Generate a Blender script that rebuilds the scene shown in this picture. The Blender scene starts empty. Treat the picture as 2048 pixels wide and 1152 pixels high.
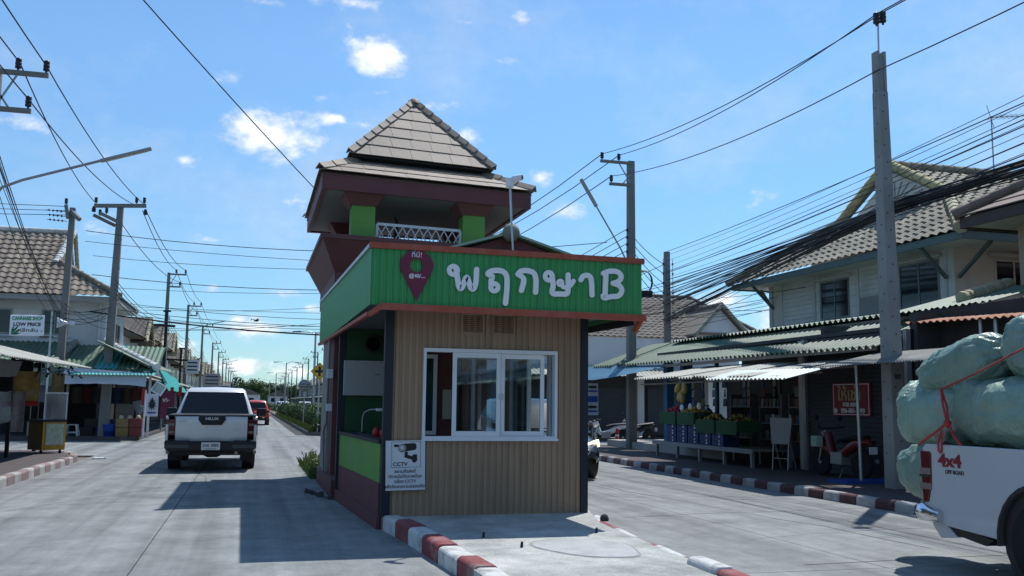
import bpy, bmesh, math, random
from mathutils import Vector, Matrix
D = bpy.data; S = bpy.context.scene; COL = S.collection
R = math.radians
rnd = random.Random(11)

# ---------------------------------------------------------------- camera
YAW, PITCH, ROLL = R(15.233), R(6.97), 0.012
def _cam_matrix():
    f = Vector((math.sin(YAW)*math.cos(PITCH), math.cos(YAW)*math.cos(PITCH), math.sin(PITCH)))
    r0 = Vector((math.cos(YAW), -math.sin(YAW), 0)); u0 = r0.cross(f)
    r = r0*math.cos(ROLL) + u0*math.sin(ROLL); u = -r0*math.sin(ROLL) + u0*math.cos(ROLL)
    m = Matrix.Identity(4)
    for i in range(3): m[i][0], m[i][1], m[i][2] = r[i], u[i], -f[i]
    m[0][3], m[1][3], m[2][3] = 0, 0, 1.5
    return m
CM = _cam_matrix()
cam = D.cameras.new('camera'); cam.sensor_width = 36; cam.lens = 33.4
cam.clip_start = 0.1; cam.clip_end = 6000
camo = D.objects.new('camera', cam); COL.objects.link(camo); camo.matrix_world = CM; S.camera = camo

# ---------------------------------------------------------------- exposure, sun, sky
S.view_settings.view_transform = 'Standard'; S.view_settings.look = 'None'
S.view_settings.exposure = 0.14; S.view_settings.gamma = 1
SUN_EL, SUN_AZ = R(60), R(42)              # azimuth from +Y towards +X
sun = D.lights.new('sun', 'SUN'); sun.energy = 4.3; sun.angle = R(0.5); sun.color = (1.0, 0.98, 0.945)
suno = D.objects.new('sun', sun); COL.objects.link(suno)
sd = Vector((math.sin(SUN_AZ)*math.cos(SUN_EL), math.cos(SUN_AZ)*math.cos(SUN_EL), math.sin(SUN_EL)))
suno.rotation_euler = sd.to_track_quat('Z', 'Y').to_euler()

W = D.worlds.new('World'); S.world = W; W.use_nodes = True
nt = W.node_tree; N = nt.nodes; L = nt.links
bg = N['Background']; bg.inputs['Strength'].default_value = 0.150
sky = N.new('ShaderNodeTexSky'); sky.sky_type = 'NISHITA'; sky.sun_disc = False
sky.sun_elevation = SUN_EL; sky.sun_rotation = SUN_AZ
sky.air_density = 1.0; sky.dust_density = 0.05; sky.ozone_density = 2.0
def wm(op, a, b=None, c=None):
    n = N.new('ShaderNodeMath'); n.operation = op
    for i, x in enumerate((a, b, c)):
        if x is None: continue
        if isinstance(x, (int, float)): n.inputs[i].default_value = x
        else: L.new(x, n.inputs[i])
    return n.outputs[0]
tc = N.new('ShaderNodeTexCoord'); DIR = tc.outputs['Generated']
def wnoise(scale, det, off=(0, 0, 0), rough=.55):
    mp = N.new('ShaderNodeMapping'); L.new(DIR, mp.inputs[0]); mp.inputs['Location'].default_value = off
    mp.inputs['Scale'].default_value = (scale, scale, scale*1.5)
    n = N.new('ShaderNodeTexNoise'); n.inputs['Scale'].default_value = 1; n.inputs['Detail'].default_value = det
    n.inputs['Roughness'].default_value = rough; L.new(mp.outputs[0], n.inputs['Vector']); return n.outputs['Fac']
n1 = wnoise(26, 8, (3, 1, 2), .6); n2 = wnoise(9, 5, (1, 7, 2), .5); n3 = wnoise(60, 6, (4, 4, 1))
def wdir(u, v):                                # direction of a cloud in the sky
    d = CM.to_3x3() @ Vector((u-1024, 576-v, -1900)); return d.normalized()
CLOUDS = [(545,268,112,62,1),(762,112,76,46,1),(664,236,40,22,.8),(366,318,40,20,.6),(755,188,50,14,.4),(642,195,20,10,.5),
          (505,658,80,30,.95),(560,585,60,12,.5),(1080,358,34,26,.6),(1440,602,66,30,.8),(945,275,40,24,.55),(424,574,26,12,.6),
          (1042,38,22,18,.45),(935,45,28,9,.4),(485,733,80,22,.9),(592,742,70,22,.85),(540,4,60,12,.4),(700,6,80,20,.5),
          (200,440,80,36,.35),(1545,645,60,40,.7),(590,402,50,24,.3),(1290,610,120,30,.5),(480,640,30,14,.8),(330,700,80,30,.6),(700,330,60,26,.5),(890,210,50,20,.4),(430,480,70,18,.4),(1130,420,60,26,.45),(60,250,90,30,.3),(1000,120,60,18,.3),(650,620,50,16,.5),
          (980,345,60,18,.4),(150,560,60,30,.3),(740,250,70,16,.45)]
mask = None
for (u, v, ru, rv, k) in CLOUDS:
    c = wdir(u, v); e = Vector((c.y, -c.x, 0)).normalized(); t = e.cross(c)
    def dot(vec, s):
        n = N.new('ShaderNodeVectorMath'); n.operation = 'DOT_PRODUCT'; L.new(DIR, n.inputs[0]); n.inputs[1].default_value = vec*s
        return n.outputs['Value']
    a = dot(e, 1900/ru); b = wm('SUBTRACT', dot(t, 1900/rv), c.dot(t)*1900/rv)
    front = dot(c, 1)
    d2 = wm('SQRT', wm('ADD', wm('MULTIPLY', a, a), wm('MULTIPLY', b, b)))
    m = wm('MULTIPLY', wm('MAXIMUM', wm('SUBTRACT', 1.12, d2), 0), k)
    m = wm('MULTIPLY', m, wm('GREATER_THAN', front, 0))
    mask = m if mask is None else wm('MAXIMUM', mask, m)
gen = wm('MULTIPLY', wm('MAXIMUM', wm('SUBTRACT', n2, .60), 0), 1.7)      # the same fair-weather clouds, thinly, all round
mask = wm('MAXIMUM', mask, gen)
dens = wm('MULTIPLY_ADD', wm('SUBTRACT', n1, .5), 2.3, wm('MULTIPLY_ADD', wm('SUBTRACT', n3, .5), .9, wm('MULTIPLY', mask, 1.35)))
ss = N.new('ShaderNodeMapRange'); ss.interpolation_type = 'SMOOTHSTEP'
L.new(dens, ss.inputs['Value']); ss.inputs['From Min'].default_value = .12; ss.inputs['From Max'].default_value = 1.25
cl = wm('MULTIPLY', ss.outputs[0], wm('MINIMUM', wm('MULTIPLY', mask, 5), .95))
tint = N.new('ShaderNodeMix'); tint.data_type = 'RGBA'; tint.blend_type = 'MULTIPLY'; tint.inputs[0].default_value = 1
L.new(sky.outputs[0], tint.inputs[6]); tint.inputs[7].default_value = (.69, .89, 1.0, 1)
sx_ = N.new('ShaderNodeSeparateXYZ'); L.new(DIR, sx_.inputs[0]); hz_ = N.new('ShaderNodeMapRange'); L.new(sx_.outputs[2], hz_.inputs['Value']); hz_.inputs['From Min'].default_value = -.02; hz_.inputs['From Max'].default_value = .34
hm = N.new('ShaderNodeMix'); hm.data_type = 'RGBA'; L.new(hz_.outputs[0], hm.inputs[0]); hm.inputs[6].default_value = (.50, .60, .68, 1); hm.inputs[7].default_value = (1.02, 1.02, 1.0, 1)
ht = N.new('ShaderNodeMix'); ht.data_type = 'RGBA'; ht.blend_type = 'MULTIPLY'; ht.inputs[0].default_value = 1; L.new(tint.outputs[2], ht.inputs[6]); L.new(hm.outputs[2], ht.inputs[7])
shade = wm('MULTIPLY_ADD', n3, 3.0, wm('MULTIPLY_ADD', ss.outputs[0], 1.9, 3.5))
ccol = N.new('ShaderNodeCombineColor'); L.new(wm('MULTIPLY', shade, .95), ccol.inputs[0]); L.new(shade, ccol.inputs[1]); L.new(wm('MULTIPLY', shade, 1.05), ccol.inputs[2])
cir = N.new('ShaderNodeMapRange'); L.new(wnoise(5, 8, (2, 5, 9), .62), cir.inputs['Value']); cir.inputs['From Min'].default_value = .46; cir.inputs['From Max'].default_value = .80; cir.inputs['To Max'].default_value = .40
cl = wm('MAXIMUM', cl, cir.outputs[0])                  # thin high veil over the whole sky
mx = N.new('ShaderNodeMix'); mx.data_type = 'RGBA'; L.new(cl, mx.inputs[0]); L.new(ht.outputs[2], mx.inputs[6]); L.new(ccol.outputs[0], mx.inputs[7])
L.new(mx.outputs[2], bg.inputs['Color'])

# ---------------------------------------------------------------- materials
MATS = {}
def mat(name, col, rough=.7, metal=0., var=.12, vs=3., bump=.0, bs=40., rand=0., grain=0., dirt=None, damt=.3, dsc=1.2, coat=0., spec=.4, stretch=None, trans=0., emit=None):
    if name in MATS: return MATS[name]
    m = D.materials.new(name); m.use_nodes = True; t = m.node_tree; n = t.nodes; l = t.links; p = n['Principled BSDF']
    p.inputs['Roughness'].default_value = rough; p.inputs['Metallic'].default_value = metal
    p.inputs['Specular IOR Level'].default_value = spec; p.inputs['Coat Weight'].default_value = coat
    p.inputs['Coat Roughness'].default_value = .06
    geo = n.new('ShaderNodeNewGeometry'); vec = geo.outputs['Position']
    if stretch:
        mp = n.new('ShaderNodeMapping'); l.new(vec, mp.inputs[0]); mp.inputs['Scale'].default_value = stretch; vec = mp.outputs[0]
    def noise(s, det=5):
        q = n.new('ShaderNodeTexNoise'); q.inputs['Scale'].default_value = s; q.inputs['Detail'].default_value = det; q.inputs['Roughness'].default_value = .62
        l.new(vec, q.inputs['Vector']); return q.outputs['Fac']
    def mth(op, a, b, c=None):
        q = n.new('ShaderNodeMath'); q.operation = op
        for i, x in enumerate((a, b, c)):
            if x is None: continue
            if isinstance(x, (int, float)): q.inputs[i].default_value = x
            else: l.new(x, q.inputs[i])
        return q.outputs[0]
    fac = mth('MULTIPLY_ADD', mth('SUBTRACT', noise(vs), .5), var*4, 1.0)
    if grain: fac = mth('MULTIPLY', fac, mth('MULTIPLY_ADD', mth('SUBTRACT', noise(95, 3), .5), grain*4, 1.0))
    if rand:
        oi = n.new('ShaderNodeObjectInfo')
        fac = mth('MULTIPLY', fac, mth('MULTIPLY_ADD', oi.outputs['Random'], rand, 1-rand/2))
    vm = n.new('ShaderNodeVectorMath'); vm.operation = 'SCALE'; vm.inputs[0].default_value = col[:3]; l.new(fac, vm.inputs['Scale'])
    out = vm.outputs[0]
    if dirt:
        mr = n.new('ShaderNodeMapRange'); l.new(noise(dsc, 8), mr.inputs['Value']); mr.inputs['From Min'].default_value = .48; mr.inputs['From Max'].default_value = .72
        mr.inputs['To Max'].default_value = damt
        mi = n.new('ShaderNodeMix'); mi.data_type = 'RGBA'; l.new(mr.outputs[0], mi.inputs[0]); l.new(out, mi.inputs[6]); mi.inputs[7].default_value = (*dirt, 1)
        out = mi.outputs[2]
    l.new(out, p.inputs['Base Color'])
    if bump:
        b = n.new('ShaderNodeBump'); b.inputs['Strength'].default_value = bump; b.inputs['Distance'].default_value = .02
        l.new(noise(bs, 6), b.inputs['Height']); l.new(b.outputs[0], p.inputs['Normal'])
    if emit:
        p.inputs['Emission Color'].default_value = (*emit[:3], 1); p.inputs['Emission Strength'].default_value = emit[3]
    if trans:
        tr = n.new('ShaderNodeBsdfTranslucent'); l.new(out, tr.inputs[0]); mxs = n.new('ShaderNodeMixShader'); mxs.inputs[0].default_value = trans
        l.new(p.outputs[0], mxs.inputs[1]); l.new(tr.outputs[0], mxs.inputs[2]); l.new(mxs.outputs[0], n['Material Output'].inputs[0])
    MATS[name] = m; return m
def glass(name, tint_, refl=.12, rough=.02):
    if name in MATS: return MATS[name]
    m = D.materials.new(name); m.use_nodes = True; t = m.node_tree; n = t.nodes; l = t.links; n.remove(n['Principled BSDF'])
    tr = n.new('ShaderNodeBsdfTransparent'); tr.inputs[0].default_value = (*tint_, 1)
    gl = n.new('ShaderNodeBsdfGlossy'); gl.inputs['Roughness'].default_value = rough; gl.inputs[0].default_value = (.9, .95, 1, 1)
    fr = n.new('ShaderNodeFresnel'); fr.inputs[0].default_value = 1.5
    ad = n.new('ShaderNodeMath'); ad.operation = 'MULTIPLY_ADD'; l.new(fr.outputs[0], ad.inputs[0]); ad.inputs[1].default_value = 1.0; ad.inputs[2].default_value = refl-.04
    mx = n.new('ShaderNodeMixShader'); l.new(ad.outputs[0], mx.inputs[0]); l.new(tr.outputs[0], mx.inputs[1]); l.new(gl.outputs[0], mx.inputs[2])
    l.new(mx.outputs[0], n['Material Output'].inputs[0]); MATS[name] = m; return m

def worn_concrete(name, col, mott=.5, track=.35):
    """Concrete carriageway: grit, mottling, tyre-polished tracks along the lane, oil stains."""
    m = D.materials.new(name); m.use_nodes = True; t = m.node_tree; n = t.nodes; l = t.links; p = n['Principled BSDF']; p.inputs['Roughness'].default_value = .82; p.inputs['Specular IOR Level'].default_value = .35
    geo = n.new('ShaderNodeNewGeometry')
    def noise(sc, vec=(1,1,1), det=6, rough=.6):
        mp = n.new('ShaderNodeMapping'); l.new(geo.outputs['Position'], mp.inputs[0]); mp.inputs['Scale'].default_value = vec
        q = n.new('ShaderNodeTexNoise'); q.inputs['Scale'].default_value = sc; q.inputs['Detail'].default_value = det; q.inputs['Roughness'].default_value = rough; l.new(mp.outputs[0], q.inputs['Vector']); return q.outputs['Fac']
    def rng(x, a, b, c, d):
        q = n.new('ShaderNodeMapRange'); l.new(x, q.inputs['Value'])
        for k, v_ in zip(('From Min','From Max','To Min','To Max'), (a,b,c,d)): q.inputs[k].default_value = v_
        return q.outputs[0]
    def mul(a, b):
        q = n.new('ShaderNodeMath'); q.operation = 'MULTIPLY'; l.new(a, q.inputs[0]); l.new(b, q.inputs[1]); return q.outputs[0]
    grit = rng(noise(70, det=4, rough=.75), .3, .7, .66, 1.36)
    f = mul(grit, rng(noise(1.6), .3, .7, 1-mott*.45, 1+mott*.35)); f = mul(f, rng(noise(6), .35, .7, .90, 1.10))
    f = mul(f, rng(noise(1.0, (2.2,.05,1), 5), .40, .68, 1.08, 1-track)); f = mul(f, rng(noise(.42, det=8, rough=.7), .55, .68, 1.0, .66)); f = mul(f, rng(noise(2.4, det=3), .68, .76, 1.0, .62))
    oi = n.new('ShaderNodeObjectInfo'); f = mul(f, rng(oi.outputs['Random'], 0, 1, .92, 1.07))
    v_ = n.new('ShaderNodeVectorMath'); v_.operation = 'SCALE'; v_.inputs[0].default_value = col; l.new(f, v_.inputs['Scale']); l.new(v_.outputs[0], p.inputs['Base Color'])
    b = n.new('ShaderNodeBump'); b.inputs['Strength'].default_value = .5; b.inputs['Distance'].default_value = .012; l.new(noise(60, det=5, rough=.7), b.inputs['Height']); l.new(b.outputs[0], p.inputs['Normal'])
    MATS[name] = m; return m
M_conc  = worn_concrete('road_concrete', (.222,.234,.230))
M_patch = mat('cement_patch', (.40,.41,.41), .85, var=.12, vs=6, bump=.3, bs=60, grain=.15, dirt=(.25,.25,.24), damt=.7, dsc=3.2)
M_isl   = worn_concrete('island_concrete', (.40,.41,.385), .75, .12)
M_joint = mat('joint_filler', (.05,.05,.05), .9, var=.2)
M_pave  = mat('pavement_brick_red', (.085,.072,.072), .9, var=.16, vs=3, bump=.3, bs=40, dirt=(.08,.075,.07), damt=.7, dsc=1.1)
M_earth = mat('earth', (.16,.14,.11), .95, var=.2, vs=.5, bump=.4, bs=12)
M_kred  = mat('kerb_red_paint', (.23,.048,.052), .75, var=.25, vs=9, bump=.6, bs=28, rand=.25, dirt=(.24,.19,.18), damt=.95, dsc=4)
M_kwht  = mat('kerb_white_paint', (.58,.58,.56), .75, var=.16, vs=9, bump=.6, bs=28, rand=.15, dirt=(.17,.16,.15), damt=.75, dsc=5)
M_kredo = mat('kerb_faded_red', (.25,.175,.165), .85, var=.2, vs=6, bump=.4, bs=35, rand=.25, dirt=(.2,.18,.17), damt=.7, dsc=3)
M_kwhto = mat('kerb_faded_white', (.40,.385,.37), .85, var=.15, vs=6, bump=.4, bs=35, rand=.25, dirt=(.2,.18,.17), damt=.7, dsc=3)
M_clad  = mat('tan_cladding', (.34,.23,.145), .5, var=.12, vs=1.5, dirt=(.19,.135,.095), damt=.55, dsc=1.2, stretch=(5,5,.4))
M_green = mat('green_sheet', (.048,.300,.085), .38, var=.12, vs=1.2, dirt=(.045,.15,.085), damt=.6, dsc=1.2, stretch=(6,6,.5))
M_lime  = mat('lime_paint', (.125,.30,.06), .6, var=.07, vs=2, dirt=(.10,.2,.05), damt=.35)
M_maro  = mat('maroon_paint', (.13,.042,.045), .6, var=.10, vs=3, dirt=(.07,.035,.035), damt=.4)
M_trim  = mat('red_trim', (.36,.075,.04), .55, var=.12, vs=6, dirt=(.3,.16,.12), damt=.4, dsc=6)
M_navy  = mat('dark_post', (.012,.017,.028), .5, var=.1)
M_white = mat('white_alu', (.72,.74,.76), .4, var=.04)
M_lett  = mat('sign_white', (.82,.83,.85), .4, var=.02)
M_pin   = mat('pin_maroon', (.16,.016,.045), .5, var=.05)
M_black = mat('black_plastic', (.015,.015,.017), .5, var=.1)
M_grey  = mat('grey_metal', (.30,.31,.32), .45, .4, var=.08)
M_steel = mat('galvanised_steel', (.48,.50,.51), .4, .6, var=.1)
M_rtile = mat('grey_shingle', (.225,.178,.138), .65, var=.09, vs=4, bump=.2, bs=60, rand=.34, grain=.08, dirt=(.14,.12,.10), damt=.45, dsc=3)
M_pole  = mat('pole_concrete', (.19,.187,.175), .85, var=.12, vs=1.5, bump=.2, bs=30, grain=.06, dirt=(.15,.15,.145), damt=.5, dsc=.9)
M_polep = mat('pole_concrete_pale', (.28,.285,.28), .85, var=.12, vs=1.5, bump=.2, bs=30, grain=.06, dirt=(.16,.16,.155), damt=.5, dsc=.9)
M_ins   = mat('insulator_brown', (.02,.018,.02), .35, var=.1)
M_wire  = mat('cable_black', (.012,.012,.014), .6, var=.05)
M_wall  = mat('cream_wall', (.66,.64,.60), .8, var=.06, vs=1.2, dirt=(.28,.26,.23), damt=.55, dsc=.8, stretch=(1,1,.4))
M_wallw = mat('white_wall', (.60,.61,.62), .8, var=.06, vs=1.2, dirt=(.33,.32,.31), damt=.55, dsc=.7, stretch=(1,1,.4))
M_board = mat('board_wall', (.66,.66,.64), .75, var=.07, vs=1.5, rand=.08, dirt=(.3,.29,.27), damt=.4, dsc=1.1)
M_teal  = mat('teal_fascia', (.11,.155,.155), .65, var=.1)
M_tileG = mat('olive_tile', (.285,.265,.20), .8, var=.14, vs=3, bump=.3, bs=40, rand=.28, dirt=(.09,.085,.065), damt=.8, dsc=1.3)
M_tileB = mat('brown_tile', (.23,.185,.145), .8, var=.15, vs=3, bump=.3, bs=40, rand=.5, dirt=(.40,.36,.24), damt=.55, dsc=1.0)
M_tileM = mat('mid_tile', (.155,.135,.115), .85, var=.12, vs=3, bump=.3, bs=40, rand=.3, dirt=(.08,.075,.07), damt=.5, dsc=1.0)
M_ridge = mat('ridge_tile', (.42,.38,.26), .8, var=.15, vs=5, bump=.3, bs=40, rand=.3, dirt=(.2,.18,.14), damt=.6, dsc=3)
M_ridgw = mat('ridge_white', (.62,.62,.60), .8, var=.14, vs=5, bump=.3, bs=40, rand=.3, dirt=(.3,.29,.26), damt=.6, dsc=3)
M_corg  = mat('corrugated_green', (.085,.16,.105), .6, var=.22, vs=2.5, rand=.3, dirt=(.16,.16,.13), damt=.75, dsc=.9, bump=.2, bs=30)
M_corw  = mat('corrugated_white', (.34,.345,.30), .65, var=.18, vs=3, rand=.2, dirt=(.26,.24,.19), damt=.75, dsc=1.6)
M_cort  = mat('corrugated_turquoise', (.10,.45,.42), .5, var=.08, vs=3, rand=.12, trans=.25)
M_corgr = mat('corrugated_grey', (.22,.225,.21), .8, var=.2, vs=4, rand=.15, dirt=(.1,.1,.09), damt=.7, dsc=1.6)
M_rust  = mat('rusty_sheet', (.33,.14,.075), .8, .2, var=.2, vs=3, dirt=(.55,.5,.45), damt=.6, dsc=2)
M_gcar  = glass('window_glass', (.86,.92,.92), .15)
M_gdark = mat('dark_glass', (.010,.014,.018), .07, var=.05, spec=.5)
M_gteal = mat('teal_glass', (.012,.04,.045), .1, var=.2, spec=.7)
M_shut  = mat('shutter_grey', (.055,.06,.07), .6, .2, var=.1)
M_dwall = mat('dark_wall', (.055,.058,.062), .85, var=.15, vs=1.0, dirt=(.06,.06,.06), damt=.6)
M_wood  = mat('weathered_wood', (.22,.19,.16), .8, var=.2, vs=5, bump=.3, bs=40, stretch=(4,.6,4))
M_tarpG = mat('tarp_green', (.11,.15,.12), .7, var=.1, trans=.15)
M_tarpW = mat('tarp_white', (.60,.63,.68), .6, var=.06, trans=.25)
M_tarpT = mat('tarp_turquoise', (.03,.40,.34), .55, var=.06, trans=.3)
M_tarpB = mat('tarp_blue', (.085,.22,.33), .55, var=.1, trans=.25)
M_yell  = mat('yellow_paint', (.50,.30,.03), .6, var=.12, vs=5, dirt=(.2,.13,.04), damt=.5, dsc=4)
M_red   = mat('red_plastic', (.40,.02,.02), .5, var=.08)
M_blue  = mat('blue_plastic', (.02,.07,.33), .5, var=.08)
M_carw  = mat('car_white', (.70,.71,.72), .22, var=.01, coat=.7)
M_carr  = mat('car_red', (.52,.055,.03), .25, var=.01, coat=.7)
M_card  = mat('car_graphite', (.035,.042,.055), .22, .3, var=.02, coat=.8)
M_cars  = mat('car_silver', (.45,.47,.49), .25, .5, var=.02, coat=.7)
M_tyre  = mat('tyre_rubber', (.014,.014,.015), .85, var=.1)
M_rim   = mat('rim_alloy', (.35,.36,.37), .35, .8, var=.05)
M_chrome= mat('chrome', (.62,.64,.66), .12, 1., var=.02)
M_tail  = mat('tail_lamp_red', (.085,.006,.010), .15, var=.05, coat=.5)
M_lens  = mat('lamp_clear', (.22,.16,.16), .15, var=.1, coat=.5)
M_head  = mat('lit_headlamp', (.9,.85,.7), .2, var=.02, emit=(1,.82,.5,2.5))
M_plate = mat('plate_white', (.70,.71,.71), .5, var=.03)
def sack_cloth(name, col):
    """Woven plastic sacking: sharp little creases, grubby patches, a slight sheen."""
    m = D.materials.new(name); m.use_nodes = True; t = m.node_tree; n = t.nodes; l = t.links; p = n['Principled BSDF']; p.inputs['Roughness'].default_value = .38
    tc_ = n.new('ShaderNodeTexCoord'); oi = n.new('ShaderNodeObjectInfo'); ad = n.new('ShaderNodeVectorMath'); l.new(tc_.outputs['Object'], ad.inputs[0]); l.new(oi.outputs['Location'], ad.inputs[1])
    def noise(sc, vec=(1,1,1), det=4, dist=0.):
        mp = n.new('ShaderNodeMapping'); l.new(ad.outputs[0], mp.inputs[0]); mp.inputs['Scale'].default_value = vec
        q = n.new('ShaderNodeTexNoise'); q.inputs['Scale'].default_value = sc; q.inputs['Detail'].default_value = det; q.inputs['Distortion'].default_value = dist; l.new(mp.outputs[0], q.inputs['Vector']); return q.outputs['Fac']
    def mth(op, a, b=None):
        q = n.new('ShaderNodeMath'); q.operation = op
        for i_, x in enumerate((a, b)):
            if x is None: continue
            if isinstance(x, (int, float)): q.inputs[i_].default_value = x
            else: l.new(x, q.inputs[i_])
        return q.outputs[0]
    def crease(x): return mth('POWER', mth('SUBTRACT', 1.0, mth('MINIMUM', mth('MULTIPLY', mth('ABSOLUTE', mth('SUBTRACT', x, .5)), 7), 1.0)), 2.0)
    h = mth('ADD', mth('MULTIPLY', crease(noise(3.0, (1,.45,1), 2, .5)), 1.0), mth('ADD', mth('MULTIPLY', crease(noise(7, (.5,1.2,1), 2, .7)), .40), mth('MULTIPLY', noise(60, (1,1,1), 2), .12)))
    b = n.new('ShaderNodeBump'); b.inputs['Strength'].default_value = .42; b.inputs['Distance'].default_value = .035; l.new(h, b.inputs['Height']); l.new(b.outputs[0], p.inputs['Normal'])
    f = mth('MULTIPLY', mth('ADD', mth('MULTIPLY', noise(3.2, det=6), .7), .65), mth('ADD', mth('MULTIPLY', oi.outputs['Random'], .22), .89))
    v_ = n.new('ShaderNodeVectorMath'); v_.operation = 'SCALE'; v_.inputs[0].default_value = col; l.new(f, v_.inputs['Scale']); l.new(v_.outputs[0], p.inputs['Base Color'])
    tr = n.new('ShaderNodeBsdfTranslucent'); l.new(v_.outputs[0], tr.inputs[0]); mxs = n.new('ShaderNodeMixShader'); mxs.inputs[0].default_value = .14
    l.new(p.outputs[0], mxs.inputs[1]); l.new(tr.outputs[0], mxs.inputs[2]); l.new(mxs.outputs[0], n['Material Output'].inputs[0]); MATS[name] = m; return m
M_sack  = sack_cloth('woven_sack_green', (.215,.325,.27))
M_rope  = mat('red_rope', (.42,.03,.035), .7, var=.15)
M_leafd = mat('leaf_dark', (.032,.072,.022), .55, var=.35, vs=2.2, trans=.25)
M_leafm = mat('leaf_mid', (.055,.11,.03), .55, var=.35, vs=2.2, trans=.25)
M_grass = mat('grass', (.085,.13,.035), .6, var=.35, vs=3, trans=.25)
M_bark  = mat('bark', (.11,.085,.065), .9, var=.2, bump=.4)
M_yband = mat('yellow_sign', (.68,.42,.02), .5, var=.05)
M_plast = glass('clear_plastic', (.62,.66,.68), .22, .22)
# ---------------------------------------------------------------- mesh helpers
class MB:
    """Collects faces; obj() links them as ONE mesh object."""
    def __init__(s): s.v = []; s.f = []; s.mi = []; s.sm = []; s.cur = 0
    def add(s, vs, fs, smooth=False):
        n = len(s.v); s.v += [tuple(x) for x in vs]
        for f in fs: s.f.append(tuple(i+n for i in f)); s.mi.append(s.cur); s.sm.append(smooth)
        return s
    def box(s, x0, x1, y0, y1, z0, z1):
        v = [(x, y, z) for z in (z0, z1) for y in (y0, y1) for x in (x0, x1)]
        return s.add(v, [(0,2,3,1),(4,5,7,6),(0,1,5,4),(2,6,7,3),(0,4,6,2),(1,3,7,5)])
    def hexa(s, b, t):                       # four bottom and four top corners, each counter-clockwise from above
        return s.add(list(b)+list(t), [(3,2,1,0),(4,5,6,7),(0,1,5,4),(1,2,6,5),(2,3,7,6),(3,0,4,7)])
    def bar(s, p, q, w, h, up=(0,0,1)):
        p, q = Vector(p), Vector(q); d = (q-p).normalized(); u = Vector(up)
        if abs(d.dot(u)) > .98: u = Vector((0,1,0))
        r = d.cross(u).normalized(); u = r.cross(d)
        c = [(-w/2,-h/2),(w/2,-h/2),(w/2,h/2),(-w/2,h/2)]
        v = [p+r*a+u*b for a, b in c]+[q+r*a+u*b for a, b in c]
        return s.add(v, [(0,1,2,3),(7,6,5,4),(0,4,5,1),(1,5,6,2),(2,6,7,3),(3,7,4,0)])
    def tube(s, pts, r, n=8, cap=True):
        pts = [Vector(p) for p in pts]; rs = r if isinstance(r, (list, tuple)) else [r]*len(pts); k = len(pts); vs = []
        ref = None
        for i, p in enumerate(pts):
            d = (pts[min(i+1, k-1)]-pts[max(i-1, 0)]).normalized()
            if ref is None: ref = Vector((0,0,1)) if abs(d.z) < .9 else Vector((0,1,0))
            a = d.cross(ref)
            if a.length < 1e-4: a = d.orthogonal()
            a.normalize(); b = a.cross(d); ref = b
            vs += [p+(a*math.cos(2*math.pi*j/n)+b*math.sin(2*math.pi*j/n))*rs[i] for j in range(n)]
        fs = [(i*n+j, i*n+(j+1) % n, (i+1)*n+(j+1) % n, (i+1)*n+j) for i in range(k-1) for j in range(n)]
        s.add(vs, fs, n > 4)
        if cap: s.add(vs[:n], [tuple(range(n))]); s.add(vs[-n:], [tuple(reversed(range(n)))])
        return s
    def lathe(s, prof, c=(0,0,0), n=16, axis='z', smooth=True):   # prof: (radius, height)
        vs = []
        for r, h in prof:
            for j in range(n):
                a = 2*math.pi*j/n; x, y = r*math.cos(a), r*math.sin(a)
                p = (x, y, h) if axis == 'z' else (h, x, y) if axis == 'x' else (y, h, x)
                vs.append((c[0]+p[0], c[1]+p[1], c[2]+p[2]))
        k = len(prof)
        fs = [(i*n+j, i*n+(j+1) % n, (i+1)*n+(j+1) % n, (i+1)*n+j) for i in range(k-1) for j in range(n)]
        s.add(vs, fs, smooth)
        if prof[0][0] > 1e-4: s.add(vs[:n], [tuple(reversed(range(n)))])
        if prof[-1][0] > 1e-4: s.add(vs[-n:], [tuple(range(n))])
        return s
    def prism(s, poly, a, b, axis='y'):       # polygon (u,w) pushed from a to b: 'y' (x,z) 'x' (y,z) 'z' (x,y)
        f = {'y': lambda u, w, t: (u, t, w), 'x': lambda u, w, t: (t, u, w), 'z': lambda u, w, t: (u, w, t)}[axis]
        n = len(poly); v = [f(u, w, a) for u, w in poly]+[f(u, w, b) for u, w in poly]
        return s.add(v, [tuple(range(n)), tuple(range(2*n-1, n-1, -1))]+[(i, i+n, (i+1) % n+n, (i+1) % n) for i in range(n)])
    def grid(s, rows, smooth=True, thick=0):
        nr, nc = len(rows), len(rows[0]); v = [Vector(p) for r in rows for p in r]
        fs = [(i*nc+j, i*nc+j+1, (i+1)*nc+j+1, (i+1)*nc+j) for i in range(nr-1) for j in range(nc-1)]
        s.add(v, fs, smooth)
        if thick:
            nrm = (v[1]-v[0]).cross(v[nc]-v[0]).normalized()*thick
            s.add([p-nrm for p in v], [tuple(reversed(f)) for f in fs], smooth)
            n0 = len(v); ed = [(j, j+1) for j in range(nc-1)]+[((nr-1)*nc+j+1, (nr-1)*nc+j) for j in range(nc-1)]
            ed += [((i+1)*nc, i*nc) for i in range(nr-1)]+[(i*nc+nc-1, (i+1)*nc+nc-1) for i in range(nr-1)]
            vv = v+[p-nrm for p in v]; s.add(vv, [(a, a+n0, b+n0, b) for a, b in ed])
        return s
    def corr(s, o, u, l, pitch=.177, amp=.022, thick=.006, nl=2, sag=0):   # corrugated sheet: u across the waves, l along them
        o, u, l = Vector(o), Vector(u), Vector(l); n = max(6, int(u.length/pitch*6)); nn = u.cross(l).normalized()
        if nn.z < 0: nn = -nn
        rows = [[o+u*(i/n)+l*(k/(nl-1))+nn*(amp*math.sin(2*math.pi*u.length*i/n/pitch)-sag*math.sin(math.pi*k/(nl-1))) for i in range(n+1)] for k in range(nl)]
        return s.grid(rows, True, thick)
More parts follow.
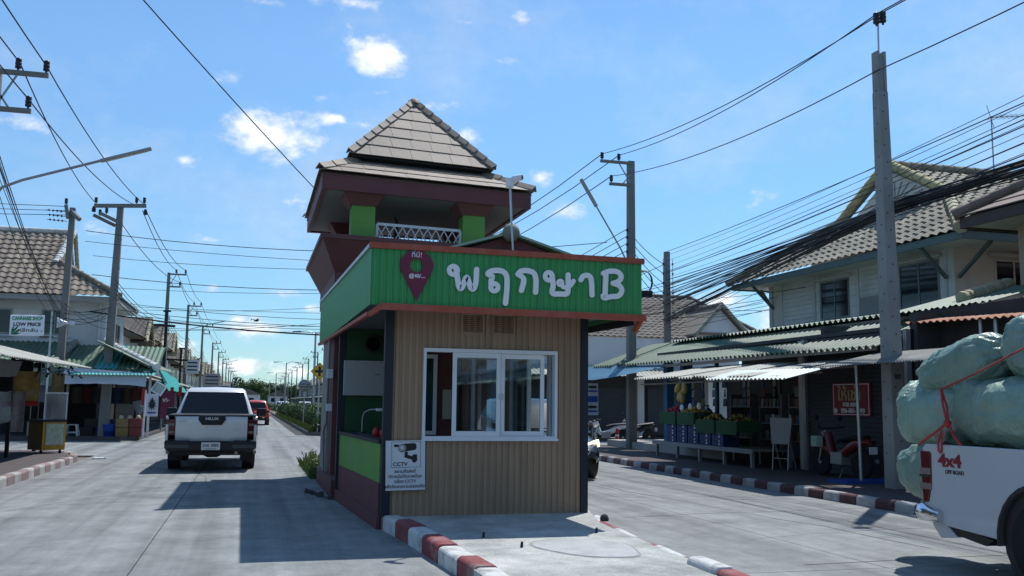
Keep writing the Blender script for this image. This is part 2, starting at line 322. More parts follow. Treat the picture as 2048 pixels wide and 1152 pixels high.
    def mesh(s, name, mats):
        me = D.meshes.new(name); me.from_pydata(s.v, [], s.f)
        for m in (mats if isinstance(mats, (list, tuple)) else [mats]): me.materials.append(m)
        me.polygons.foreach_set('material_index', s.mi); me.polygons.foreach_set('use_smooth', s.sm); me.update()
        return me
    def obj(s, name, mats, parent=None, **k): return place(s.mesh(name, mats), name, parent, **k)

def place(me, name, parent=None, loc=None, rot=None, kind=None, label=None, bevel=0, seg=2):
    o = D.objects.new(name, me); COL.objects.link(o)
    if parent is not None: o.parent = parent
    if loc is not None: o.location = loc
    if rot is not None: o.rotation_euler = rot
    if kind: o['kind'] = kind
    if label: o['label'] = label
    if bevel:
        b = o.modifiers.new('bevel', 'BEVEL'); b.width = bevel; b.segments = seg; b.limit_method = 'ANGLE'; b.angle_limit = R(35); b.harden_normals = False
    return o
def tag(o, label, cat, group=None):
    o['label'] = label; o['category'] = cat
    if group: o['group'] = group
    return o
def thing(name, label, cat, loc=(0,0,0), rz=0, group=None):
    o = D.objects.new(name, None); COL.objects.link(o); o.location = loc; o.rotation_euler = (0,0,rz); o.empty_display_size = .1
    return tag(o, label, cat, group)
def struct(o): o['kind'] = 'structure'; return o
def kids(o): return [c for c in COL.objects if c.parent == o]
def copy_tree(o, parent=None, depth=0):
    c = o.copy(); COL.objects.link(c)
    if parent: c.parent = parent
    if depth < 2:
        for ch in kids(o): copy_tree(ch, c, depth+1)
    return c
def text(name, body, size, mats, parent, loc, rot, off=0., ext=.002, align='CENTER', sx=1., shear=0.):
    c = D.curves.new(name, 'FONT'); c.body = body; c.size = size; c.extrude = ext; c.offset = off; c.align_x = align; c.align_y = 'CENTER'; c.shear = shear
    c.resolution_u = 3
    t = D.objects.new(name, c); COL.objects.link(t)
    bpy.context.view_layer.update()
    me = D.meshes.new_from_object(t.evaluated_get(bpy.context.evaluated_depsgraph_get()))
    me.name = name; D.objects.remove(t); D.curves.remove(c)
    if sx != 1:
        for v in me.vertices: v.co.x *= sx
    me.materials.clear(); me.materials.append(mats)
    return place(me, name, parent, loc, rot)
FACE_Y = (R(90), 0, 0)                       # flat lettering that faces -Y
FACE_X = (R(90), 0, R(-90))                  # flat lettering that faces -X
def lerp(a, b, t): return a+(b-a)*t
def V(*a): return Vector(a)
def leaves(mb, c, rad, n, size, rg, flat=.4, shell=.55):
    for _ in range(n):
        while True:
            p = Vector((rg.uniform(-1,1), rg.uniform(-1,1), rg.uniform(-1,1)))
            if shell < p.length < 1 or (p.length < 1 and rg.random() < .25): break
        q = Vector((c[0]+p.x*rad[0], c[1]+p.y*rad[1], c[2]+p.z*rad[2]))
        nrm = (p+Vector((rg.uniform(-.8,.8), rg.uniform(-.8,.8), rg.uniform(-.3,.9)))).normalized()
        a = nrm.orthogonal().normalized(); a.rotate(Matrix.Rotation(rg.uniform(0, 6.28), 3, nrm)); b = nrm.cross(a)
        s = size*rg.uniform(.6, 1.3)
        mb.add([q-a*s, q+b*s*.5+nrm*s*.15, q+a*s, q-b*s*.5+nrm*s*.15], [(0,1,2,3)])
# the wavy concrete roof tile, shared by every tile of one size
def tile_mesh(name, w, l, m, amp=.03):
    mb = MB(); n = 6; prof = [(-w/2+w*i/n, amp*math.sin(2*math.pi*(i/n)-.6)) for i in range(n+1)]
    rows = [[(x, 0, z+.030) for x, z in prof], [(x, l*1.06, z) for x, z in prof]]
    mb.grid(rows, True, .016)
    return mb.mesh(name, m)
def tile_roof(parent, poly, up, n_w, n_l, w, l, m, keep=300, stuff_name='roof_tiles', key=None, hole=None):
    """Cover the planar polygon (3-D points) with tiles. up: unit vector up the slope."""
    poly = [Vector(p) for p in poly]; up = Vector(up).normalized(); nrm = Vector(n_w).normalized(); side = up.cross(nrm).normalized()
    o = poly[0]; uv = [((p-o).dot(side), (p-o).dot(up)) for p in poly]
    def inside(x, y):
        c = False; k = len(uv)
        for i in range(k):
            (x1, y1), (x2, y2) = uv[i], uv[(i+1) % k]
            if (y1 > y) != (y2 > y) and x < (x2-x1)*(y-y1)/(y2-y1)+x1: c = not c
        return c
    me = tile_mesh(m.name+'_tile', w, l, m) if (m.name, w, l) not in TILES else TILES[(m.name, w, l)]; TILES[(m.name, w, l)] = me
    rotm = Matrix((side, up, nrm)).transposed().to_4x4(); spots = []
    x0, x1 = min(a for a, _ in uv), max(a for a, _ in uv); y0, y1 = min(b for _, b in uv), max(b for _, b in uv)
    r = 0; y = y0
    while y < y1:
        x = x0+w/2
        while x < x1+w/2:
            if inside(x, y+l*.4):
                p = o+side*x+up*y
                if hole is None or not hole(p): spots.append(p)
            x += w
        y += l; r += 1
    return me, rotm, spots
TILES = {}
def lay_tiles(roof, batches, keep=300):
    """The `keep` tiles nearest the camera are parts of their own, the rest one joined part."""
    allt = sorted(((p-Vector((0,0,1.5))).length, i, p, me, rm) for i, (p, me, rm) in enumerate((p, me, rm) for me, rm, sp in batches for p in sp))
    for d, i, p, me, rm in allt[:keep]:
        o = place(me, 'roof_tile', roof); t = rm.copy(); t.translation = p+Vector((rnd.uniform(-.004,.004), 0, rnd.uniform(-.003,.005))); o.matrix_basis = t
    rest = allt[keep:]
    if rest:
        mb = MB(); mt = rest[0][3].materials[0]
        cache = {}
        for d, i, p, me, rm in rest:
            if me.name not in cache: cache[me.name] = ([v.co.copy() for v in me.vertices], [tuple(q.vertices) for q in me.polygons])
            vs, fs = cache[me.name]; t = rm.copy(); t.translation = p; mb.add([t@v for v in vs], fs, True)
        mb.obj('roof_tiles', mt, roof, kind='stuff')
def ridge_line(parent, p, q, m, r=.11, step=.32, name='ridge_tile', n=7):
    p, q = Vector(p), Vector(q); d = q-p; k = max(1, int(d.length/step)); mb = MB()
    mb.tube([(0,0,0), (0,0,step*1.08)], [r*1.08, r*.92], n); me = mb.mesh(name, m); e = d.normalized().to_track_quat('Z', 'Y').to_matrix().to_4x4()
    for i in range(k):
        o = place(me, name, parent); t = e.copy(); t.translation = p+d*(i/k); o.matrix_basis = t
def window(parent, x0, x1, z0, z1, y, m_frame, m_pane, mull=1, rot=None, fw=.05, dep=.05, louv=0, axis='y', sgn=-1):
    """Framed window facing -Y (axis 'y') or -X (axis 'x'): frame > panes."""
    def bx(mb, a0, a1, d0, d1, b0, b1):
        if axis == 'y': mb.box(a0, a1, d0, d1, b0, b1)
        else: mb.box(d0, d1, a0, a1, b0, b1)
    mb = MB(); a, b = sorted((y+sgn*.02, y-sgn*dep)); bx(mb, x0, x1, a, b, z0, z0+fw); bx(mb, x0, x1, a, b, z1-fw, z1)
    bx(mb, x0, x0+fw, a, b, z0+fw, z1-fw); bx(mb, x1-fw, x1, a, b, z0+fw, z1-fw)
    xs = [x0+fw+(x1-x0-2*fw)*i/(mull+1) for i in range(mull+2)]
    for i in range(1, mull+1): bx(mb, xs[i]-fw*.4, xs[i]+fw*.4, a+.004, b-.004, z0+fw, z1-fw)
    f = mb.obj('window', m_frame, parent)
    for i in range(mull+1):
        p = MB(); bx(p, xs[i]+(fw*.4 if i else 0), xs[i+1]-(fw*.4 if i < mull else 0), y+sgn*.003, y-sgn*.012, z0+fw, z1-fw); p.obj('pane', m_pane, f)
        for k in range(louv):
            q = MB(); z = lerp(z0+fw, z1-fw, (k+.5)/louv); bx(q, xs[i]+.03, xs[i+1]-.03, y+sgn*.02, y+sgn*.006, z-.012, z+.012); q.obj('louvre', m_frame, f)
    return f
# ---------------------------------------------------------------- the ground, roads, pavements
struct(MB().box(-900, 900, -60, 1500, -.6, -.05).obj('ground', M_earth))
rb = struct(MB().box(-3.95, 9.2, -30, 700, -.05, -.014).obj('road', M_joint))
def slabs(x0, x1, y0, y1, nx, ly, far=None):
    w = (x1-x0)/nx; me = {}
    for i in range(nx):
        y = y0
        while y < y1-.1:
            l = min(ly, y1-y); k = round(l, 2)
            if k not in me: me[k] = MB().box(.006, w-.006, .006, l-.006, -.014, 0).mesh('road_slab', M_conc)
            place(me[k], 'road_slab', rb, loc=(x0+i*w, y, 0)); y += l
slabs(-3.95, 2.05, -10, 116, 2, 9.0)
slabs(4.25, 9.2, -10, 116, 3, 9.0)
MB().box(-3.95, 2.6, 116, 640, -.014, 0).box(4.9, 9.2, 116, 640, -.014, 0).obj('road_slab', M_conc, rb)
MB().box(2.05, 4.25, -10, 44, -.014, -.002).obj('road_slab', M_conc, rb)
# cracks that run through the concrete, cut as thin dark fillets standing in the joints
ck = MB(); cr = random.Random(5)
for (x, y, dx, dy, n) in ((7.2,9,-.1,.9,10),(8.3,11,-.05,1,9),(5.6,10,.9,.12,4),(5.4,14.5,.8,-.1,5),(6.6,15,-.05,1,9),(-.6,17.5,-.1,.8,6),(.3,21.7,.5,.06,4),(.4,25.6,.5,-.1,4),(-2.6,15,.6,.1,4),(5.2,8.3,.9,.03,5),(4.9,12.2,.9,.1,5),(7.7,7,.0,1.0,6)):
    px, py = x, y
    for k in range(n):
        qx, qy = px+dx+cr.uniform(-.12,.12), py+dy+cr.uniform(-.12,.12); d = Vector((qx-px, qy-py, 0)).normalized(); s = Vector((-d.y, d.x, 0))*cr.uniform(.003,.008)
        a, b = Vector((px, py, .0025)), Vector((qx, qy, .0025)); ck.add([a-s, b-s, b+s, a+s], [(0,1,2,3)]); px, py = qx, qy
o = ck.obj('road_cracks', M_joint, rb); o['kind'] = 'stuff'
cs = struct(MB().box(-80, -3.95, 27.9, 37.6, -.05, -.001).obj('side_street', M_conc))
struct(MB().box(9.2, 80, 31.2, 38.5, -.05, -.001).obj('side_street', M_conc))

# left pavement with its rounded end
lp = struct(MB().obj('pavement', M_pave)) if False else None
poly = [(-30,-20),(-4.15,-20),(-4.15,25.2),(-4.35,26.3),(-4.9,27.2),(-5.8,27.6),(-30,27.6)]
lp = struct(MB().prism(poly, -.05, .15, 'z').obj('pavement', M_pave))
def kerb(parent, path, ln, w, h, ms, z0=-.04, rg=rnd, bev=.025, slump=.0):
    path = [Vector((x, y, 0)) for x, y in path]; i = 0; k = 0; pos = path[0]; seg = 0
    while seg < len(path)-1:
        need = ln*rg.uniform(.94, 1.06); a = pos; b = a
        while seg < len(path)-1:
            d = path[seg+1]-b
            if d.length > need: b = b+d.normalized()*need; break
            need -= d.length; b = path[seg+1]; seg += 1
        d = (b-a)
        if d.length < .12: break
        c = (a+b)/2; ang = math.atan2(d.y, d.x); l = d.length; hh = h+rg.uniform(-slump, slump)
        mb = MB(); n = 3; prof = [(-w/2, z0), (w/2, z0), (w/2-.012, hh*.8), (w/2-.04, hh), (-w/2+.03, hh), (-w/2, hh*.85)]
        mb.prism(prof, -l/2+.004, l/2-.004, 'x'); o = mb.obj('kerb_stone', ms[k % len(ms)], parent, loc=c, rot=(rg.uniform(-.02,.02)*(slump > 0), rg.uniform(-.02,.02)*(slump > 0), ang), bevel=bev)
        k += 1; pos = b
    return k
kerb(lp, [(-4.05,4),(-4.05,25.2),(-4.25,26.35),(-4.85,27.3),(-5.8,27.7),(-16,27.7)], .53, .2, .165, (M_kwhto, M_kredo), slump=.012)
# right pavement
rp = struct(MB().box(9.4, 60, -20, 31.2, -.05, .13).obj('pavement', M_pave))
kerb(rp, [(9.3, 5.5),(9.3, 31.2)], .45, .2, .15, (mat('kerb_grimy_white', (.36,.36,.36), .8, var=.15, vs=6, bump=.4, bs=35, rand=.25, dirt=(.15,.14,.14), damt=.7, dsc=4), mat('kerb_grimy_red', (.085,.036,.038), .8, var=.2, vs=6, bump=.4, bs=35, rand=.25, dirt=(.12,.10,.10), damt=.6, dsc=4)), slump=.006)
struct(MB().box(11.9, 60, 22.6, 31.0, .13, .34).obj('shop_floor', mat('shop_floor_concrete', (.36,.35,.33), .85, var=.1, vs=2)))
# far-left pavement in front of the corner shop
struct(MB().prism([(-80,37.6),(-4.6,37.6),(-3.95,38.3),(-3.95,640),(-80,640)], -.05, .13, 'z').obj('pavement', M_pave))
struct(MB().box(9.2, 80, 38.5, 640, -.05, .13).obj('pavement', M_pave))

# island the booth stands on
isl = struct(MB().prism([(1.86,5),(3.72,5),(3.80,7.4),(3.98,10.6),(4.3,11.9),(4.3,22.5),(1.56,22.5),(1.56,12.0),(1.80,11.0)], -.05, .15, 'z').obj('median_island', M_isl))
bl = [(1.60,12.15),(1.72,11.3),(1.80,10.4),(1.93,8.3),(2.0,5)]
kerb(isl, bl, .62, .23, .18, (M_kred, M_kwht), slump=.02, bev=.045)
kerb(isl, [(4.22,11.35),(4.03,10.7),(3.90,9.2),(3.84,7.9)], .66, .13, .155, (M_kwht, M_kred), slump=.008, bev=.03)
kerb(isl, [(3.80,7.75),(3.74,5)], .6, .2, .2, (M_kwht, M_kred), slump=.015, bev=.05)
pts = [(3.16+.44*math.cos(a)*(1+.12*math.sin(3*a))-.05*math.sin(a), 8.75+.62*math.sin(a)*(1+.10*math.cos(2*a+1))) for a in [2*math.pi*i/36 for i in range(36)]]
MB().prism(pts, .13, .156, 'z').obj('cement_patch', M_patch, isl)
MB().prism([(3.16+(x-3.16)*1.06, 8.75+(y-8.75)*1.05) for x, y in pts], .12, .1525, 'z').obj('patch_rim', mat('patch_rim', (.27,.27,.26), .9, var=.25, vs=6), isl)
for (x, y) in ((2.35,9.62),(3.62,9.75),(2.55,8.9)):
    MB().tube([(0,0,0),(0,0,.03),(.004,0,.055)], [.016,.014,.011], 8).obj('cut_bolt', M_black, isl, loc=(x, y, .15))
tag(MB().lathe([(.02,0),(.05,.0),(.055,.03),(.04,.065),(.015,.08),(.0,.083)], n=9).obj('concrete_lump', mat('dark_rubble', (.06,.058,.055), .9, var=.3), loc=(4.08,10.72,.15)), 'small round dark lump of concrete at the corner of the island kerb', 'rubble')
# rubble and rags by the booth's step
rg = random.Random(3); mb = MB()
for k in range(16):
    c = Vector((rg.uniform(1.0,1.45), rg.uniform(15.2,16.4), 0)); r = rg.uniform(.02,.07)
    mb.hexa([c+Vector((a*r*rg.uniform(.7,1.2), b*r*rg.uniform(.7,1.2), -.01)) for a, b in ((-1,-1),(1,-1),(1,1),(-1,1))], [c+Vector((a*r*rg.uniform(.4,.9), b*r*rg.uniform(.4,.9), r*rg.uniform(.5,1.3))) for a, b in ((-1,-1),(1,-1),(1,1),(-1,1))])
o = mb.obj('rubble', mat('dark_rubble', (.06,.058,.055), .9, var=.3)); o['kind'] = 'stuff'; o['label'] = 'dark broken rubble heaped beside the booth step'
# ---------------------------------------------------------------- the booth
booth = thing('guard_booth', 'tan ribbed sales booth under a green signboard with big white letters', 'booth', (2.87, 13.3, .15))
BO = Vector((2.87, 13.3, .15))
class BM(MB):                                  # booth-local builder fed with world coordinates
    def obj(s, name, mats, parent=None, **k):
        s.v = [tuple(Vector(p)-BO) for p in s.v]; return MB.obj(s, name, mats, parent, **k)
def lb(x, y, z): return (x-BO.x, y-BO.y, z-BO.z)
# ribbed front cladding round the window hole
def ribs(x0, x1, z0, z1, y=11.6, pitch=.0805, d=.013):
    mb = BM(); xs = []; x = 1.668
    while x < 4.1:
        for a, dd in ((0, 0), (.022, 0), (.028, d), (.070, d), (.0755, 0)): xs.append((x+a, dd))
        x += pitch
    pr = [(x, dd) for x, dd in xs if x0 < x < x1]; f = lambda X: next((d2 for (q, d2) in reversed(xs) if q <= X), 0)
    pr = [(x0, f(x0))]+pr+[(x1, f(x1))]
    mb.grid([[(x, y-dd, z0) for x, dd in pr], [(x, y-dd, z1) for x, dd in pr]], False)
    return mb
mb = ribs(1.668, 4.085, .15, 1.06); 
for a in ((1.668, 2.04, 1.06, 2.17), (3.755, 4.085, 1.06, 2.17), (1.668, 4.085, 2.17, 2.72)):
    q = ribs(*a); mb.add(q.v, q.f)
mb.box(1.668, 4.085, 11.603, 11.66, .15, 1.06).box(1.668, 4.085, 11.603, 11.66, 2.17, 2.72).box(1.668, 2.04, 11.603, 11.66, 1.06, 2.17).box(3.755, 4.085, 11.603, 11.66, 1.06, 2.17)
mb.obj('front_cladding', M_clad, booth)
BM().box(1.56, 1.668, 11.57, 11.68, -.02, 2.66).obj('corner_post', M_navy, booth)
BM().box(4.085, 4.18, 11.57, 11.68, .13, 2.66).obj('corner_post', M_navy, booth)
# louvred vents above the window
for x0 in (2.50, 2.90):
    mb = BM(); mb.box(x0, x0+.3, 11.575, 11.60, 2.36, 2.385).box(x0, x0+.3, 11.575, 11.60, 2.60, 2.625).box(x0, x0+.025, 11.575, 11.60, 2.385, 2.60).box(x0+.275, x0+.3, 11.575, 11.60, 2.385, 2.60)
    vt = mb.obj('vent', M_clad, booth)
    for k in range(9):
        z = 2.392+k*.0235; BM().hexa([(x0+.026,11.572,z),(x0+.274,11.572,z),(x0+.274,11.592,z+.014),(x0+.026,11.592,z+.014)], [(x0+.026,11.572,z+.005),(x0+.274,11.572,z+.005),(x0+.274,11.592,z+.019),(x0+.026,11.592,z+.019)]).obj('slat', M_clad, vt)
# sliding window
mb = BM(); x0, x1, z0, z1 = 2.035, 3.76, 1.06, 2.175
mb.box(x0, x1, 11.55, 11.665, z0, z0+.04).box(x0, x1, 11.55, 11.665, z1-.045, z1).box(x0, x0+.035, 11.55, 11.665, z0+.04, z1-.045).box(x1-.035, x1, 11.55, 11.665, z0+.04, z1-.045)
mb.box(x0-.01, x1+.01, 11.53, 11.55, z0-.015, z0+.012)
wf = mb.obj('window_frame', M_white, booth)
def sash(x0, x1, y):
    mb = BM(); a, b = z0+.042, z1-.047; mb.box(x0, x1, y, y+.03, a, a+.06).box(x0, x1, y, y+.03, b-.06, b).box(x0, x0+.05, y, y+.03, a+.06, b-.06).box(x1-.05, x1, y, y+.03, a+.06, b-.06)
    s = mb.obj('sash', M_white, booth); BM().box(x0+.05, x1-.05, y+.012, y+.018, a+.06, b-.06).obj('pane', M_gcar, s)
    return s
s1 = sash(2.405, 3.015, 11.565); s2 = sash(3.03, 3.60, 11.605)
for s, x in ((s1, 3.0), (s2, 3.045)): BM().box(x-.008, x+.008, 11.553, 11.566, 1.55, 1.63).obj('latch', M_steel, s)
# signboard: ribbed green panel in front, left and right, red trims, soffit
def wave_panel(pts_bottom, pts_top, nrm, pitch=.083, d=.012, name='sign_panel'):
    mb = BM(); b0, b1 = Vector(pts_bottom[0]), Vector(pts_bottom[1]); t0, t1 = Vector(pts_top[0]), Vector(pts_top[1]); ln = (b1-b0).length; n = Vector(nrm)
    ts = []; x = 0
    while x < ln:
        for a, dd in ((0, 0), (.014, -d), (.022, -d), (.036, 0), (.0595, .0), (.062, -.004), (.066, -.004), (.0685, 0)): ts.append(((x+a)/ln, dd))
        x += pitch
    ts = [(t, dd) for t, dd in ts if t < 1]+[(1, 0)]
    mb.grid([[b0.lerp(b1, t)+n*dd for t, dd in ts], [t0.lerp(t1, t)+n*dd for t, dd in ts]], False)
    return mb
fy = 10.9
mb = wave_panel([(1.28,fy,2.62),(4.64,fy,2.60)], [(1.28,fy,3.29),(4.64,fy,3.27)], (0,-1,0)); mb.box(1.30, 4.62, fy+.015, fy+.05, 2.62, 3.27); sp = mb.obj('sign_panel', M_green, booth)
mb = wave_panel([(1.28,19.2,2.64),(1.28,fy,2.62)], [(1.28,19.2,3.46),(1.28,fy,3.29)], (-1,0,0)); mb.box(1.295, 1.32, fy+.06, 19.2, 2.66, 3.2); mb.obj('sign_panel', M_green, booth)
mb = wave_panel([(4.64,fy,2.60),(4.64,16.4,2.60)], [(4.64,fy,3.27),(4.64,16.4,3.27)], (1,0,0)); mb.box(4.6, 4.625, fy+.06, 16.4, 2.62, 3.2); mb.obj('sign_panel', M_green, booth)
BM().hexa([(1.26,fy-.03,3.275),(4.67,fy-.03,3.255),(4.67,fy+.06,3.255),(1.26,fy+.06,3.275)], [(1.26,fy-.03,3.345),(4.67,fy-.03,3.32),(4.67,fy+.06,3.32),(1.26,fy+.06,3.345)]).obj('sign_trim', M_trim, booth)
BM().hexa([(1.255,fy+.07,3.29),(1.31,fy+.07,3.29),(1.31,19.2,3.455),(1.255,19.2,3.455)], [(1.255,fy+.07,3.335),(1.31,fy+.07,3.335),(1.31,19.2,3.50),(1.255,19.2,3.50)]).obj('sign_trim', M_steel, booth)
BM().hexa([(4.615,fy+.07,3.25),(4.665,fy+.07,3.25),(4.665,16.4,3.25),(4.615,16.4,3.25)], [(4.615,fy+.07,3.31),(4.665,fy+.07,3.31),(4.665,16.4,3.31),(4.615,16.4,3.31)]).obj('sign_trim', M_trim, booth)
mb = BM(); mb.bar((1.40,fy-.012,2.60),(4.67,fy-.012,2.575),.06,.075); mb.bar((1.275,fy+.03,2.50),(1.41,fy-.012,2.598),.06,.06); mb.obj('sign_trim', M_trim, booth)
mb = BM(); mb.bar((4.655,fy+.02,2.59),(4.60,fy+.14,2.42),.05,.06); mb.bar((4.655,fy-.012,2.605),(4.70,fy+.05,2.565),.05,.05); mb.obj('sign_trim', M_trim, booth)
mb = BM(); mb.bar((1.275,fy+.05,2.515),(1.275,19.2,2.63),.05,.045); mb.obj('sign_trim', M_trim, booth)
BM().box(1.33, 4.59, fy+.06, 16.3, 2.665, 2.70).obj('soffit', mat('soffit_grey', (.10,.11,.12), .8, var=.05), booth)
BM().hexa([(4.60,11.1,2.50),(4.625,11.1,2.50),(4.625,15.9,2.55),(4.60,15.9,2.55)], [(4.60,11.1,2.60),(4.625,11.1,2.60),(4.625,15.9,2.60),(4.60,15.9,2.60)]).obj('soffit_edge', M_navy, booth)
# the big letters: thick rounded strokes cut from white board
def stroke_mesh(mb, pts, w, y, th, rnk):
    P = [Vector((x, 0, z)) for x, z in pts]
    Q = []                                     # Catmull-Rom through the points
    for i in range(len(P)-1):
        a, b, c, d = P[max(i-1,0)], P[i], P[i+1], P[min(i+2,len(P)-1)]
        for k in range(5):
            t = k/5; Q.append(.5*((2*b)+(c-a)*t+(2*a-5*b+4*c-d)*t*t+(3*b-a-3*c+d)*t**3))
    Q.append(P[-1]); L_, R_ = [], []
    for i, p in enumerate(Q):
        d = (Q[min(i+1,len(Q)-1)]-Q[max(i-1,0)]).normalized(); n = Vector((-d.z, 0, d.x)); L_.append(p+n*w/2); R_.append(p-n*w/2)
    def cap(p, d, n, s):                       # half-round ends
        return [p+n*(w/2*math.cos(a))+d*(s*w/2*math.sin(a)) for a in [math.pi*k/6 for k in range(1, 6)]]
    d1 = (Q[-1]-Q[-2]).normalized(); n1 = Vector((-d1.z,0,d1.x)); d0 = (Q[1]-Q[0]).normalized(); n0 = Vector((-d0.z,0,d0.x))
    yf, yb = y-th-rnk*.0011, y-rnk*.0006; n = len(Q); vs = []
    for yy in (yf, yb): vs += [(p.x, yy, p.z) for p in L_]+[(p.x, yy, p.z) for p in R_]
    fs = []
    for i in range(n-1):
        fs += [(i, n+i, n+i+1, i+1), (i, i+1, 2*n+i+1, 2*n+i), (n+i+1, n+i, 3*n+i, 3*n+i+1)]
    mb.add(vs, fs)
    for p, d, nn, l, r in ((Q[-1], d1, n1, L_[-1], R_[-1]), (Q[0], -d0, n0, L_[0], R_[0])):
        c = [l]+cap(p, d, nn, 1)+[r]; k = len(c); mb.add([(q.x, yf, q.z) for q in c]+[(q.x, yb, q.z) for q in c], [tuple(range(k))]+[(i, i+k, i+k+1, i+1) for i in range(k-1)])
def ring_mesh(mb, x, z, r, w, y, th, rnk):
    n = 28; yf, yb = y-th-rnk*.0011, y-rnk*.0006; vs = []
    for rr, yy in ((r+w/2, yf), (r-w/2, yf), (r+w/2, yb), (r-w/2, yb)): vs += [(x+rr*math.cos(2*math.pi*k/n), yy, z+rr*math.sin(2*math.pi*k/n)) for k in range(n)]
    fs = []
    for k in range(n):
        j = (k+1) % n; fs += [(k, j, n+j, n+k), (k, 2*n+k, 2*n+j, j), (n+j, 3*n+j, 3*n+k, n+k)]
    mb.add(vs, fs)
LET = [([[(2.275,3.07),(2.299,2.931),(2.32,2.852),(2.353,2.861),(2.405,2.985),(2.452,2.865),(2.49,2.849),(2.516,2.925),(2.523,3.08)]], [(2.243,3.055,.050)]),
 ([[(2.661,3.038),(2.699,3.068),(2.774,3.081),(2.85,3.068),(2.893,3.011),(2.897,2.876),(2.882,2.692)],[(2.661,3.033),(2.713,3.003),(2.702,2.95),(2.705,2.89)]], [(2.742,2.876,.045)]),
 ([[(3.032,3.047),(3.071,3.086),(3.147,3.096),(3.225,3.073),(3.258,3.0),(3.256,2.839)],[(3.032,3.047),(3.094,3.009),(3.104,2.96),(3.078,2.854)]], []),
 ([[(3.460,3.04),(3.476,2.935),(3.467,2.838),(3.564,2.832),(3.651,2.839),(3.666,2.91),(3.667,3.069)],[(3.577,2.948),(3.616,2.916),(3.689,2.936),(3.734,2.997)]], [(3.42,3.04,.047),(3.565,2.966,.030)]),
 ([[(3.831,3.018),(3.864,3.065),(3.926,3.073),(3.964,3.024),(3.975,2.836)]], []),
 ([[(4.16,3.127),(4.149,2.965),(4.146,2.826)],[(4.124,3.111),(4.208,3.141),(4.311,3.136),(4.358,3.08),(4.322,3.02),(4.25,2.993)],[(4.25,2.993),(4.329,2.97),(4.365,2.907),(4.321,2.84),(4.226,2.826),(4.138,2.806),(4.119,2.832)]], [])]
for strokes, rings in LET:
    mb = BM(); k = 0; w = .064
    for st in strokes: stroke_mesh(mb, st, w if not (len(st) == 4 and st[0][0] == 3.577) else .055, fy-.006, .028, k); k += 1
    for x, z, r in rings: ring_mesh(mb, x, z, r, .056 if r > .035 else .040, fy-.006, .028, k); k += 1
    mb.obj('letter', M_lett, sp)
# map pin with its hole and lettering
mb = BM(); n = 48; px, pz, yf = 1.806, 3.093, fy-.022; vs = []; out = []
for k in range(n):
    a = 2*math.pi*k/n; r = .197
    x, z = px+r*math.cos(a), pz+r*.93*math.sin(a)
    if math.sin(a) < -.30:                     # lower part runs straight to the tip
        t = (-math.sin(a)-.30)/.70; s = 1 if math.cos(a) > 0 else -1
        x = px+s*.188*(1-t)+.008*t; z = lerp(pz-.055, 2.675, t)
    out.append((x, z))
for rr, yy in ((0, yf), (1, yf), (0, fy-.006), (1, fy-.006)):
    vs += [((x if rr == 0 else px+.075*math.cos(2*math.pi*k/n)), yy, (z if rr == 0 else pz+.078*math.sin(2*math.pi*k/n))) for k, (x, z) in enumerate(out)]
fs = []
for k in range(n):
    j = (k+1) % n; fs += [(k, j, n+j, n+k), (k, 2*n+k, 2*n+j, j), (n+j, 3*n+j, 3*n+k, n+k)]
mb.add(vs, fs); pin = mb.obj('map_pin', M_pin, booth)
text('lettering', 'ที่นี่!', .085, M_lett, pin, lb(1.805, yf-.004, 3.215), FACE_Y)
text('lettering', '@40/....', .062, M_lett, pin, lb(1.815, yf-.004, 2.968), FACE_Y, off=.001)
# booth roof and gable behind the sign
mb = BM(); mb.prism([(1.5,3.05),(4.6,3.05),(3.03,3.585)], 11.32, 11.36, 'y'); mb.obj('gable', M_maro, booth)
for s, xa in ((-1, 1.38), (1, 4.68)):
    mb = BM(); za = 3.60-.30*abs(xa-3.03)+.0; mb.hexa([(3.03,11.22,3.60),(3.03,16.6,3.60),(xa,16.6,za),(xa,11.22,za)][::-s], [(3.03,11.22,3.63),(3.03,16.6,3.63),(xa,16.6,za+.03),(xa,11.22,za+.03)][::-s]); mb.obj('roof', mat('pale_green_roof', (.30,.42,.34), .6, var=.1), booth)
mb = BM(); mb.tube([(3.03,11.15,3.60),(3.03,16.6,3.60)], .085, 10); mb.lathe([(.0,-.12),(.06,-.105),(.10,-.05),(.112,0),(.10,.05),(.06,.10),(0,.11)], (3.03,11.2,3.61), 14, 'z'); mb.obj('ridge_cap', mat('ridge_green_grey', (.17,.21,.17), .75, var=.2, vs=8, bump=.3, bs=30), booth)
# left side: counter wall, sill, far post
def lw(t): return lerp(1.545, 1.375, t), lerp(11.69, 15.2, t)
(xa, ya), (xb, yb) = lw(0), lw(1)
BM().hexa([(xa,ya,.535),(xa+.1,ya,.535),(xb+.1,yb,.535),(xb,yb,.535)], [(xa,ya,1.0),(xa+.1,ya,1.0),(xb+.1,yb,1.0),(xb,yb,1.0)]).obj('counter_wall', M_lime, booth)
BM().hexa([(xa-.004,ya,-.05),(xa+.1,ya,-.05),(xb+.1,yb,-.05),(xb-.004,yb,-.05)], [(xa-.004,ya,.532),(xa+.1,ya,.532),(xb+.1,yb,.532),(xb-.004,yb,.532)]).obj('counter_base', M_maro, booth)
BM().hexa([(xa-.035,11.60,-.05),(xa+.01,11.60,-.05),(xb+.01,yb,-.05),(xb-.06,yb,-.05)], [(xa-.03,11.60,.16),(xa+.01,11.60,.16),(xb+.01,yb,.16),(xb-.05,yb,.16)]).obj('plinth', M_maro, booth)
BM().hexa([(xa-.02,ya,1.003),(xa+.34,ya,1.003),(xb+.34,yb,1.003),(xb-.02,yb,1.003)], [(xa-.02,ya,1.05),(xa+.34,ya,1.05),(xb+.34,yb,1.05),(xb-.02,yb,1.05)]).obj('counter_top', M_navy, booth)
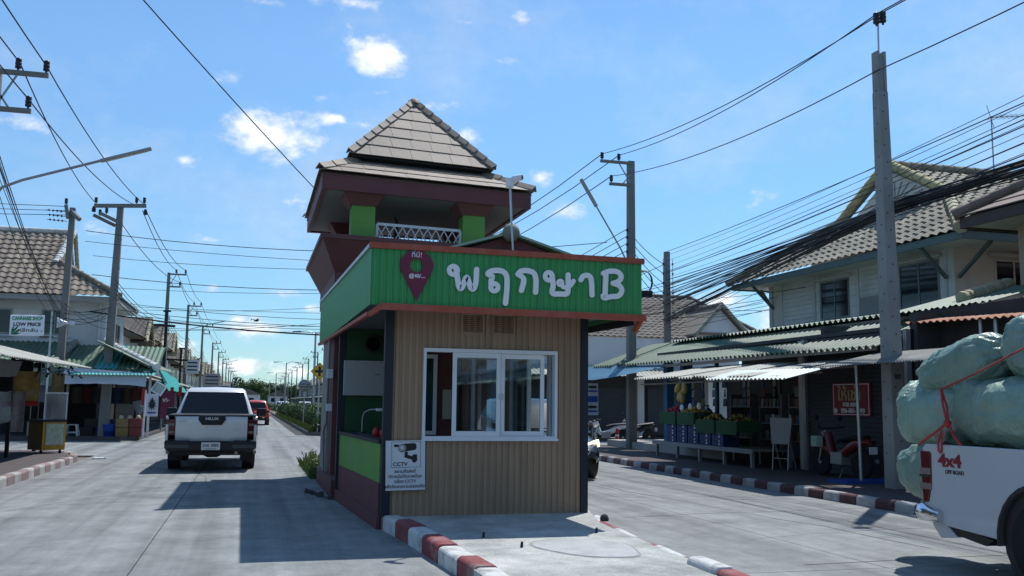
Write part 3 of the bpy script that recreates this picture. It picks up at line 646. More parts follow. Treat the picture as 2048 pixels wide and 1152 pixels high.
BM().box(1.33, 1.43, 15.21, 15.33, -.02, 2.68).obj('corner_post', M_navy, booth)
BM().box(1.62, 1.80, 11.68, 11.74, .15, 2.66).obj('inner_lining', M_maro, booth)
# back wall (green on the left, maroon round the inner window), right side window wall
BM().box(1.44, 2.25, 15.215, 15.32, .15, 2.66).obj('back_wall', mat('dark_green_wall', (.02,.075,.028), .7, var=.08), booth)
mb = BM(); mb.box(2.252, 4.06, 15.215, 15.32, .15, 1.0).box(2.252, 4.06, 15.215, 15.32, 2.28, 2.66).box(2.90, 3.16, 15.215, 15.32, 1.0, 2.28).box(2.252, 2.35, 15.215, 15.32, 1.0, 2.28); mb.obj('back_wall', M_maro, booth)
def bwin(x0, x1, y, mull, mp):
    mb = BM(); mb.box(x0, x1, y, y+.05, 1.0, 1.06).box(x0, x1, y, y+.05, 2.22, 2.28).box(x0, x0+.06, y, y+.05, 1.06, 2.22).box(x1-.06, x1, y, y+.05, 1.06, 2.22)
    for m_ in mull: mb.box(m_-.03, m_+.03, y+.002, y+.048, 1.06, 2.22)
    f = mb.obj('inner_window', M_white, booth); BM().box(x0+.06, x1-.06, y+.02, y+.028, 1.06, 2.22).obj('pane', mp, f)
bwin(2.352, 2.898, 15.17, (), M_gteal); bwin(3.162, 4.04, 15.17, (3.5,), M_gcar)
BM().box(3.0, 3.14, 15.18, 15.21, 1.25, 1.72).obj('notice_board', mat('notice_board', (.42,.38,.32), .8), booth)
mb = BM(); mb.box(4.08, 4.17, 11.68, 15.32, .13, .98).box(4.08, 4.17, 11.68, 15.32, 2.24, 2.66).box(4.08, 4.17, 11.68, 12.0, .98, 2.24).box(4.08, 4.17, 15.1, 15.32, .98, 2.24); mb.obj('side_wall', M_clad, booth)
mb = BM()
for y in (12.0, 13.0, 14.05, 15.04): mb.box(4.09, 4.15, y, y+.06, 1.03, 2.19)
mb.box(4.09, 4.15, 12.0, 15.1, .98, 1.03).box(4.09, 4.15, 12.0, 15.1, 2.19, 2.24); sf = mb.obj('side_window', M_white, booth)
for y in (12.06, 14.11): BM().box(4.115, 4.121, y, y+.93, 1.03, 2.19).obj('pane', M_gcar, sf)
BM().box(1.55, 4.1, 11.67, 15.3, .14, .165).obj('booth_floor', M_dwall, booth)

# things on and in the booth
wb = thing('whiteboard', 'grubby pale whiteboard hung over the counter on the booth side', 'whiteboard', (1.77, 15.10, 1.88))
MB().box(-.375,.375,-.012,.012,-.275,.275).obj('board', mat('grubby_white', (.36,.37,.37), .5, var=.08, vs=4, dirt=(.3,.3,.3), damt=.4), wb, bevel=.03, seg=3)
MB().box(.12,.19,-.02,-.012,.05,.06).obj('pen_mark', M_black, wb)
cs_ = thing('warning_sign', 'white CCTV warning sign with black camera picture fixed to the tan wall', 'sign', (1.838, 11.535, .76), 0); cs_.rotation_euler = (0, R(-1.2), 0)
MB().box(-.238,.238,-.006,.012,-.30,.29).obj('panel', mat('sign_panel_white', (.66,.68,.70), .5, var=.03, dirt=(.5,.5,.48), damt=.3), cs_)
mb = MB()
for (a,b,c,d) in ((-.17,.185,.272,.276),(-.17,.185,-.03,-.026),(-.17,-.166,-.03,.276),(.181,.185,-.03,.276)): mb.box(a,b,-.0085,-.006,c,d)
mb.obj('border', M_black, cs_)
mb = MB(); mb.prism([(-.075,.175),(-.08,.235),(-.05,.25),(.11,.258),(.13,.24),(.132,.195),(.115,.175),(.03,.165),(-.03,.155)], -.010, -.006, 'y')
mb.prism([(-.145,.232),(-.135,.215),(-.08,.213),(-.08,.243),(-.135,.245)], -.0105, -.006, 'y'); mb.prism([(-.01,.155),(.03,.155),(.025,.12),(.08,.10),(.09,.122),(.14,.122),(.14,.05),(.115,.022),(.085,.03),(.075,.06),(.0,.085),(-.015,.09)], -.0095, -.006, 'y'); pc = mb.obj('camera_picture', M_black, cs_)
mb = MB(); mb.lathe([(0,0),(.022,0),(.022,.001),(0,.001)], (-.042,-.0115,.203), 14, 'y'); mb.obj('lens_dot', M_plate, pc)
mb = MB(); mb.lathe([(.034,0),(.05,0),(.05,.0012),(.034,.0012)], (-.042,-.0112,.20), 18, 'y'); mb.obj('lens_ring', M_grey, pc)
text('lettering', 'CCTV', .062, M_black, cs_, (-.065,-.008,.008), FACE_Y, off=.001, sx=1.1)
for k, (s_, z) in enumerate((('สถานที่แห่งนี้',-.078),('มีการบันทึกภาพด้วย',-.137),('กล้อง CCTV',-.196),('เพื่อรักษาความปลอดภัย',-.255))): text('lettering', s_, .052, M_black, cs_, (-.005,-.008,z), FACE_Y, off=.0004, sx=.98)
cc = thing('surveillance_camera', 'white surveillance camera on a thin steel pole above the green sign', 'camera', (3.0, 11.05, 3.3))
MB().tube([(.02,0,0),(-.01,0,.45),(-.03,0,.84)], .014, 8).obj('pole', M_steel, cc)
MB().box(-.075,.01,-.045,.05,.84,.96).obj('junction_box', M_white, cc, bevel=.012)
mb = MB(); mb.tube([(-.03,0,.93),(.005,-.05,.945),(.09,-.11,.955)], [.03,.04,.038], 10); cb = mb.obj('housing', M_white, cc); MB().tube([(.088,-.108,.955),(.096,-.114,.956)], .028, 10).obj('lens', M_black, cb)
lp_ = thing('desk_lamp', 'bent-arm lamp with a flat head standing on the booth counter', 'lamp', (1.62, 14.3, 1.05))
MB().tube([(0,0,0),(0,0,.22),(.02,-.04,.30),(.09,-.12,.345),(.2,-.2,.35)], .011, 8).obj('arm', M_grey, lp_); MB().box(.17,.42,-.26,-.17,.325,.365).obj('head', M_white, lp_, bevel=.008); MB().lathe([(.06,0),(.06,.012),(.012,.02)], n=12).obj('base', M_black, lp_)
rg = random.Random(2)
for k, (x, y) in enumerate(((1.70,12.5),(1.78,12.75),(1.66,12.95),(1.83,12.45))):
    MB().lathe([(.001,0),(.05,.0),(.058,.04),(.05,.085),(.028,.10),(.028,.115),(.001,.118)], n=10).obj('red_jar', M_red, loc=(x,y,1.05)); o = COL.objects[-1]
    tag(o, 'small red jar standing on the booth counter under the whiteboard', 'jar', 'red jars on the booth counter')
fan = thing('wall_fan', 'dark wall fan on the green wall above the whiteboard', 'fan', (1.85, 15.12, 2.42))
mb = MB()
for r in (.14,.10,.05): mb.lathe([(r,0),(r+.008,0),(r+.008,-.012),(r,-.012)], n=18, axis='y')
for k in range(8): a = math.pi*k/8; mb.bar((-.145*math.cos(a),-.008,-.145*math.sin(a)),(.145*math.cos(a),-.008,.145*math.sin(a)),.006,.006)
mb.obj('cage', M_black, fan)
mb = MB()
for k in range(3): a = 2*math.pi*k/3; mb.add([(0,.02,0),(.12*math.cos(a-.4),.0,.12*math.sin(a-.4)),(.125*math.cos(a+.3),.03,.125*math.sin(a+.3))], [(0,1,2)])
mb.obj('blades', M_black, fan); MB().box(-.03,.03,.02,.09,-.03,.03).obj('bracket', M_black, fan)

# ---------------------------------------------------------------- the gate tower behind it
tw = thing('gate_tower', 'gate tower with two-tier grey shingle pyramid roof on bright green columns', 'tower', (3.0, 18.9, 0))
TO = Vector((3.0, 18.9, 0))
class TM(MB):
    def obj(s, name, mats, parent=None, **k):
        s.v = [tuple(Vector(p)-TO) for p in s.v]; return MB.obj(s, name, mats, parent, **k)
def sk(x, y): return y+.135*(x-1.0)          # the front runs back a little towards the right
# lower body: piers that show beside the booth's left end
TM().box(1.36, 1.72, 16.6, 17.1, 0, 3.3).obj('pier', M_maro, tw)
TM().box(1.33, 1.5, 17.3, 18.7, .1, 3.2).obj('pier', mat('grey_beige_pier', (.30,.27,.25), .8, var=.1), tw)
TM().box(3.75, 4.2, 17.1, 17.6, 0, 3.7).obj('pier', M_maro, tw); TM().box(3.75, 4.2, 20.0, 20.5, 0, 3.7).obj('pier', M_maro, tw); TM().box(1.6, 2.0, 20.0, 20.5, 0, 3.7).obj('pier', M_maro, tw)
TM().box(1.28, 1.7, 15.4, 18.75, -.05, .28).obj('step', M_maro, tw)
TM().box(1.74, 3.74, 17.3, 20.3, 0, 3.0).obj('tower_room', mat('dark_green_wall', (.035,.10,.05), .7), tw)
TM().tube([(1.30,17.4,.3),(1.29,17.42,1.0),(1.30,17.0,1.15),(1.30,16.9,2.6)], .02, 8).obj('conduit', M_grey, tw)
MBx = TM(); MBx.box(1.24, 1.33, 16.3, 16.5, 1.9, 2.05); MBx.obj('bracket_lamp', M_white, tw); TM().box(1.24,1.33,16.3,16.42,1.35,1.47).obj('bracket_lamp', M_white, tw)
# flared ring beam
zt, zb = 4.40, 3.72
def ring(xl0, xr0, yf0, yb0, z0, xl1, xr1, yf1, yb1, z1):
    return [(xl0,sk(xl0,yf0),z0),(xr0,sk(xr0,yf0),z0),(xr0,yb0,z0),(xl0,yb0,z0)], [(xl1,sk(xl1,yf1),z1),(xr1,sk(xr1,yf1),z1),(xr1,yb1,z1),(xl1,yb1,z1)]
TM().hexa(*ring(1.36,4.62,17.0,20.7,3.42, 1.36,4.62,17.0,20.7,3.80)).obj('ring_beam', M_maro, tw)
TM().hexa(*ring(1.36,4.62,17.0,20.7,3.80, 1.10,4.90,16.6,21.1,4.34)).obj('cornice', M_maro, tw)
TM().hexa(*ring(1.06,4.94,16.55,21.15,4.34, 1.06,4.94,16.55,21.15,4.42)).obj('cornice_edge', M_maro, tw)
for (x, y) in ((1.62,16.98),(3.72,17.22),(1.62,20.05),(3.95,20.1)):
    TM().box(x, x+.42, y, y+.42, 4.42, 5.14).obj('column', M_lime, tw)
    TM().hexa([(x-.02,y-.02,5.02),(x+.44,y-.02,5.02),(x+.44,y+.44,5.02),(x-.02,y+.44,5.02)], [(x-.16,y-.16,5.232),(x+.58,y-.16,5.232),(x+.58,y+.58,5.232),(x-.16,y+.58,5.232)]).obj('column_capital', M_maro, tw)
# soffit, fascia
EL, ER, EF, EB, EZ = 1.0, 5.06, 16.5, 21.2, 5.52
TM().hexa(*ring(EL+.10,ER-.10,EF+.10,EB-.1,5.235, EL+.10,ER-.10,EF+.10,EB-.1,5.265)).obj('soffit', mat('soffit_boards', (.19,.20,.20), .8, var=.1, stretch=(.4,8,1)), tw)
c = ring(EL+.05,ER-.05,EF+.05,EB-.05,0, EL+.13,ER-.13,EF+.13,EB-.13,0); fa = TM()
for i in range(4):
    j = (i+1) % 4; a, b, ia, ib = Vector(c[0][i]), Vector(c[0][j]), Vector(c[1][i]), Vector(c[1][j]); e = lambda p, z: (p.x, p.y, z)
    fa.hexa([e(a,5.205),e(b,5.205),e(ib,5.205),e(ia,5.205)], [e(a,5.49),e(b,5.49),e(ib,5.49),e(ia,5.49)])
fa.obj('fascia_board', M_maro, tw)
# shingled slopes: courses of flat tiles clipped to each face
def shingle_face(par, a, b, c_, d_, courses, tw_, lift=.014, th=.012):
    a, b, c_, d_ = map(Vector, (a, b, c_, d_)); nrm = (b-a).cross(d_-a).normalized()
    if nrm.z < 0: nrm = -nrm
    for k in range(courses):
        t0, t1 = k/courses, min(1, (k+1.12)/courses); p0, p1, q0, q1 = a.lerp(d_, t0), b.lerp(c_, t0), a.lerp(d_, t1), b.lerp(c_, t1)
        u = (p1-p0).normalized(); w0, w1, v0, v1 = 0, (p1-p0).length, (q0-p0).dot(u), (q1-p0).dot(u); x = -(k % 2)*tw_*.5
        up = (q0-p0)-u*v0
        while x < w1:
            x0, x1 = max(x, w0), min(x+tw_, w1)
            if x1-x0 > .02:
                s = lambda X: max(v0, min(v1, X))
                if s(x1)-s(x0) > .003 or True:
                    mb = TM(); g = .003; dz = rnd.uniform(-.003,.004); lf = nrm*(lift+dz); tp = nrm*(th)
                    A, B = p0+u*(x0+g), p0+u*(x1-g); Cc, Dd = p0+up+u*max(s(x1)-g, s(x0)+.002), p0+up+u*(s(x0)+g)
                    mb.hexa([A+lf, B+lf, Cc+nrm*.002, Dd+nrm*.002], [A+lf+tp, B+lf+tp, Cc+tp, Dd+tp]); mb.obj('roof_tile', M_rtile, par)
            x += tw_
def hips(par, a, b, r, n):
    a, b = Vector(a), Vector(b)
    for k in range(n):
        p, q = a.lerp(b, k/n), a.lerp(b, (k+1.1)/n); d = (q-p).normalized(); s = Vector((d.y, -d.x, 0)).normalized(); u = s.cross(d)
        if u.z < 0: u = -u
        mb = TM(); o = u*.055; dr = u*(-.035); l0 = u*.02
        for sg in (1, -1):
            mb.hexa([p+o+l0, p+s*sg*r+dr+l0, q+s*sg*r*.94+dr, q+o] if sg > 0 else [q+o, q+s*sg*r*.94+dr, p+s*sg*r+dr+l0, p+o+l0], [p+o+l0+u*.022, p+s*sg*r+dr+l0+u*.022, q+s*sg*r*.94+dr+u*.022, q+o+u*.022] if sg > 0 else [q+o+u*.022, q+s*sg*r*.94+dr+u*.022, p+s*sg*r+dr+l0+u*.022, p+o+l0+u*.022])
        mb.obj('hip_tile', M_rtile, par)
EAVE = ring(EL,ER,EF,EB,EZ, 1.72,4.28,17.42,20.4,5.98); UP = ring(1.58,4.42,17.22,20.5,6.06, 1,1,1,1,1)[0]; AP = (3.0, 18.9, 7.66)
lr = TM(); lr.hexa(*ring(EL+.03,ER-.03,EF+.03,EB-.03,5.47, 1.72,4.28,17.42,20.4,5.955)); lower = lr.obj('lower_roof', M_rtile, tw)
ur = TM(); ub = [Vector(p) for p in UP]; apv = Vector(AP); ur.add([p+(Vector((3,18.9,p.z))-p)*.02-Vector((0,0,.03)) for p in ub]+[apv-Vector((0,0,.06))], [(3,2,1,0),(0,1,4),(1,2,4),(2,3,4),(3,0,4)]); upper = ur.obj('upper_roof', mat('dark_roof_void', (.05,.05,.05), .9), tw)
for o in (lower, upper): pass
for i in range(4):
    j = (i+1) % 4
    shingle_face(lower, EAVE[0][i], EAVE[0][j], EAVE[1][j], EAVE[1][i], 3, .40)
    shingle_face(upper, UP[i], UP[j], Vector(UP[j]).lerp(Vector(AP), .985), Vector(UP[i]).lerp(Vector(AP), .985), 6, .40)
    hips(lower, Vector(EAVE[0][i])+Vector((0,0,.03)), EAVE[1][i], .09, 3); hips(upper, Vector(UP[i])+Vector((0,0,.02)), Vector(AP), .085, 9)
TM().hexa(*ring(1.75,4.25,17.45,20.35,5.90, 1.75,4.25,17.45,20.35,6.03)).obj('roof_neck', M_navy, tw)
TM().lathe([(.15,0),(.12,.07),(.05,.12),(0,.13)], (3.0,18.9,7.62), 8).obj('apex_cap', M_rtile, upper)
# white crossed-bar balustrade
def rail(p, q, z0, z1, cells):
    p, q = Vector(p), Vector(q); fr = TM(); up = Vector((0,0,1))
    A = lambda t, z: (lerp(p.x,q.x,t), lerp(p.y,q.y,t), z)
    fr.bar(A(0,z1), A(1,z1), .05, .05); fr.bar(A(0,z0), A(1,z0), .05, .05)
    for t in (0, 1): fr.bar(A(t,z0), A(t,z1), .05, .05)
    f = fr.obj('balustrade', M_white, tw)
    for k in range(cells):
        for a, b in ((k/cells, (k+1)/cells), ((k+1)/cells, k/cells)):
            m_ = TM(); off = .009 if a < b else -.009; A2 = Vector(A(a,z0+.02)); B2 = Vector(A(b,z1-.02)); nn = (q-p).cross(up).normalized()*off
            m_.bar(A2+nn, B2+nn, .016, .022, up=(q-p).cross(up)); m_.obj('cross_bar', M_white, f)
rail((2.10,17.15,0),(3.70,17.36,0), 4.42, 4.74, 10); rail((1.75,17.5,0),(1.75,20.0,0), 4.42, 4.74, 10)
rail((2.10,20.25,0),(3.9,20.25,0), 4.42, 4.74, 10)
mb = TM(); mb.lathe([(.0,-.05),(.07,0),(.06,.10),(.03,.16),(0,.17)], (2.55,17.8,4.62), 8); mb.tube([(2.55,17.8,4.5),(2.52,17.6,4.9),(2.46,17.5,4.98)], [.05,.03,.01], 6)
o = mb.obj('hanging_bird', M_black, tw); o.name = 'lamp_bracket'
# ---------------------------------------------------------------- utility poles
INS = MB().lathe([(.018,0),(.022,.04),(.058,.05),(.062,.09),(.04,.105),(.06,.115),(.062,.16),(.04,.175),(.058,.185),(.056,.24),(.02,.26),(0,.265)], n=10).mesh('insulator', M_ins)
SPOOL = MB().lathe([(.03,-.04),(.045,-.035),(.03,-.01),(.03,.01),(.045,.035),(.03,.04)], n=8).mesh('spool', M_ins)
def pole_shaft(h, w0, w1, lean=0):
    mb = MB(); a, b = w0/2, w1/2; g = .25
    mb.hexa([(-a,-a,-.1),(a,-a,-.1),(a,a,-.1),(-a,a,-.1)], [(lean-b,-b,h),(lean+b,-b,h),(lean+b,b,h),(lean-b,b,h)])
    return mb
def pole(name, x, y, h, label, group=None, sgn=1, w0=.30, w1=.17, arms=True, lean=0, lowv=0, la=1.0):
    t = thing(name, label, 'power pole', (x, y, 0), 0, group)
    pole_shaft(h, w0, w1, lean).obj('pole', M_pole, t, bevel=.02)
    if arms:
        for dz, l, ins in ((-.10, la, (.42*la, .95*la)), (-.85, la*.72, (.66*la,))):
            z = h+dz; mb = MB(); mb.bar((lean+sgn*.06, -.12, z), (lean+sgn*l, -.12, z), .08, .09); mb.obj('crossarm', M_pole, t)
            for q in ins: place(INS, 'insulator', t, loc=(lean+sgn*q, -.12, z+.045))
        mb = MB(); mb.bar((lean+sgn*.07, -.14, h-.78), (lean+sgn*.42*la, -.14, h-.14), .012, .04); mb.bar((lean+sgn*.07, -.14, h-.50), (lean+sgn*.3*la, -.14, h-.82), .012, .04); mb.obj('brace', M_grey, t)
    if lowv:
        MB().tube([(lean*.5+sgn*.16, -.05, lowv-.1), (lean*.5+sgn*.16, -.05, lowv+1.05)], .012, 6).obj('rack_rod', M_grey, t)
        for k in range(5): place(SPOOL, 'spool', t, loc=(lean*.5+sgn*.16, -.05, lowv+k*.24))
    return t
def lamp_arm(parent, pts, head0, head1, w=.09, h=.055):
    MB().tube(pts, .028, 8).obj('lamp_arm', M_grey, parent)
    hd = MB().bar(head0, head1, w*1.6, h).obj('lamp_head', M_grey, parent, bevel=.015)
    a, b = Vector(head0), Vector(head1); d = (b-a); mb = MB(); mb.bar(a+d*.08-Vector((0,0,h*.55)), a+d*.92-Vector((0,0,h*.55)), w*1.1, .012); mb.obj('tube_cover', mat('lamp_cover', (.45,.42,.33), .4), hd)
GL, GR = 'power poles along the left side of the street', 'power poles along the right side of the far street'
p0 = pole('power_pole', -5.06, 20.0, 7.92, 'near left power pole whose two arms reach in at the picture edge', GL, 1, la=.95)
lamp_arm(p0, [(.12,0,5.35),(.25,0,5.55),(.6,0,5.72),(2.05,0,6.24)], (1.98,0,6.21), (2.92,0,6.54))
p1 = pole('power_pole', -5.24, 38.6, 8.93, 'left power pole with a wide double-sided top arm by the corner shop', GL, 1, arms=False, lean=.12, w0=.36, w1=.22)
MB().bar((-.80,-.16,8.80),(1.06,-.16,8.92),.11,.14).obj('crossarm', M_pole, p1)
for q, dz in ((-.74,8.88),(.70,8.98),(.98,8.99)): place(INS, 'insulator', p1, loc=(q,-.16,dz))
for k, q in enumerate((-.5,-.2)):
    MB().bar((q-.35,.16-.5*k,8.50),(q+.45,.16-.5*k,8.13),.10,.12).obj('crossarm', M_pole, p1); place(INS, 'insulator', p1, loc=(q-.12,.16-.5*k,8.48))
for q in (-.8,1.04): MB().lathe([(.04,-.22),(.09,-.2),(.06,-.15),(.09,-.12),(.06,-.07),(.05,0)], (q,-.16,8.78), 10).obj('strain_insulator', M_ins, p1)
p1b = pole('power_pole', -6.9, 38.6, 8.7, 'left power pole with three strain insulators rising before the tiled roof', GL, 1, arms=False, lean=.1, w0=.30, w1=.2)
MB().bar((.05,-.05,8.57),(.42,-.35,8.20),.13,.14).obj('crossarm', M_pole, p1b); MB().bar((-.02,-.15,8.25),(-.12,-.15,8.77),.12,.12).obj('crossarm', M_pole, p1b)
place(INS, 'insulator', p1b, loc=(-.12,-.15,8.77))
for k in range(3):
    mb = MB(); z = 8.5-.18*k; x = -.1+.03*k
    mb.tube([(x,-.15,z),(x-.7,-.15,z+.04)], .012, 6)
    for i in range(4): mb.lathe([(.02,0),(.06,.02),(.02,.06)], (x-.2-.14*i,-.15,z+.012+.008*i), 8, 'x')
    mb.obj('strain_insulator', M_ins, p1b)
LY = [59.7, 78.6, 100.5, 128, 152.9, 176, 201, 228, 256, 288, 322]
proto = pole('power_pole', -5.0, LY[0], 9.06, 'left roadside power pole with one-sided arms seen over the awnings', GL, 1, lowv=5.4)
LEFT = [proto]
for i, y in enumerate(LY[1:]):
    o = copy_tree(proto); o.location = (-5.0+rnd.uniform(-.1,.1), y, rnd.uniform(-.25,.1)); LEFT.append(o)
for k, (i, lb_) in enumerate(((1, 'left power pole carrying a long street lamp arm, second behind the corner shop'), (4, 'left power pole with a street lamp arm near the middle of the row'), (6, 'farthest left power pole that carries a lamp arm'))):
    o = LEFT[i]; lamp_arm(o, [(.1,-.2,7.0),(.3,-.2,7.15),(1.9,-.2,7.6)], (1.8,-.2,7.58), (2.9,-.2,7.88)); o['label'] = lb_
LEFT[0]['label'] = 'left power pole with spool rack, first one behind the corner shop'
# dark telecom cross poles between them
for (x, y, h) in ((-4.35, 52.0, 6.1), (-4.5, 66.0, 4.9)):
    t = thing('telecom_pole', 'thin dark pole with a T-shaped bar above the left awnings', 'pole', (x, y, 0), 0, 'dark T poles over the left awnings')
    MB().bar((0,0,0),(0,0,h),.14,.14).obj('pole', M_black, t); MB().bar((-1.0,0,h-.75),(.45,0,h-.80),.1,.12).obj('crossbar', M_black, t); MB().bar((-.18,0,h-.03),(.2,0,h-.02),.1,.1).obj('cap_bar', M_black, t)
# right side
pr1 = pole('power_pole', 11.95, 28.95, 9.62, 'concrete power pole rising behind the green sign, three arms insulators facing left', None, -1, w0=.29, w1=.22, lowv=6.3, la=1.12)
lamp_arm(pr1, [(-.16,-.1,5.9),(-.22,-.1,6.25),(-.42,-.1,6.65),(-1.28,-.1,8.02)], (-1.25,-.1,7.97), (-1.80,-.1,8.86), .11, .07)
pr1.scale = (1,1,1)
pr2 = pole('power_pole', 15.5, 33.9, 7.5, 'slim concrete pole with insulator racks in front of the brown roof', None, -1, arms=False, w0=.26, w1=.2)
for s in (-1, 1):
    MB().tube([(s*.2,-.1,5.0),(s*.2,-.1,7.2)], .012, 6).obj('rack_rod', M_grey, pr2)
    for k in range(6): place(SPOOL, 'spool', pr2, loc=(s*.2,-.1,5.1+k*.38))
tbox = thing('cable_coil', 'coil of black cable hanging right of the green sign', 'cable', (12.68, 29.5, 5.65))
mb = MB()
for k in range(4): mb.tube([(.28*math.cos(a),.03*k,.36*math.sin(a)*(1+.04*k)) for a in [2*math.pi*i/20 for i in range(21)]], .016, 6, False)
mb.obj('coil', M_wire, tbox); MB().box(-.2,.25,-.1,.1,-.52,-.3).obj('junction_box', M_black, tbox, bevel=.03)
big = thing('power_pole', 'tall near concrete pole standing on the right pavement before the shops', 'power pole', (10.9, 14.42, .13))
mb = MB(); h = 7.85
a, b = .150, .100; mb.hexa([(-a,-a,-.2),(a,-a,-.2),(a,a,-.2),(-a,a,-.2)], [(-.06-b,-b,h-.75),(-.06+b,-b,h-.75),(-.06+b,b,h-.75),(-.06-b,b,h-.75)]); mb.obj('pole', M_polep, big, bevel=.018)
mb = MB()
for s in (-1, 1): mb.box(-.06+s*.070-.025, -.06+s*.070+.025, -.08, .08, h-.76, h)
mb.box(-.105,-.015,-.06,.06,h-.76,h-.1); mb.obj('pole_head', M_polep, big)
MB().tube([(-.06,0,h-.2),(-.05,0,h+.58)], .018, 6).obj('top_pin', M_steel, big); place(INS, 'insulator', big, loc=(-.12,-.05,h+.48)); place(INS, 'insulator', big, loc=(.02,-.05,h+.52))
hole = MB().lathe([(.014,0),(.014,.006),(0,.006)], n=8, axis='y').mesh('bolt_hole', M_black)
for k in range(22):
    z = .5+k*.31; w = lerp(.150, .100, z/7.1); o = place(hole, 'bolt_hole', big, loc=(lerp(0,-.06,z/7.1)-w*.35+.15*w*(k % 2)*3, -w-.004, z))
    o = place(hole, 'bolt_hole', big, loc=(lerp(0,-.06,z/7.1)-w-.004, (-.3 if k % 2 else .3)*w, z+.1), rot=(0,0,R(-90)))
text('lettering', '80', .13, M_black, big, (-.02,-.148,1.92), FACE_Y)
RY = [50, 70, 90, 110, 130, 150, 171, 193, 216, 240, 266, 296, 330]
proto = pole('power_pole', 9.75, RY[0], 9.1, 'right roadside power pole of the far row with arms towards the road', GR, -1, lowv=5.4)
RIGHT = [proto]
for y in RY[1:]:
    o = copy_tree(proto); o.location = (9.75+rnd.uniform(-.1,.1), y, rnd.uniform(-.2,.15)); RIGHT.append(o)

# ---------------------------------------------------------------- wires
def wire(pts, sag, r, label, group, n=12):
    mb = MB(); P = [Vector(p) for p in pts]; Q = []
    for i in range(len(P)-1):
        for k in range(n): t = k/n; q = P[i].lerp(P[i+1], t); q.z -= sag*4*t*(1-t); Q.append(q)
    Q.append(P[-1]); mb.tube(Q, r, 5)
    c = Q[0].copy(); mb.v = [tuple(Vector(v)-c) for v in mb.v]
    o = mb.obj('power_line', M_wire, loc=c); return tag(o, label, 'cable', group)
G1 = 'conductors over the left side'
y0s = -5.0
for dx, dz in ((.40,.16),(.90,.16),(.63,-.58)):
    pts = [(-5.0+dx, 0, 8.0+dz), (-5.06+dx*.95, 19.88, 7.92+dz)]
    wire(pts, .25, .014, 'black conductor strung over the left pole tops towards the corner shop', G1)
for (a, b) in (((-4.66,19.88,8.08),(-5.86,37.5,8.75)), ((-4.20,19.88,8.08),(-4.14,37.5,8.78)), ((-4.46,19.88,7.34),(-4.42,37.5,8.72))): wire([a,b], .30, .014, 'black conductor strung over the left pole tops towards the corner shop', G1)
for (dx, dz, s) in ((.42,.16,(-4.2,37.5,8.55)),(.95,.16,(-4.05,37.5,8.5)),(.66,-.58,(-4.9,37.5,8.0))):
    pts = [s]+[(-5+dx, y-.12, 9.06+dz) for y in LY]
    wire(pts, .38, .016, 'black conductor running down the left row of pole tops', 'conductors down the left row', 6)
for k in range(5): wire([(-5.0,37.6,5.9-.16*k)]+[(-4.84, y-.05, 6.3-.24*k) for y in LY[:8]], .45, .013, 'low-voltage line racked on the left poles above the awnings', 'low-voltage lines on the left', 6)
G2 = 'conductors over the right side'
bigt = [(10.80,14.37,8.70),(10.92,14.37,8.74),(10.74,14.35,7.6)]
for (a, b) in zip(((11.48,28.83,9.76),(10.89,28.83,9.76),(11.21,28.83,9.03)), bigt): wire([a, b, (b[0]-.9, -4, b[2]-.1)], .34, .012, 'black conductor from the pole behind the sign up to the tall near pole', G2)
for (a, dx, dz) in (((11.48,28.83,9.76),-.42,.16),((10.89,28.83,9.76),-.95,.16),((11.21,28.83,9.03),-.66,-.58)):
    wire([a]+[(9.75+dx, y-.12, 9.1+dz) for y in RY], .45, .016, 'black conductor running down the right row of pole tops', 'conductors down the right row', 6)
for k in range(4): wire([(11.79,28.9,7.3-.24*k)]+[(9.6, y-.05, 6.3-.24*k) for y in RY[:6]], .4, .012, 'low-voltage line racked on the right poles', 'low-voltage lines on the right', 6)
for k in range(5): wire([(11.79,28.9,7.3-.24*k), (15.3,33.8,7.0-.38*k)], .12, .013, 'short line from the sign-side pole to the slim pole', 'short lines between the two right poles')
# the fan of lines and telecom cables past the right-hand house
def ext(a, b, y): t = (y-a[1])/(b[1]-a[1]); return tuple(lerp(a[i], b[i], t) for i in range(3))
for a, b in (((15.5,33.83,7.46),(10.6,10.77,6.03)),((15.5,33.85,6.67),(10.6,10.79,5.79)),((15.5,33.85,6.61),(10.6,10.79,5.69)),((15.5,33.86,6.08),(10.6,10.81,5.45)),((15.5,33.86,5.99),(10.6,10.82,5.27)),((15.5,33.86,5.79),(10.6,10.84,5.07))):
    wire([(a[0],a[1],a[2]+.05), ext(a, b, 2.0)], .16, .010, 'bare line running from the slim pole past the tall near pole', 'lines past the tall near pole')
for k in range(9): wire([(15.5,33.86,5.6+.22*k),(10.7,10.8,4.95+.14*k),(9.9,1.0,4.7+.14*k)], .10+.02*(k % 3), .006, 'thin line in the fan above the right-hand house roof', 'thin fan lines above the right house')
rg = random.Random(9)
for k in range(40):
    z0 = rg.uniform(4.6,6.4); zb = rg.gauss(5.12,.05) if k < 34 else rg.uniform(4.98,5.32); r = rg.choice((.007,.009,.011,.013,.016))
    wire([(15.5+rg.uniform(-.2,.2),33.88,z0), (11.08+rg.uniform(-.03,.05),14.6+rg.uniform(-.1,.1),zb), (9.9,1.0,4.75+rg.uniform(-.15,.15))], rg.choice((-.02,.0,.02,.04,.08,.16,.26))*rg.random(), r, 'black telecom cable of the sagging bundle before the right-hand house', 'telecom cables of the right bundle')
for k in range(9): wire([(15.5,33.88,rg.uniform(4.4,5.6)), (rg.uniform(15.2,19),rg.uniform(24,30),rg.uniform(4.6,5.3))], .1, .009, 'thin drop cable from the slim pole to the right-hand house', 'drop cables to the right house')
for k in range(10): wire([(15.4,33.88,rg.uniform(4.5,7.0)), (9.75,50.,rg.uniform(5.0,6.4))], rg.uniform(.1,.5), .012, 'thin cable behind the green sign towards the far right row', 'cables behind the sign')
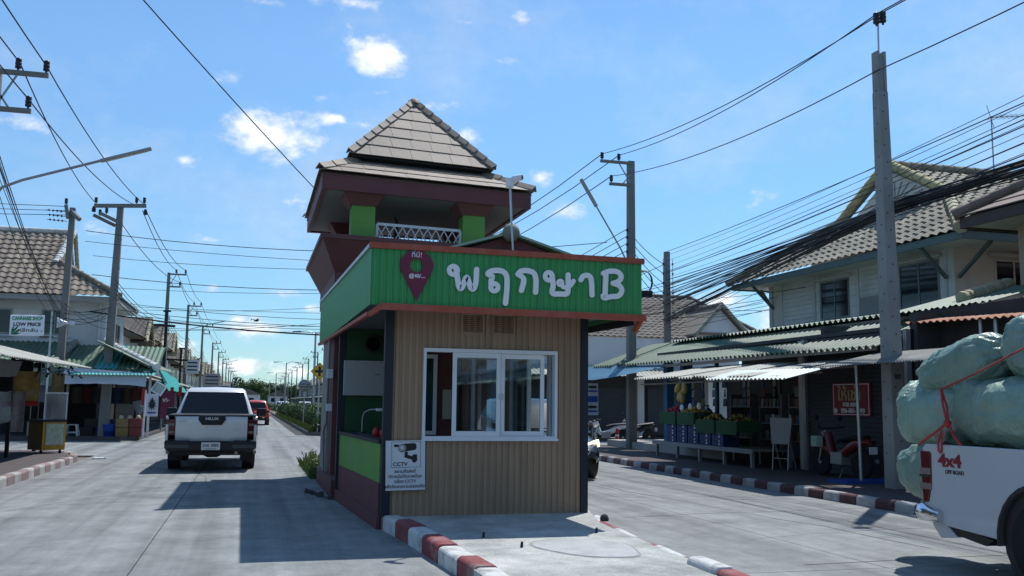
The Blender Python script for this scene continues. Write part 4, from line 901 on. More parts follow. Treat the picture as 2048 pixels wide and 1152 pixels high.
# lines that cross the street
for (zl, zr, yl, yr, r) in ((7.75,7.2,38,31,.014),(7.35,6.6,38,33,.010),(7.1,6.9,40,33,.010),(6.35,6.3,40,34,.014),(6.1,6.35,42,36,.009),(5.9,5.6,46,42,.012),(5.7,5.75,46,44,.009),(5.55,5.2,48,40,.012),(5.5,5.5,56,52,.012),(6.2,5.9,60,50,.014),(5.4,4.9,44,38,.013),(4.9,4.35,40,36,.03),(6.8,7.6,60,50,.012),(5.2,6.9,55,50,.012)):
    wire([(-6.2,yl,zl),(11.9,yr,zr)], rg.uniform(.1,.6), r, 'black line crossing high above the street behind the booth', 'lines crossing the street')
for z in (6.3,7.2): wire([(-6,330,z),(10,335,z-.5)], .3, .035, 'black line crossing high above the street behind the booth', 'lines crossing the street')
wire([(-2.9,12,7.9),(1.3,21.0,6.05)], .05, .011, 'single black line slanting from the upper sky to the tower eave', None)
for k in range(9): wire([(-30,34.5+k*.4,8.0-.35*k),(-6.85,37.6,8.55-.16*k-(.8 if k > 2 else 0))], .15, .012, 'line from the left across the tiled roof to the corner poles', 'lines over the corner roof')
for k in range(7): wire([(-4.95,20,rg.uniform(5.6,6.6)),(-6.7+rg.uniform(-.1,.2),37.6,rg.uniform(3.9,4.9))], rg.uniform(.2,.6), rg.choice((.006,.008,.011)), 'sagging telecom cable in front of the corner house', 'telecom cables before the corner house')
for k in range(8): wire([(-6.7,37.7,rg.uniform(4.2,5.0)),(-5.1,37.7,rg.uniform(4.0,5.0))], rg.uniform(.05,.3), .009, 'short slack cable between the two corner poles', 'slack cables at the corner')
b = thing('bird', 'small dark bird flying over the far street', 'bird', (.11, 45, 5.14), R(40))
mb = MB(); mb.tube([(-.14,0,0),(-.05,0,.02),(.06,0,.03),(.13,0,.05),(.17,0,.045)], [.012,.045,.05,.035,.006], 8); mb.obj('body', M_black, b)
for s in (-1, 1): MB().add([(.06,s*.03,.04),(-.06,s*.03,.03),(-.12,s*.2,.10),(-.05,s*.34,.03),(.03,s*.2,.11)], [(0,1,2,4),(4,2,3)]).obj('wing', M_black, b)
# ---------------------------------------------------------------- corner house on the left
ch = thing('corner_house', 'white two-storey corner house under a mottled brown tile roof with a gablet', 'house', (-9, 43, 0))
CO = Vector((-9, 43, 0))
class CM_(MB):
    def obj(s, name, mats, parent=None, **k):
        s.v = [tuple(Vector(p)-s.o) for p in s.v]; return MB.obj(s, name, mats, parent, **k)
    def __init__(s, o=None): MB.__init__(s); s.o = CO if o is None else o
CM_().box(-16, -5.72, 41.0, 46.5, 2.9, 5.42).obj('wall', M_wallw, ch)
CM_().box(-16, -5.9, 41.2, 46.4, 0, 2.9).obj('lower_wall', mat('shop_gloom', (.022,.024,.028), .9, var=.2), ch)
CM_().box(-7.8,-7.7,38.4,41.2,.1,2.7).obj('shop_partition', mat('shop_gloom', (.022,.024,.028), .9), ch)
mb = CM_(); mb.box(-16,-5.2,40.02,40.08,5.30,5.50).box(-5.26,-5.2,40.08,46.9,5.30,5.50); mb.obj('fascia_board', mat('fascia_grey', (.34,.33,.31), .8, var=.1), ch)
CM_().box(-16,-5.27,40.09,46.8,5.33,5.37).obj('soffit', M_wallw, ch)
def shift(poly, o): return [Vector(p)-o for p in poly]
roof = CM_().prism([(40.15,5.46),(46.85,5.46),(43.5,8.25)], -16, -7.75, 'x').obj('roof', M_tileB, ch)
EZ_ = 5.52; B = []
pf = [(-5.15,39.95,EZ_),(-16,39.95,EZ_),(-16,43,8.44),(-7.55,43,8.44),(-7.75,41.6,7.10)]
B.append(tile_roof(roof, shift([(-16,39.95,EZ_)]+[pf[0],pf[4],pf[3],pf[2]], CO), (0,3.05,2.92), (0,-2.92,3.05), 0, .30, .32, M_tileB))
ph = [(-5.15,39.95,EZ_),(-5.15,47.0,EZ_),(-7.7,44.6,7.05),(-7.7,41.6,7.05)]
B.append(tile_roof(roof, shift(ph, CO), (-2.55,0,1.53), (1.53,0,2.55), 0, .30, .32, M_tileB))
lay_tiles(roof, B, 300)
CM_().add([(-7.62,41.55,7.0),(-7.62,44.7,7.0),(-7.55,43.05,8.40)], [(0,1,2)]).add([(-7.70,41.55,7.0),(-7.70,44.7,7.0),(-7.70,43.05,8.40)], [(2,1,0)]).obj('gable', mat('gable_brown', (.20,.15,.11), .8, var=.15), ch)
ridge_line(roof, Vector((-16,43,8.47))-CO, Vector((-7.5,43,8.47))-CO, M_ridgw, .12, .33)
ridge_line(roof, Vector((-7.8,41.45,6.95))-CO, Vector((-7.45,43,8.5))-CO, M_ridgw, .14, .30, 'barge_tile')
ridge_line(roof, Vector((-7.5,44.7,6.95))-CO, Vector((-7.42,43,8.5))-CO, M_ridge, .09, .30, 'barge_tile')
ridge_line(roof, Vector((-5.1,39.9,5.56))-CO, Vector((-7.8,41.6,7.08))-CO, M_tileB, .11, .33, 'hip_tile')
class CWin: pass
for (x0, x1) in ((-10.6,-9.15),(-8.08,-7.10)):
    f = window(ch, x0+9, x1+9, 4.0, 5.0, -2.0, mat('old_frame', (.30,.29,.27), .7), M_gdark, 1, fw=.06)
    mb = MB(); mb.box(x0+9-.1,x1+9+.1,-2.10,-2.0,3.9,3.97); mb.obj('sill', M_wallw, f)
for k in range(4):                                # planks under the eave between the windows
    CM_().box(-9.1,-8.12,40.965,41.0,4.46+k*.13,4.58+k*.13).obj('plank', M_board, ch)
for y in (41.6,42.5,43.7,44.6):
    CM_().box(-5.72,-5.66,y,y+.35,3.5,4.7).obj('side_shutter', mat('shutter_brown', (.10,.085,.075), .7), ch)
CM_().tube([(-5.95,40.93,3.2),(-5.95,40.93,5.3)], .05, 8).obj('drain_pipe', M_wallw, ch)
# shop awning round the corner: separate corrugated sheets
aw = thing('corner_awning', 'mossy green corrugated awning with a turquoise sheet at the corner shop', 'awning', (-5.2, 39.2, 0))
AO = Vector((-5.2, 39.2, 0))
for k in range(5):
    x0 = -7.0+k*.72; m_ = M_cort if k == 2 else M_corg
    q = CM_(AO); q.corr((x0,37.7+.3*(k > 3),2.62),(.74,0,0),(-.02,3.2,1.02),.177,.024); q.obj('corrugated_sheet', m_, aw)
for k in range(4):
    q = CM_(AO); q.corr((-10.0+k*.75,37.9,2.78),(.77,0,0),(0,3.0,.95),.177,.024); q.obj('corrugated_sheet', M_corg, aw)
q = CM_(AO); q.corr((-6.3,37.15,2.38),(2.9,.15,.02),(0,.9,.26),.12,.016); q.obj('corrugated_sheet', M_cort, aw)
q = CM_(AO); q.corr((-3.45,37.9,2.66),(0,8.5,.1),(-2.1,0,1.0),.177,.024); q.obj('corrugated_sheet', M_corg, aw)
ridge_line(aw, Vector((-7.05,37.6,2.68))-AO, Vector((-6.75,40.8,3.72))-AO, mat('mossy_ridge', (.24,.25,.20), .85, var=.25, vs=6, bump=.4, bs=20), .15, .4)
ridge_line(aw, Vector((-3.4,37.8,2.70))-AO, Vector((-5.6,40.9,3.74))-AO, M_ridgw, .15, .4)
ridge_line(aw, Vector((-5.6,40.9,3.74))-AO, Vector((-5.6,46.5,3.74))-AO, M_ridgw, .15, .4)
for x, y in ((-3.62,37.9),(-6.4,37.7),(-9.5,37.8)): CM_(AO).box(x-.04,x+.04,y-.04,y+.04,.1,2.6).obj('post', M_wood if x < -4 else M_steel, aw)
CM_(AO).box(-10,-3.6,37.75,37.82,2.50,2.60).obj('beam', M_wood, aw)
tag(CM_(Vector()).box(-3.66,-3.54,37.82,37.86,2.42,2.74).obj('house_number_plate', mat('plate_dark_green', (.015,.05,.035), .5)), 'small dark green number plate on the corner awning end', 'sign')
o = COL.objects[-1]; CM_(Vector()).box(-4.25,-3.50,37.58,37.62,2.44,2.62).obj('number_board', mat('plate_dark_green', (.015,.05,.035), .5), o)
text('lettering', '80/1', .13, M_plate, o, (-3.72,37.57,2.51), FACE_Y)
# tarps slung under it
def tarp(name, corners, m, label, sag=.12, rows=8, cols=10, seed=1, group=None, th=.004):
    rg = random.Random(seed); a, b, c, d = map(Vector, corners); R_ = []
    for i in range(rows+1):
        s = i/rows; row = []
        for j in range(cols+1):
            t = j/cols; p = a.lerp(b, t).lerp(d.lerp(c, t), s); p.z -= sag*math.sin(math.pi*t)*(.4+.6*s)*(.7+.3*math.sin(5*t+seed)); p.y += rg.uniform(-.025,.025)*s; p.z += rg.uniform(-.02,.02); row.append(p)
        R_.append(row)
    mb = MB(); mb.grid(R_, True, th); c0 = a.copy(); mb.v = [tuple(Vector(v)-c0) for v in mb.v]
    return tag(mb.obj(name, m, loc=c0), label, 'tarp', group)
tarp('tarp', [(-7.6,37.6,2.56),(-6.5,37.5,2.66),(-6.45,37.2,1.98),(-7.9,37.2,1.95)], M_tarpG, 'grey green tarp hung under the corner awning beside the white one', .03, seed=2)
tarp('tarp', [(-6.5,37.45,2.62),(-3.7,37.5,2.45),(-3.72,37.35,1.98),(-6.55,37.2,2.02)], M_tarpW, 'white tarp slung along the front of the corner shop', -.06, seed=5)
tarp('tarp', [(-7.9,37.7,1.93),(-6.9,37.7,1.97),(-7.0,37.72,1.35),(-7.9,37.72,1.5)], mat('tarp_slate', (.07,.10,.13), .7), 'dark slate cloth hanging at the back left of the corner shop', .02, seed=7)
tarp('awning_tarp', [(-4.15,45.5,3.05),(-4.2,58.0,2.75),(-3.45,57.0,1.95),(-3.45,44.0,1.92)], M_tarpT, 'bright turquoise tarp awning sloping over the stall beyond the corner', .05, 8, 14, 3)
# shop goods in the shade
def cloth_banner(name, loc, w, h, m, label, cat='banner', ry=0):
    mb = MB(); mb.grid([[(x*w/2, .02*math.sin(3*x+z*2), -h*z) for x in [i/6*2-1 for i in range(7)]] for z in [k/6 for k in range(7)]], True, .004)
    t = thing(name, label, cat, loc, ry); mb.obj('cloth', m, t); return t
fl = cloth_banner('banner', (-3.45,37.25,1.72), .42, .82, M_tarpW, 'white hanging flag with a dark sun-shaped emblem at the corner post')
mb = MB(); pts = []
for k in range(20): a = 2*math.pi*k/20+math.pi/2; r = .19 if k % 2 == 0 else .10; pts.append((r*.85*math.cos(a), -.40+r*1.15*math.sin(a)))
mb.prism(pts, -.035, -.028, 'y'); mb.prism([(-.06,-.28),(.06,-.28),(0,-.12)], -.034, -.027, 'y'); mb.obj('emblem', M_black, fl)
mb = MB(); mb.prism([(-.16,-.66),(.16,-.66),(.13,-.72),(-.13,-.72)], -.034, -.027, 'y'); mb.obj('emblem', mat('flag_blue', (.03,.08,.25), .6), fl)
MB().tube([(-.24,.03,.12),(-.26,.03,-1.6)], .03, 8).obj('pole', M_wallw, fl)
f2 = cloth_banner('banner', (-3.05,38.9,1.85), .50, 1.05, mat('banner_plum', (.13,.02,.05), .7), 'plum red banner printed 95 hanging right of the white flag')
text('lettering', '95-', .2, M_lett, f2, (-.05,-.03,-.36), (R(90),R(-12),0))
for k, (x, y, z) in enumerate(((-3.75,37.3,1.9),(-2.95,39.5,2.0),(-2.75,41.0,2.05))):
    t = cloth_banner('red_cloth', (x,y,z), .13, .6 if k == 0 else .4, M_red, ('long orange red ribbon tied to the corner post','red cloth hanging over the plum banner','red pennant beyond the plum banner')[k], 'cloth')
fl2 = thing('chalk_board', 'tilted pale chalk board hung under the turquoise awning edge', 'sign', (-3.3,38.2,1.98), 0); fl2.rotation_euler = (R(-25), R(30), 0)
MB().box(-.22,.22,-.02,.02,-.30,.16).obj('frame', M_white, fl2); MB().box(-.17,.17,-.028,-.0205,-.25,.11).obj('board_face', mat('pale_green_board', (.3,.40,.36), .6), fl2)
mb = MB(); mb.box(-.17,.17,-.17,.17,.40,.43).box(-.17,.17,.12,.17,.12,.16)
for sx in (-1,1):
    for sy in (-1,1): mb.bar((sx*.15,sy*.15,.42),(sx*.21,sy*.21,0),.05,.05)
mb.bar((-.19,-.19,.12),(.19,-.19,.12),.03,.03); st = mb.obj('stool', M_white, loc=(-6.35,38.9,.13)); tag(st, 'white plastic stool standing in the shaded corner shop', 'stool')
mb = MB(); mb.box(-.6,.6,-.35,.35,0,.62); tag(mb.obj('covered_table', mat('dust_cloth', (.27,.24,.20), .9, var=.15, vs=4), loc=(-7.2,38.7,.13), bevel=.05, seg=3), 'low table under a beige dust cloth in the corner shop', 'table')
cr = thing('snack_crate', 'stacked colourful snack boxes by the corner shop post', 'crate', (-4.3,38.4,.13))
for k, (x, z, m_) in enumerate(((-.25,0,mat('snack_ochre',(.24,.16,.05),.6,var=.3,vs=14)),(.22,0,mat('snack_red',(.17,.035,.03),.6,var=.3,vs=14)),(-.25,.34,mat('snack_brown',(.25,.16,.07),.6,var=.3,vs=14)),(.22,.34,mat('snack_red',(.17,.035,.03),.6,var=.3,vs=14)))): MB().box(x-.22,x+.22,-.2,.2,z,z+.325).obj('box', m_, cr, bevel=.01)
for k in range(3): MB().lathe([(.08,0),(.09,.06),(.05,.12),(0,.13)], (-.3+.3*k,-.1,.665), 10).obj('jar', mat('snack_pale',(.45,.38,.25),.6), cr)
mb = MB(); mb.lathe([(.2,0),(.26,.42),(.27,.44),(.24,.45),(.22,.04),(0,.04)], n=16); tag(mb.obj('blue_tub', M_blue, loc=(-5.0,38.5,.13)), 'blue plastic tub on the corner shop floor', 'tub')
rg = random.Random(78); CL = [MB().grid([[(x*.2,.02*math.sin(4*x),-.62*z) for x in (-1,-.5,0,.5,1)] for z in (0,.33,.66,1)], True, .004).mesh('cloth', mat('garment_'+n_, c_, .85, var=.15)) for n_, c_ in (('plum',(.05,.016,.03)),('navy',(.015,.022,.05)),('sand',(.09,.075,.055)),('red',(.09,.018,.016)),('grey',(.06,.06,.065)))]
for k in range(9):
    t = thing('hanging_garment', ['plum','navy','sand coloured','red','grey'][k % 5]+' garment hanging '+('in the left half' if k < 5 else 'in the right half')+' of the dark corner shop', 'garment', (-7.2+.36*k,40.4+rg.uniform(-.3,.2),1.95), rg.uniform(-.3,.3), 'garments hanging in the corner shop'); place(CL[k % 5], 'cloth', t); MB().tube([(-.16,0,0),(0,0,.08),(.16,0,0)], .008, 5).obj('hanger', M_black, t)
for k in range(6):
    o = MB().box(-.24,.24,-.2,.2,0,.3).obj('goods_box', (mat('carton_tan',(.09,.07,.05),.8),mat('dim_blue',(.012,.03,.13),.6),mat('dim_red',(.10,.012,.014),.6))[k % 3], loc=(-6.0+.5*(k % 3)+.05*k,39.9+.1*(k % 2),.13+.31*(k//3))); tag(o, ('lower' if k < 3 else 'upper')+' '+('tan','blue','red')[k % 3]+' box stacked at the back of the corner shop', 'box')
um = thing('folded_umbrella', 'grey parasol leaning half open inside the corner shop', 'umbrella', (-4.0,38.9,1.25)); um.rotation_euler = (0, R(-62), 0)
mb = MB()
for k in range(8): a, b_ = 2*math.pi*k/8, 2*math.pi*(k+1)/8; mb.add([(0,0,.35),(.45*math.cos(a),.45*math.sin(a),-.12),(.45*math.cos(b_),.45*math.sin(b_),-.12)], [(0,1,2)])
mb.obj('canopy', mat('grey_cloth',(.25,.26,.27),.8), um); MB().tube([(0,0,.36),(0,0,-.7)], .012, 6).obj('shaft', M_steel, um)
# sign of the cannabis shop on its thin post, loudspeaker
sg_ = thing('shop_sign', 'white CANNABIS SHOP LOW PRICE sign with green lettering and a leaf', 'sign', (-7.62,36.4,4.03), 0); sg_.rotation_euler = (0,R(-1),0)
MB().box(-.55,.55,-.02,.04,-.37,.36).obj('panel', M_lett, sg_, bevel=.04, seg=3)
mg = mat('print_green', (.03,.26,.07), .6)
text('lettering', 'CANNABIS SHOP', .17, mg, sg_, (0,-.024,.235), FACE_Y, off=.006, sx=.74)
text('lettering', 'LOW PRICE', .165, M_black, sg_, (0,-.024,.03), FACE_Y, off=.006, sx=1.02)
text('lettering', 'หลีกลับ -', .17, M_black, sg_, (.10,-.024,-.18), FACE_Y, off=.002, sx=1.35)
mb = MB()
for a, l in ((.2,.34),(.55,.42),(.95,.46),(1.3,.36)):
    d = Vector((math.cos(a),0,math.sin(a))); n_ = Vector((-d.z,0,d.x)); c = Vector((-.50,-.0245-.0008*a,-.33)); mb.add([c, c+d*l*.5+n_*.035, c+d*l, c+d*l*.5-n_*.035], [(0,3,2,1)])
mb.obj('leaf_print', mat('print_dark_green', (.02,.15,.05), .6), sg_)
MB().box(-.03,.03,.042,.10,-4.0,.55).obj('post', M_steel, sg_) if False else None
tp = thing('sign_post', 'thin grey steel post standing beside the cannabis shop sign', 'post', (-6.86,36.45,.1)); MB().tube([(0,0,0),(0,0,4.45)], .035, 8).obj('post', M_steel, tp)
for z in (3.55,4.05): MB().bar((-.35,-.01,z),(.1,-.01,z),.03,.04).obj('bracket', M_black, tp)
sp_ = thing('loudspeaker', 'white horn loudspeaker fixed to the corner pole', 'loudspeaker', (-6.62,37.35,4.22), R(100))
MB().lathe([(.03,-.2),(.06,-.12),(.09,0),(.20,.22),(.19,.23),(.08,.02),(0,0)], n=16, axis='y').obj('horn', M_white, sp_); MB().lathe([(.07,-.36),(.08,-.34),(.08,-.2),(.05,-.18)], n=12, axis='y').obj('driver', M_white, sp_)

# ---------------------------------------------------------------- near-left stall on the pavement
ns = thing('market_stall', 'dark open stall with a white corrugated awning on the near left pavement', 'stall', (-6.0,24.0,.15)); NO = Vector((-6.0,24.0,.15))
for k in range(6):
    y0 = 16.6+k*1.85; q = CM_(NO); q.corr((-4.15,y0,2.22+.018*k),(0,1.90,.018),(-2.6,0,.62),.13,.016); q.obj('corrugated_sheet', M_corw, ns)
for k in range(3): q = CM_(NO); q.corr((-6.7,16.8+k*3.2,2.98),(0,3.25,0),(-2.6,0,.5),.177,.024); q.obj('corrugated_sheet', M_corgr, ns)
for y in (17.0,21.5,24.2,27.1):
    CM_(NO).box(-5.35,-5.27,y,y+.08,.15,2.48).obj('post', M_black, ns)
for y in (17.0,27.1): CM_(NO).box(-7.9,-7.8,y,y+.1,.15,2.9).obj('post', M_wood, ns)
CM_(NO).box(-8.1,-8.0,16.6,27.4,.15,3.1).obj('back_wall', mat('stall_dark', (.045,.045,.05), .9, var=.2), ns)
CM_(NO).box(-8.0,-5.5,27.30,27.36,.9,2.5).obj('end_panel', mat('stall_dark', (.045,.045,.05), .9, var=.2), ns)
CM_(NO).box(-5.36,-5.28,16.6,27.3,2.42,2.50).obj('beam', M_black, ns)
CM_(NO).box(-6.3,-5.55,18.0,24.6,.90,.95).obj('counter', M_wood, ns)
for y in (18.1,21.0,24.4): CM_(NO).box(-6.2,-6.12,y,y+.06,.15,.90).box(-5.65,-5.59,y,y+.06,.15,.90).obj('counter_leg', M_black, ns)
def plastic(loc_pts, label, m=M_plast, seed=1): return tarp('plastic_sheet', loc_pts, m, label, .04, 6, 8, seed, None, .003)
plastic([(-5.2,20.0,1.62),(-5.25,24.0,1.66),(-5.22,24.0,.98),(-5.22,20.0,.96)], 'clear plastic sheet hung along the front of the near stall', seed=3)
tarp('awning_flap', [(-5.2,17.5,2.28),(-5.2,24.6,2.36),(-5.25,24.4,2.02),(-5.25,17.5,1.78)], mat('flap_grey', (.17,.18,.19), .8, var=.15), 'grey slanted banner under the near stall awning', .02, seed=4)
ps = cloth_banner('poster', (-5.18,25.0,2.14), .62, .82, mat('poster_ochre', (.42,.27,.07), .6, var=.25, vs=5, dirt=(.5,.45,.35), damt=.7, dsc=4), 'ochre food poster hung above the yellow cart', 'poster')
MB().box(-.31,.31,-.03,-.026,-.82,-.70).obj('band', M_red, ps)
ps2 = cloth_banner('poster', (-4.75,26.6,2.14), .30, .9, mat('poster_tan', (.36,.27,.13), .6, var=.3, vs=6), 'narrow tan poster strip at the right end of the near stall', 'poster')
mb = MB(); rg = random.Random(4)
for k in range(18): y = 24.0+k*.19; z = 2.18-.12*math.sin(k*.7)-.02*k % .1; mb.lathe([(0,-.035),(.03,-.01),(.03,.02),(0,.04)], (-4.5-.35*math.sin(k*.9),y,z), 6)
mb.tube([(-4.5-.35*math.sin(k*.9),24.0+k*.19,2.2-.12*math.sin(k*.7)) for k in range(18)], .008, 5); tag(mb.obj('string_lights', M_black), 'dark string of bulbs hung under the near stall awning', 'lights')
cart = thing('food_cart', 'yellow slatted food cart with a clear plastic top on the pavement', 'cart', (-4.78,26.2,.15), R(40)); cart.scale = (.74,.64,1.04)
MB().box(-.40,.40,-.27,.75,.08,.74).obj('body', mat('cart_brown', (.19,.12,.03), .7, var=.15), cart)
for k in range(9): MB().box(-.40+k*.09,-.40+k*.09+.08,-.285,-.27,.09,.74).obj('slat', M_yell, cart)
for k in range(11): MB().box(.40,.415,-.27+k*.093,-.27+k*.093+.082,.09,.74).obj('slat', M_yell, cart)
MB().box(-.43,.43,-.30,.78,.74,.80).obj('counter', M_navy, cart)
for x in (-.40,.37):
    for y in (-.27,.72): MB().box(x,x+.03,y,y+.03,.80,1.42).obj('post', M_white, cart)
mb = MB(); mb.box(-.42,.42,-.29,.77,1.42,1.45); mb.obj('top', M_white, cart)
for (a, b_) in (((-.37,-.27),(.37,-.27)),((.40,-.24),(.40,.72))): MB().bar((a[0],a[1],1.11),(b_[0],b_[1],1.11),.004,.60).obj('plastic_pane', M_plast, cart)
mb = MB(); mb.grid([[(-.30+.62*i/6,-.30-.012*math.sin(i*1.7),.70-.50*k/5) for i in range(7)] for k in range(6)], True, .003); mb.obj('menu_banner', mat('menu_print', (.34,.42,.33), .6, var=.35, vs=12, dirt=(.55,.56,.5), damt=.8, dsc=9), cart)
for x in (-.33,.33): MB().lathe([(.05,-.02),(.08,-.02),(.08,.02),(.05,.02)], (x,-.1,.0), 12, 'x').obj('castor', M_tyre, cart)
t = cloth_banner('plastic_strip', (-5.28,24.9,1.66), .30, .95, mat('strip_print', (.33,.30,.31), .6, var=.35, vs=14), 'crumpled printed plastic strip hanging left of the yellow cart', 'banner')
tb = thing('folding_table', 'small dark folding table at the left edge under the plastic sheet', 'table', (-5.6,22.3,.15))
MB().box(-.3,.3,-1.1,1.1,.74,.78).obj('top', M_grey, tb)
for x in (-.26,.26):
    for y in (-1.0,1.0): MB().box(x-.02,x+.02,y-.02,y+.02,0,.74).obj('leg', M_black, tb)
tag(tarp('litter', [(-3.75,26.5,.02),(-3.45,26.6,.02),(-3.5,26.2,.015),(-3.8,26.15,.015)], M_tarpW, 'scrap of white litter on the road by the left kerb', 0, 3, 3, 8), 'scrap of white litter on the road by the left kerb', 'litter')

# ---------------------------------------------------------------- row houses down both sides
def row_house(rt, mw, n):
    h = thing('row_house', '', 'house', (0,0,0), 0, 'row houses along the left street')
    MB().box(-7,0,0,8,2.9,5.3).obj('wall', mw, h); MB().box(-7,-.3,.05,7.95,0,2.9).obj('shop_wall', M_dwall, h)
    r = MB().prism([(-7.6,5.2),(.7,5.2),(-3.4,7.5)], -.05, 8.05, 'y').obj('roof', rt, h)
    b1 = tile_roof(r, [(.75,0,5.24),(.75,8,5.24),(-3.4,8,7.58),(-3.4,0,7.58)], (-4.15,0,2.34), (2.34,0,4.15), 0, .40, .40, rt)
    lay_tiles(r, [b1], 0)
    MB().prism([(2.6,5.25),(5.4,5.25),(4.0,6.55)], -.6, .30, 'x').obj('gable', mw, h)
    for s in (-1, 1):
        g = MB().hexa([(-2.0,4,6.58),(.75,4,6.58),(.75,4+s*1.75,4.98),(-2.0,4+s*1.75,4.98)][::s], [(-2.0,4,6.68),(.75,4,6.68),(.75,4+s*1.75,5.08),(-2.0,4+s*1.75,5.08)][::s]).obj('gable_roof', rt, h)
        ridge_line(g, (.73,4+s*1.75,5.10), (.73,4,6.70), M_ridge, .10, .5, 'barge_tile', 5)
    ridge_line(r, (-3.4,0,7.6), (-3.4,8,7.6), M_ridge, .11, .8, 'ridge_tile', 5)
    for y in (.8,4.6): window(h, y, y+2.4, 3.5, 4.8, 0, M_white, M_gdark, 2, axis='x', sgn=1)
    for k in range(4): MB().corr((2.0,k*2.0,2.55),(0,2.02,0),(-2.3,0,.85),.25,.024).obj('awning_sheet', (M_corgr, M_corw, M_corg)[(k+n) % 3], h)
    for y in (.2,4.0,7.7): MB().box(1.75,1.83,y,y+.08,0,2.6).obj('post', M_grey, h)
    MB().box(-.28,-.22,.3,7.7,.1,2.6).obj('shop_front', M_black, h)
    return h
H = [row_house(M_tileM, M_wall, 0), row_house(M_tileB, mat('yellow_wall', (.45,.36,.20), .8, var=.08), 1), row_house(M_tileG, M_wallw, 2)]
HL = ['cream', 'yellow', 'white']; ORD = ['nearest ','second ','third ','fourth ','fifth ','sixth ','seventh ','eighth ','']
ys = [47.2]+[55.4+8.2*k for k in range(24)]
for i, y in enumerate(ys):
    o = H[i % 3] if i < 3 else copy_tree(H[i % 3]); o.location = (-5.75, y, .1); o.scale = (1,1,.82*rnd.uniform(.92,1.08))
    o['label'] = ORD[min(i//3,8)]+HL[i % 3]+' row house with tiled gable and shop awning on the left street'
for i, k in enumerate(range(22)):
    o = copy_tree(H[i % 3]); o.rotation_euler = (0,0,math.pi); o.location = (11.4, 66+8.2*k, .1); o.scale = (1,1,.82); o['group'] = 'row houses along the far right street'
    o['label'] = ORD[min(i//3,8)]+HL[i % 3]+' row house with tiled gable on the far right street'
# the same street going on behind the photographer
for i in range(7):
    for sd in (0, 1):
        o = copy_tree(H[(i+sd) % 3]); o.scale = (1,1,.9); o['group'] = 'row houses behind the photographer'; o['label'] = HL[(i+sd) % 3]+' row house with tiled gable and shop awning behind the photographer'
        if sd: o.location = (11.6,-7-8.2*i,.1); o.rotation_euler = (0,0,math.pi)
        else: o.location = (-6.4,-20-8.2*i,.1)
for i in range(4):
    o = copy_tree(H[i % 3]); o.location = (-12+8.2*i,-72,.1); o.rotation_euler = (0,0,math.pi/2); o['group'] = 'row houses behind the photographer'; o['label'] = HL[i % 3]+' row house with tiled gable and shop awning behind the photographer'
# small signs over the far awnings
for (x, y, z, w, h, m_, lb_) in ((-4.1,72,3.9,.9,1.0,M_wallw,'white upright box sign above the left awnings'),(-3.6,95,3.4,1.5,1.3,mat('sign_grey',(.33,.31,.33),.7,var=.3,vs=6),'grey printed sign board on posts over the left street'),(-3.3,120,2.9,1.9,1.0,M_wallw,'low white sign board beside the far left awnings')):
    t = thing('sign_board', lb_, 'sign', (x,y,z)); MB().box(-w/2,w/2,-.05,.05,-h/2,h/2).obj('panel', m_, t); MB().bar((0,.08,-h/2-3),(0,.08,h/2),.06,.06).obj('post', M_grey, t)
    for k in range(3): MB().box(-w*.38,w*.38,-.056,-.05,h*(.28-.26*k)-.05,h*(.28-.26*k)+.05).obj('print_line', M_navy, t)
# ---------------------------------------------------------------- the house over the shops on the right
rh = thing('tiled_house', 'cream boarded upper-floor house with olive tile hip roof and fan gable', 'house', (20, 22.7, 0)); HO = Vector((20, 22.7, 0))
class HM(CM_):
    def __init__(s, o=None): CM_.__init__(s, HO if o is None else o)
HM().box(16.0, 26, 18.8, 27.1, 3.2, 5.40).obj('wall', M_wall, rh)
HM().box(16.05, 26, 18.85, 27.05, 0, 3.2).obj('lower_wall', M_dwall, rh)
for (a, b_) in ((26.95,27.14),(26.35,26.43),(24.55,24.66),(22.45,22.55),(20.95,21.05),(19.02,19.12)): HM().box(15.965,16.0,a,b_,3.95,5.36).obj('wall_post', M_wallw, rh)
def planks(y0, y1, z0, z1, h=.135):
    z = z0
    while z < z1-.02:
        HM().hexa([(15.972,y0,z),(16.0,y0,z),(16.0,y1,z),(15.972,y1,z)], [(15.988,y0,min(z+h-.006,z1)),(16.0,y0,min(z+h-.006,z1)),(16.0,y1,min(z+h-.006,z1)),(15.988,y1,min(z+h-.006,z1))]).obj('plank', M_board, rh); z += h
planks(24.68,26.33,3.9,5.34); planks(21.07,22.43,4.55,5.34); planks(22.57,22.80,4.0,5.34,.3); planks(24.33,24.53,4.0,5.34,.3)
HM().box(15.96,15.999,21.1,22.4,3.95,4.5).obj('plain_panel', mat('panel_bluegrey', (.30,.31,.31), .8, var=.1), rh)
HM().box(15.93,15.999,18.8,27.1,5.06,5.10).obj('trim_band', M_wallw, rh) if False else None
HM().box(15.90,15.999,18.75,27.12,3.80,3.90).obj('trim_band', mat('band_grey', (.27,.29,.29), .8, var=.15), rh)
for (y0, y1) in ((22.92,24.30),(19.30,20.78)):
    f = window(rh, y0-22.7, y1-22.7, 4.02, 5.14, -4.0, mat('window_teal_grey', (.20,.23,.24), .6), M_gdark, 1, fw=.05, axis='x', sgn=-1)
    HM().box(15.90,15.97,y0-.12,y1+.12,3.90,3.985).obj('sill', M_wallw, f) if False else HM(HO).box(15.90,15.97,y0-.12,y1+.12,3.92,3.985).obj('sill', M_wallw, f)
    HM().box(15.88,15.97,y0-.15,y1+.15,5.17,5.23).obj('lintel', M_wallw, f)
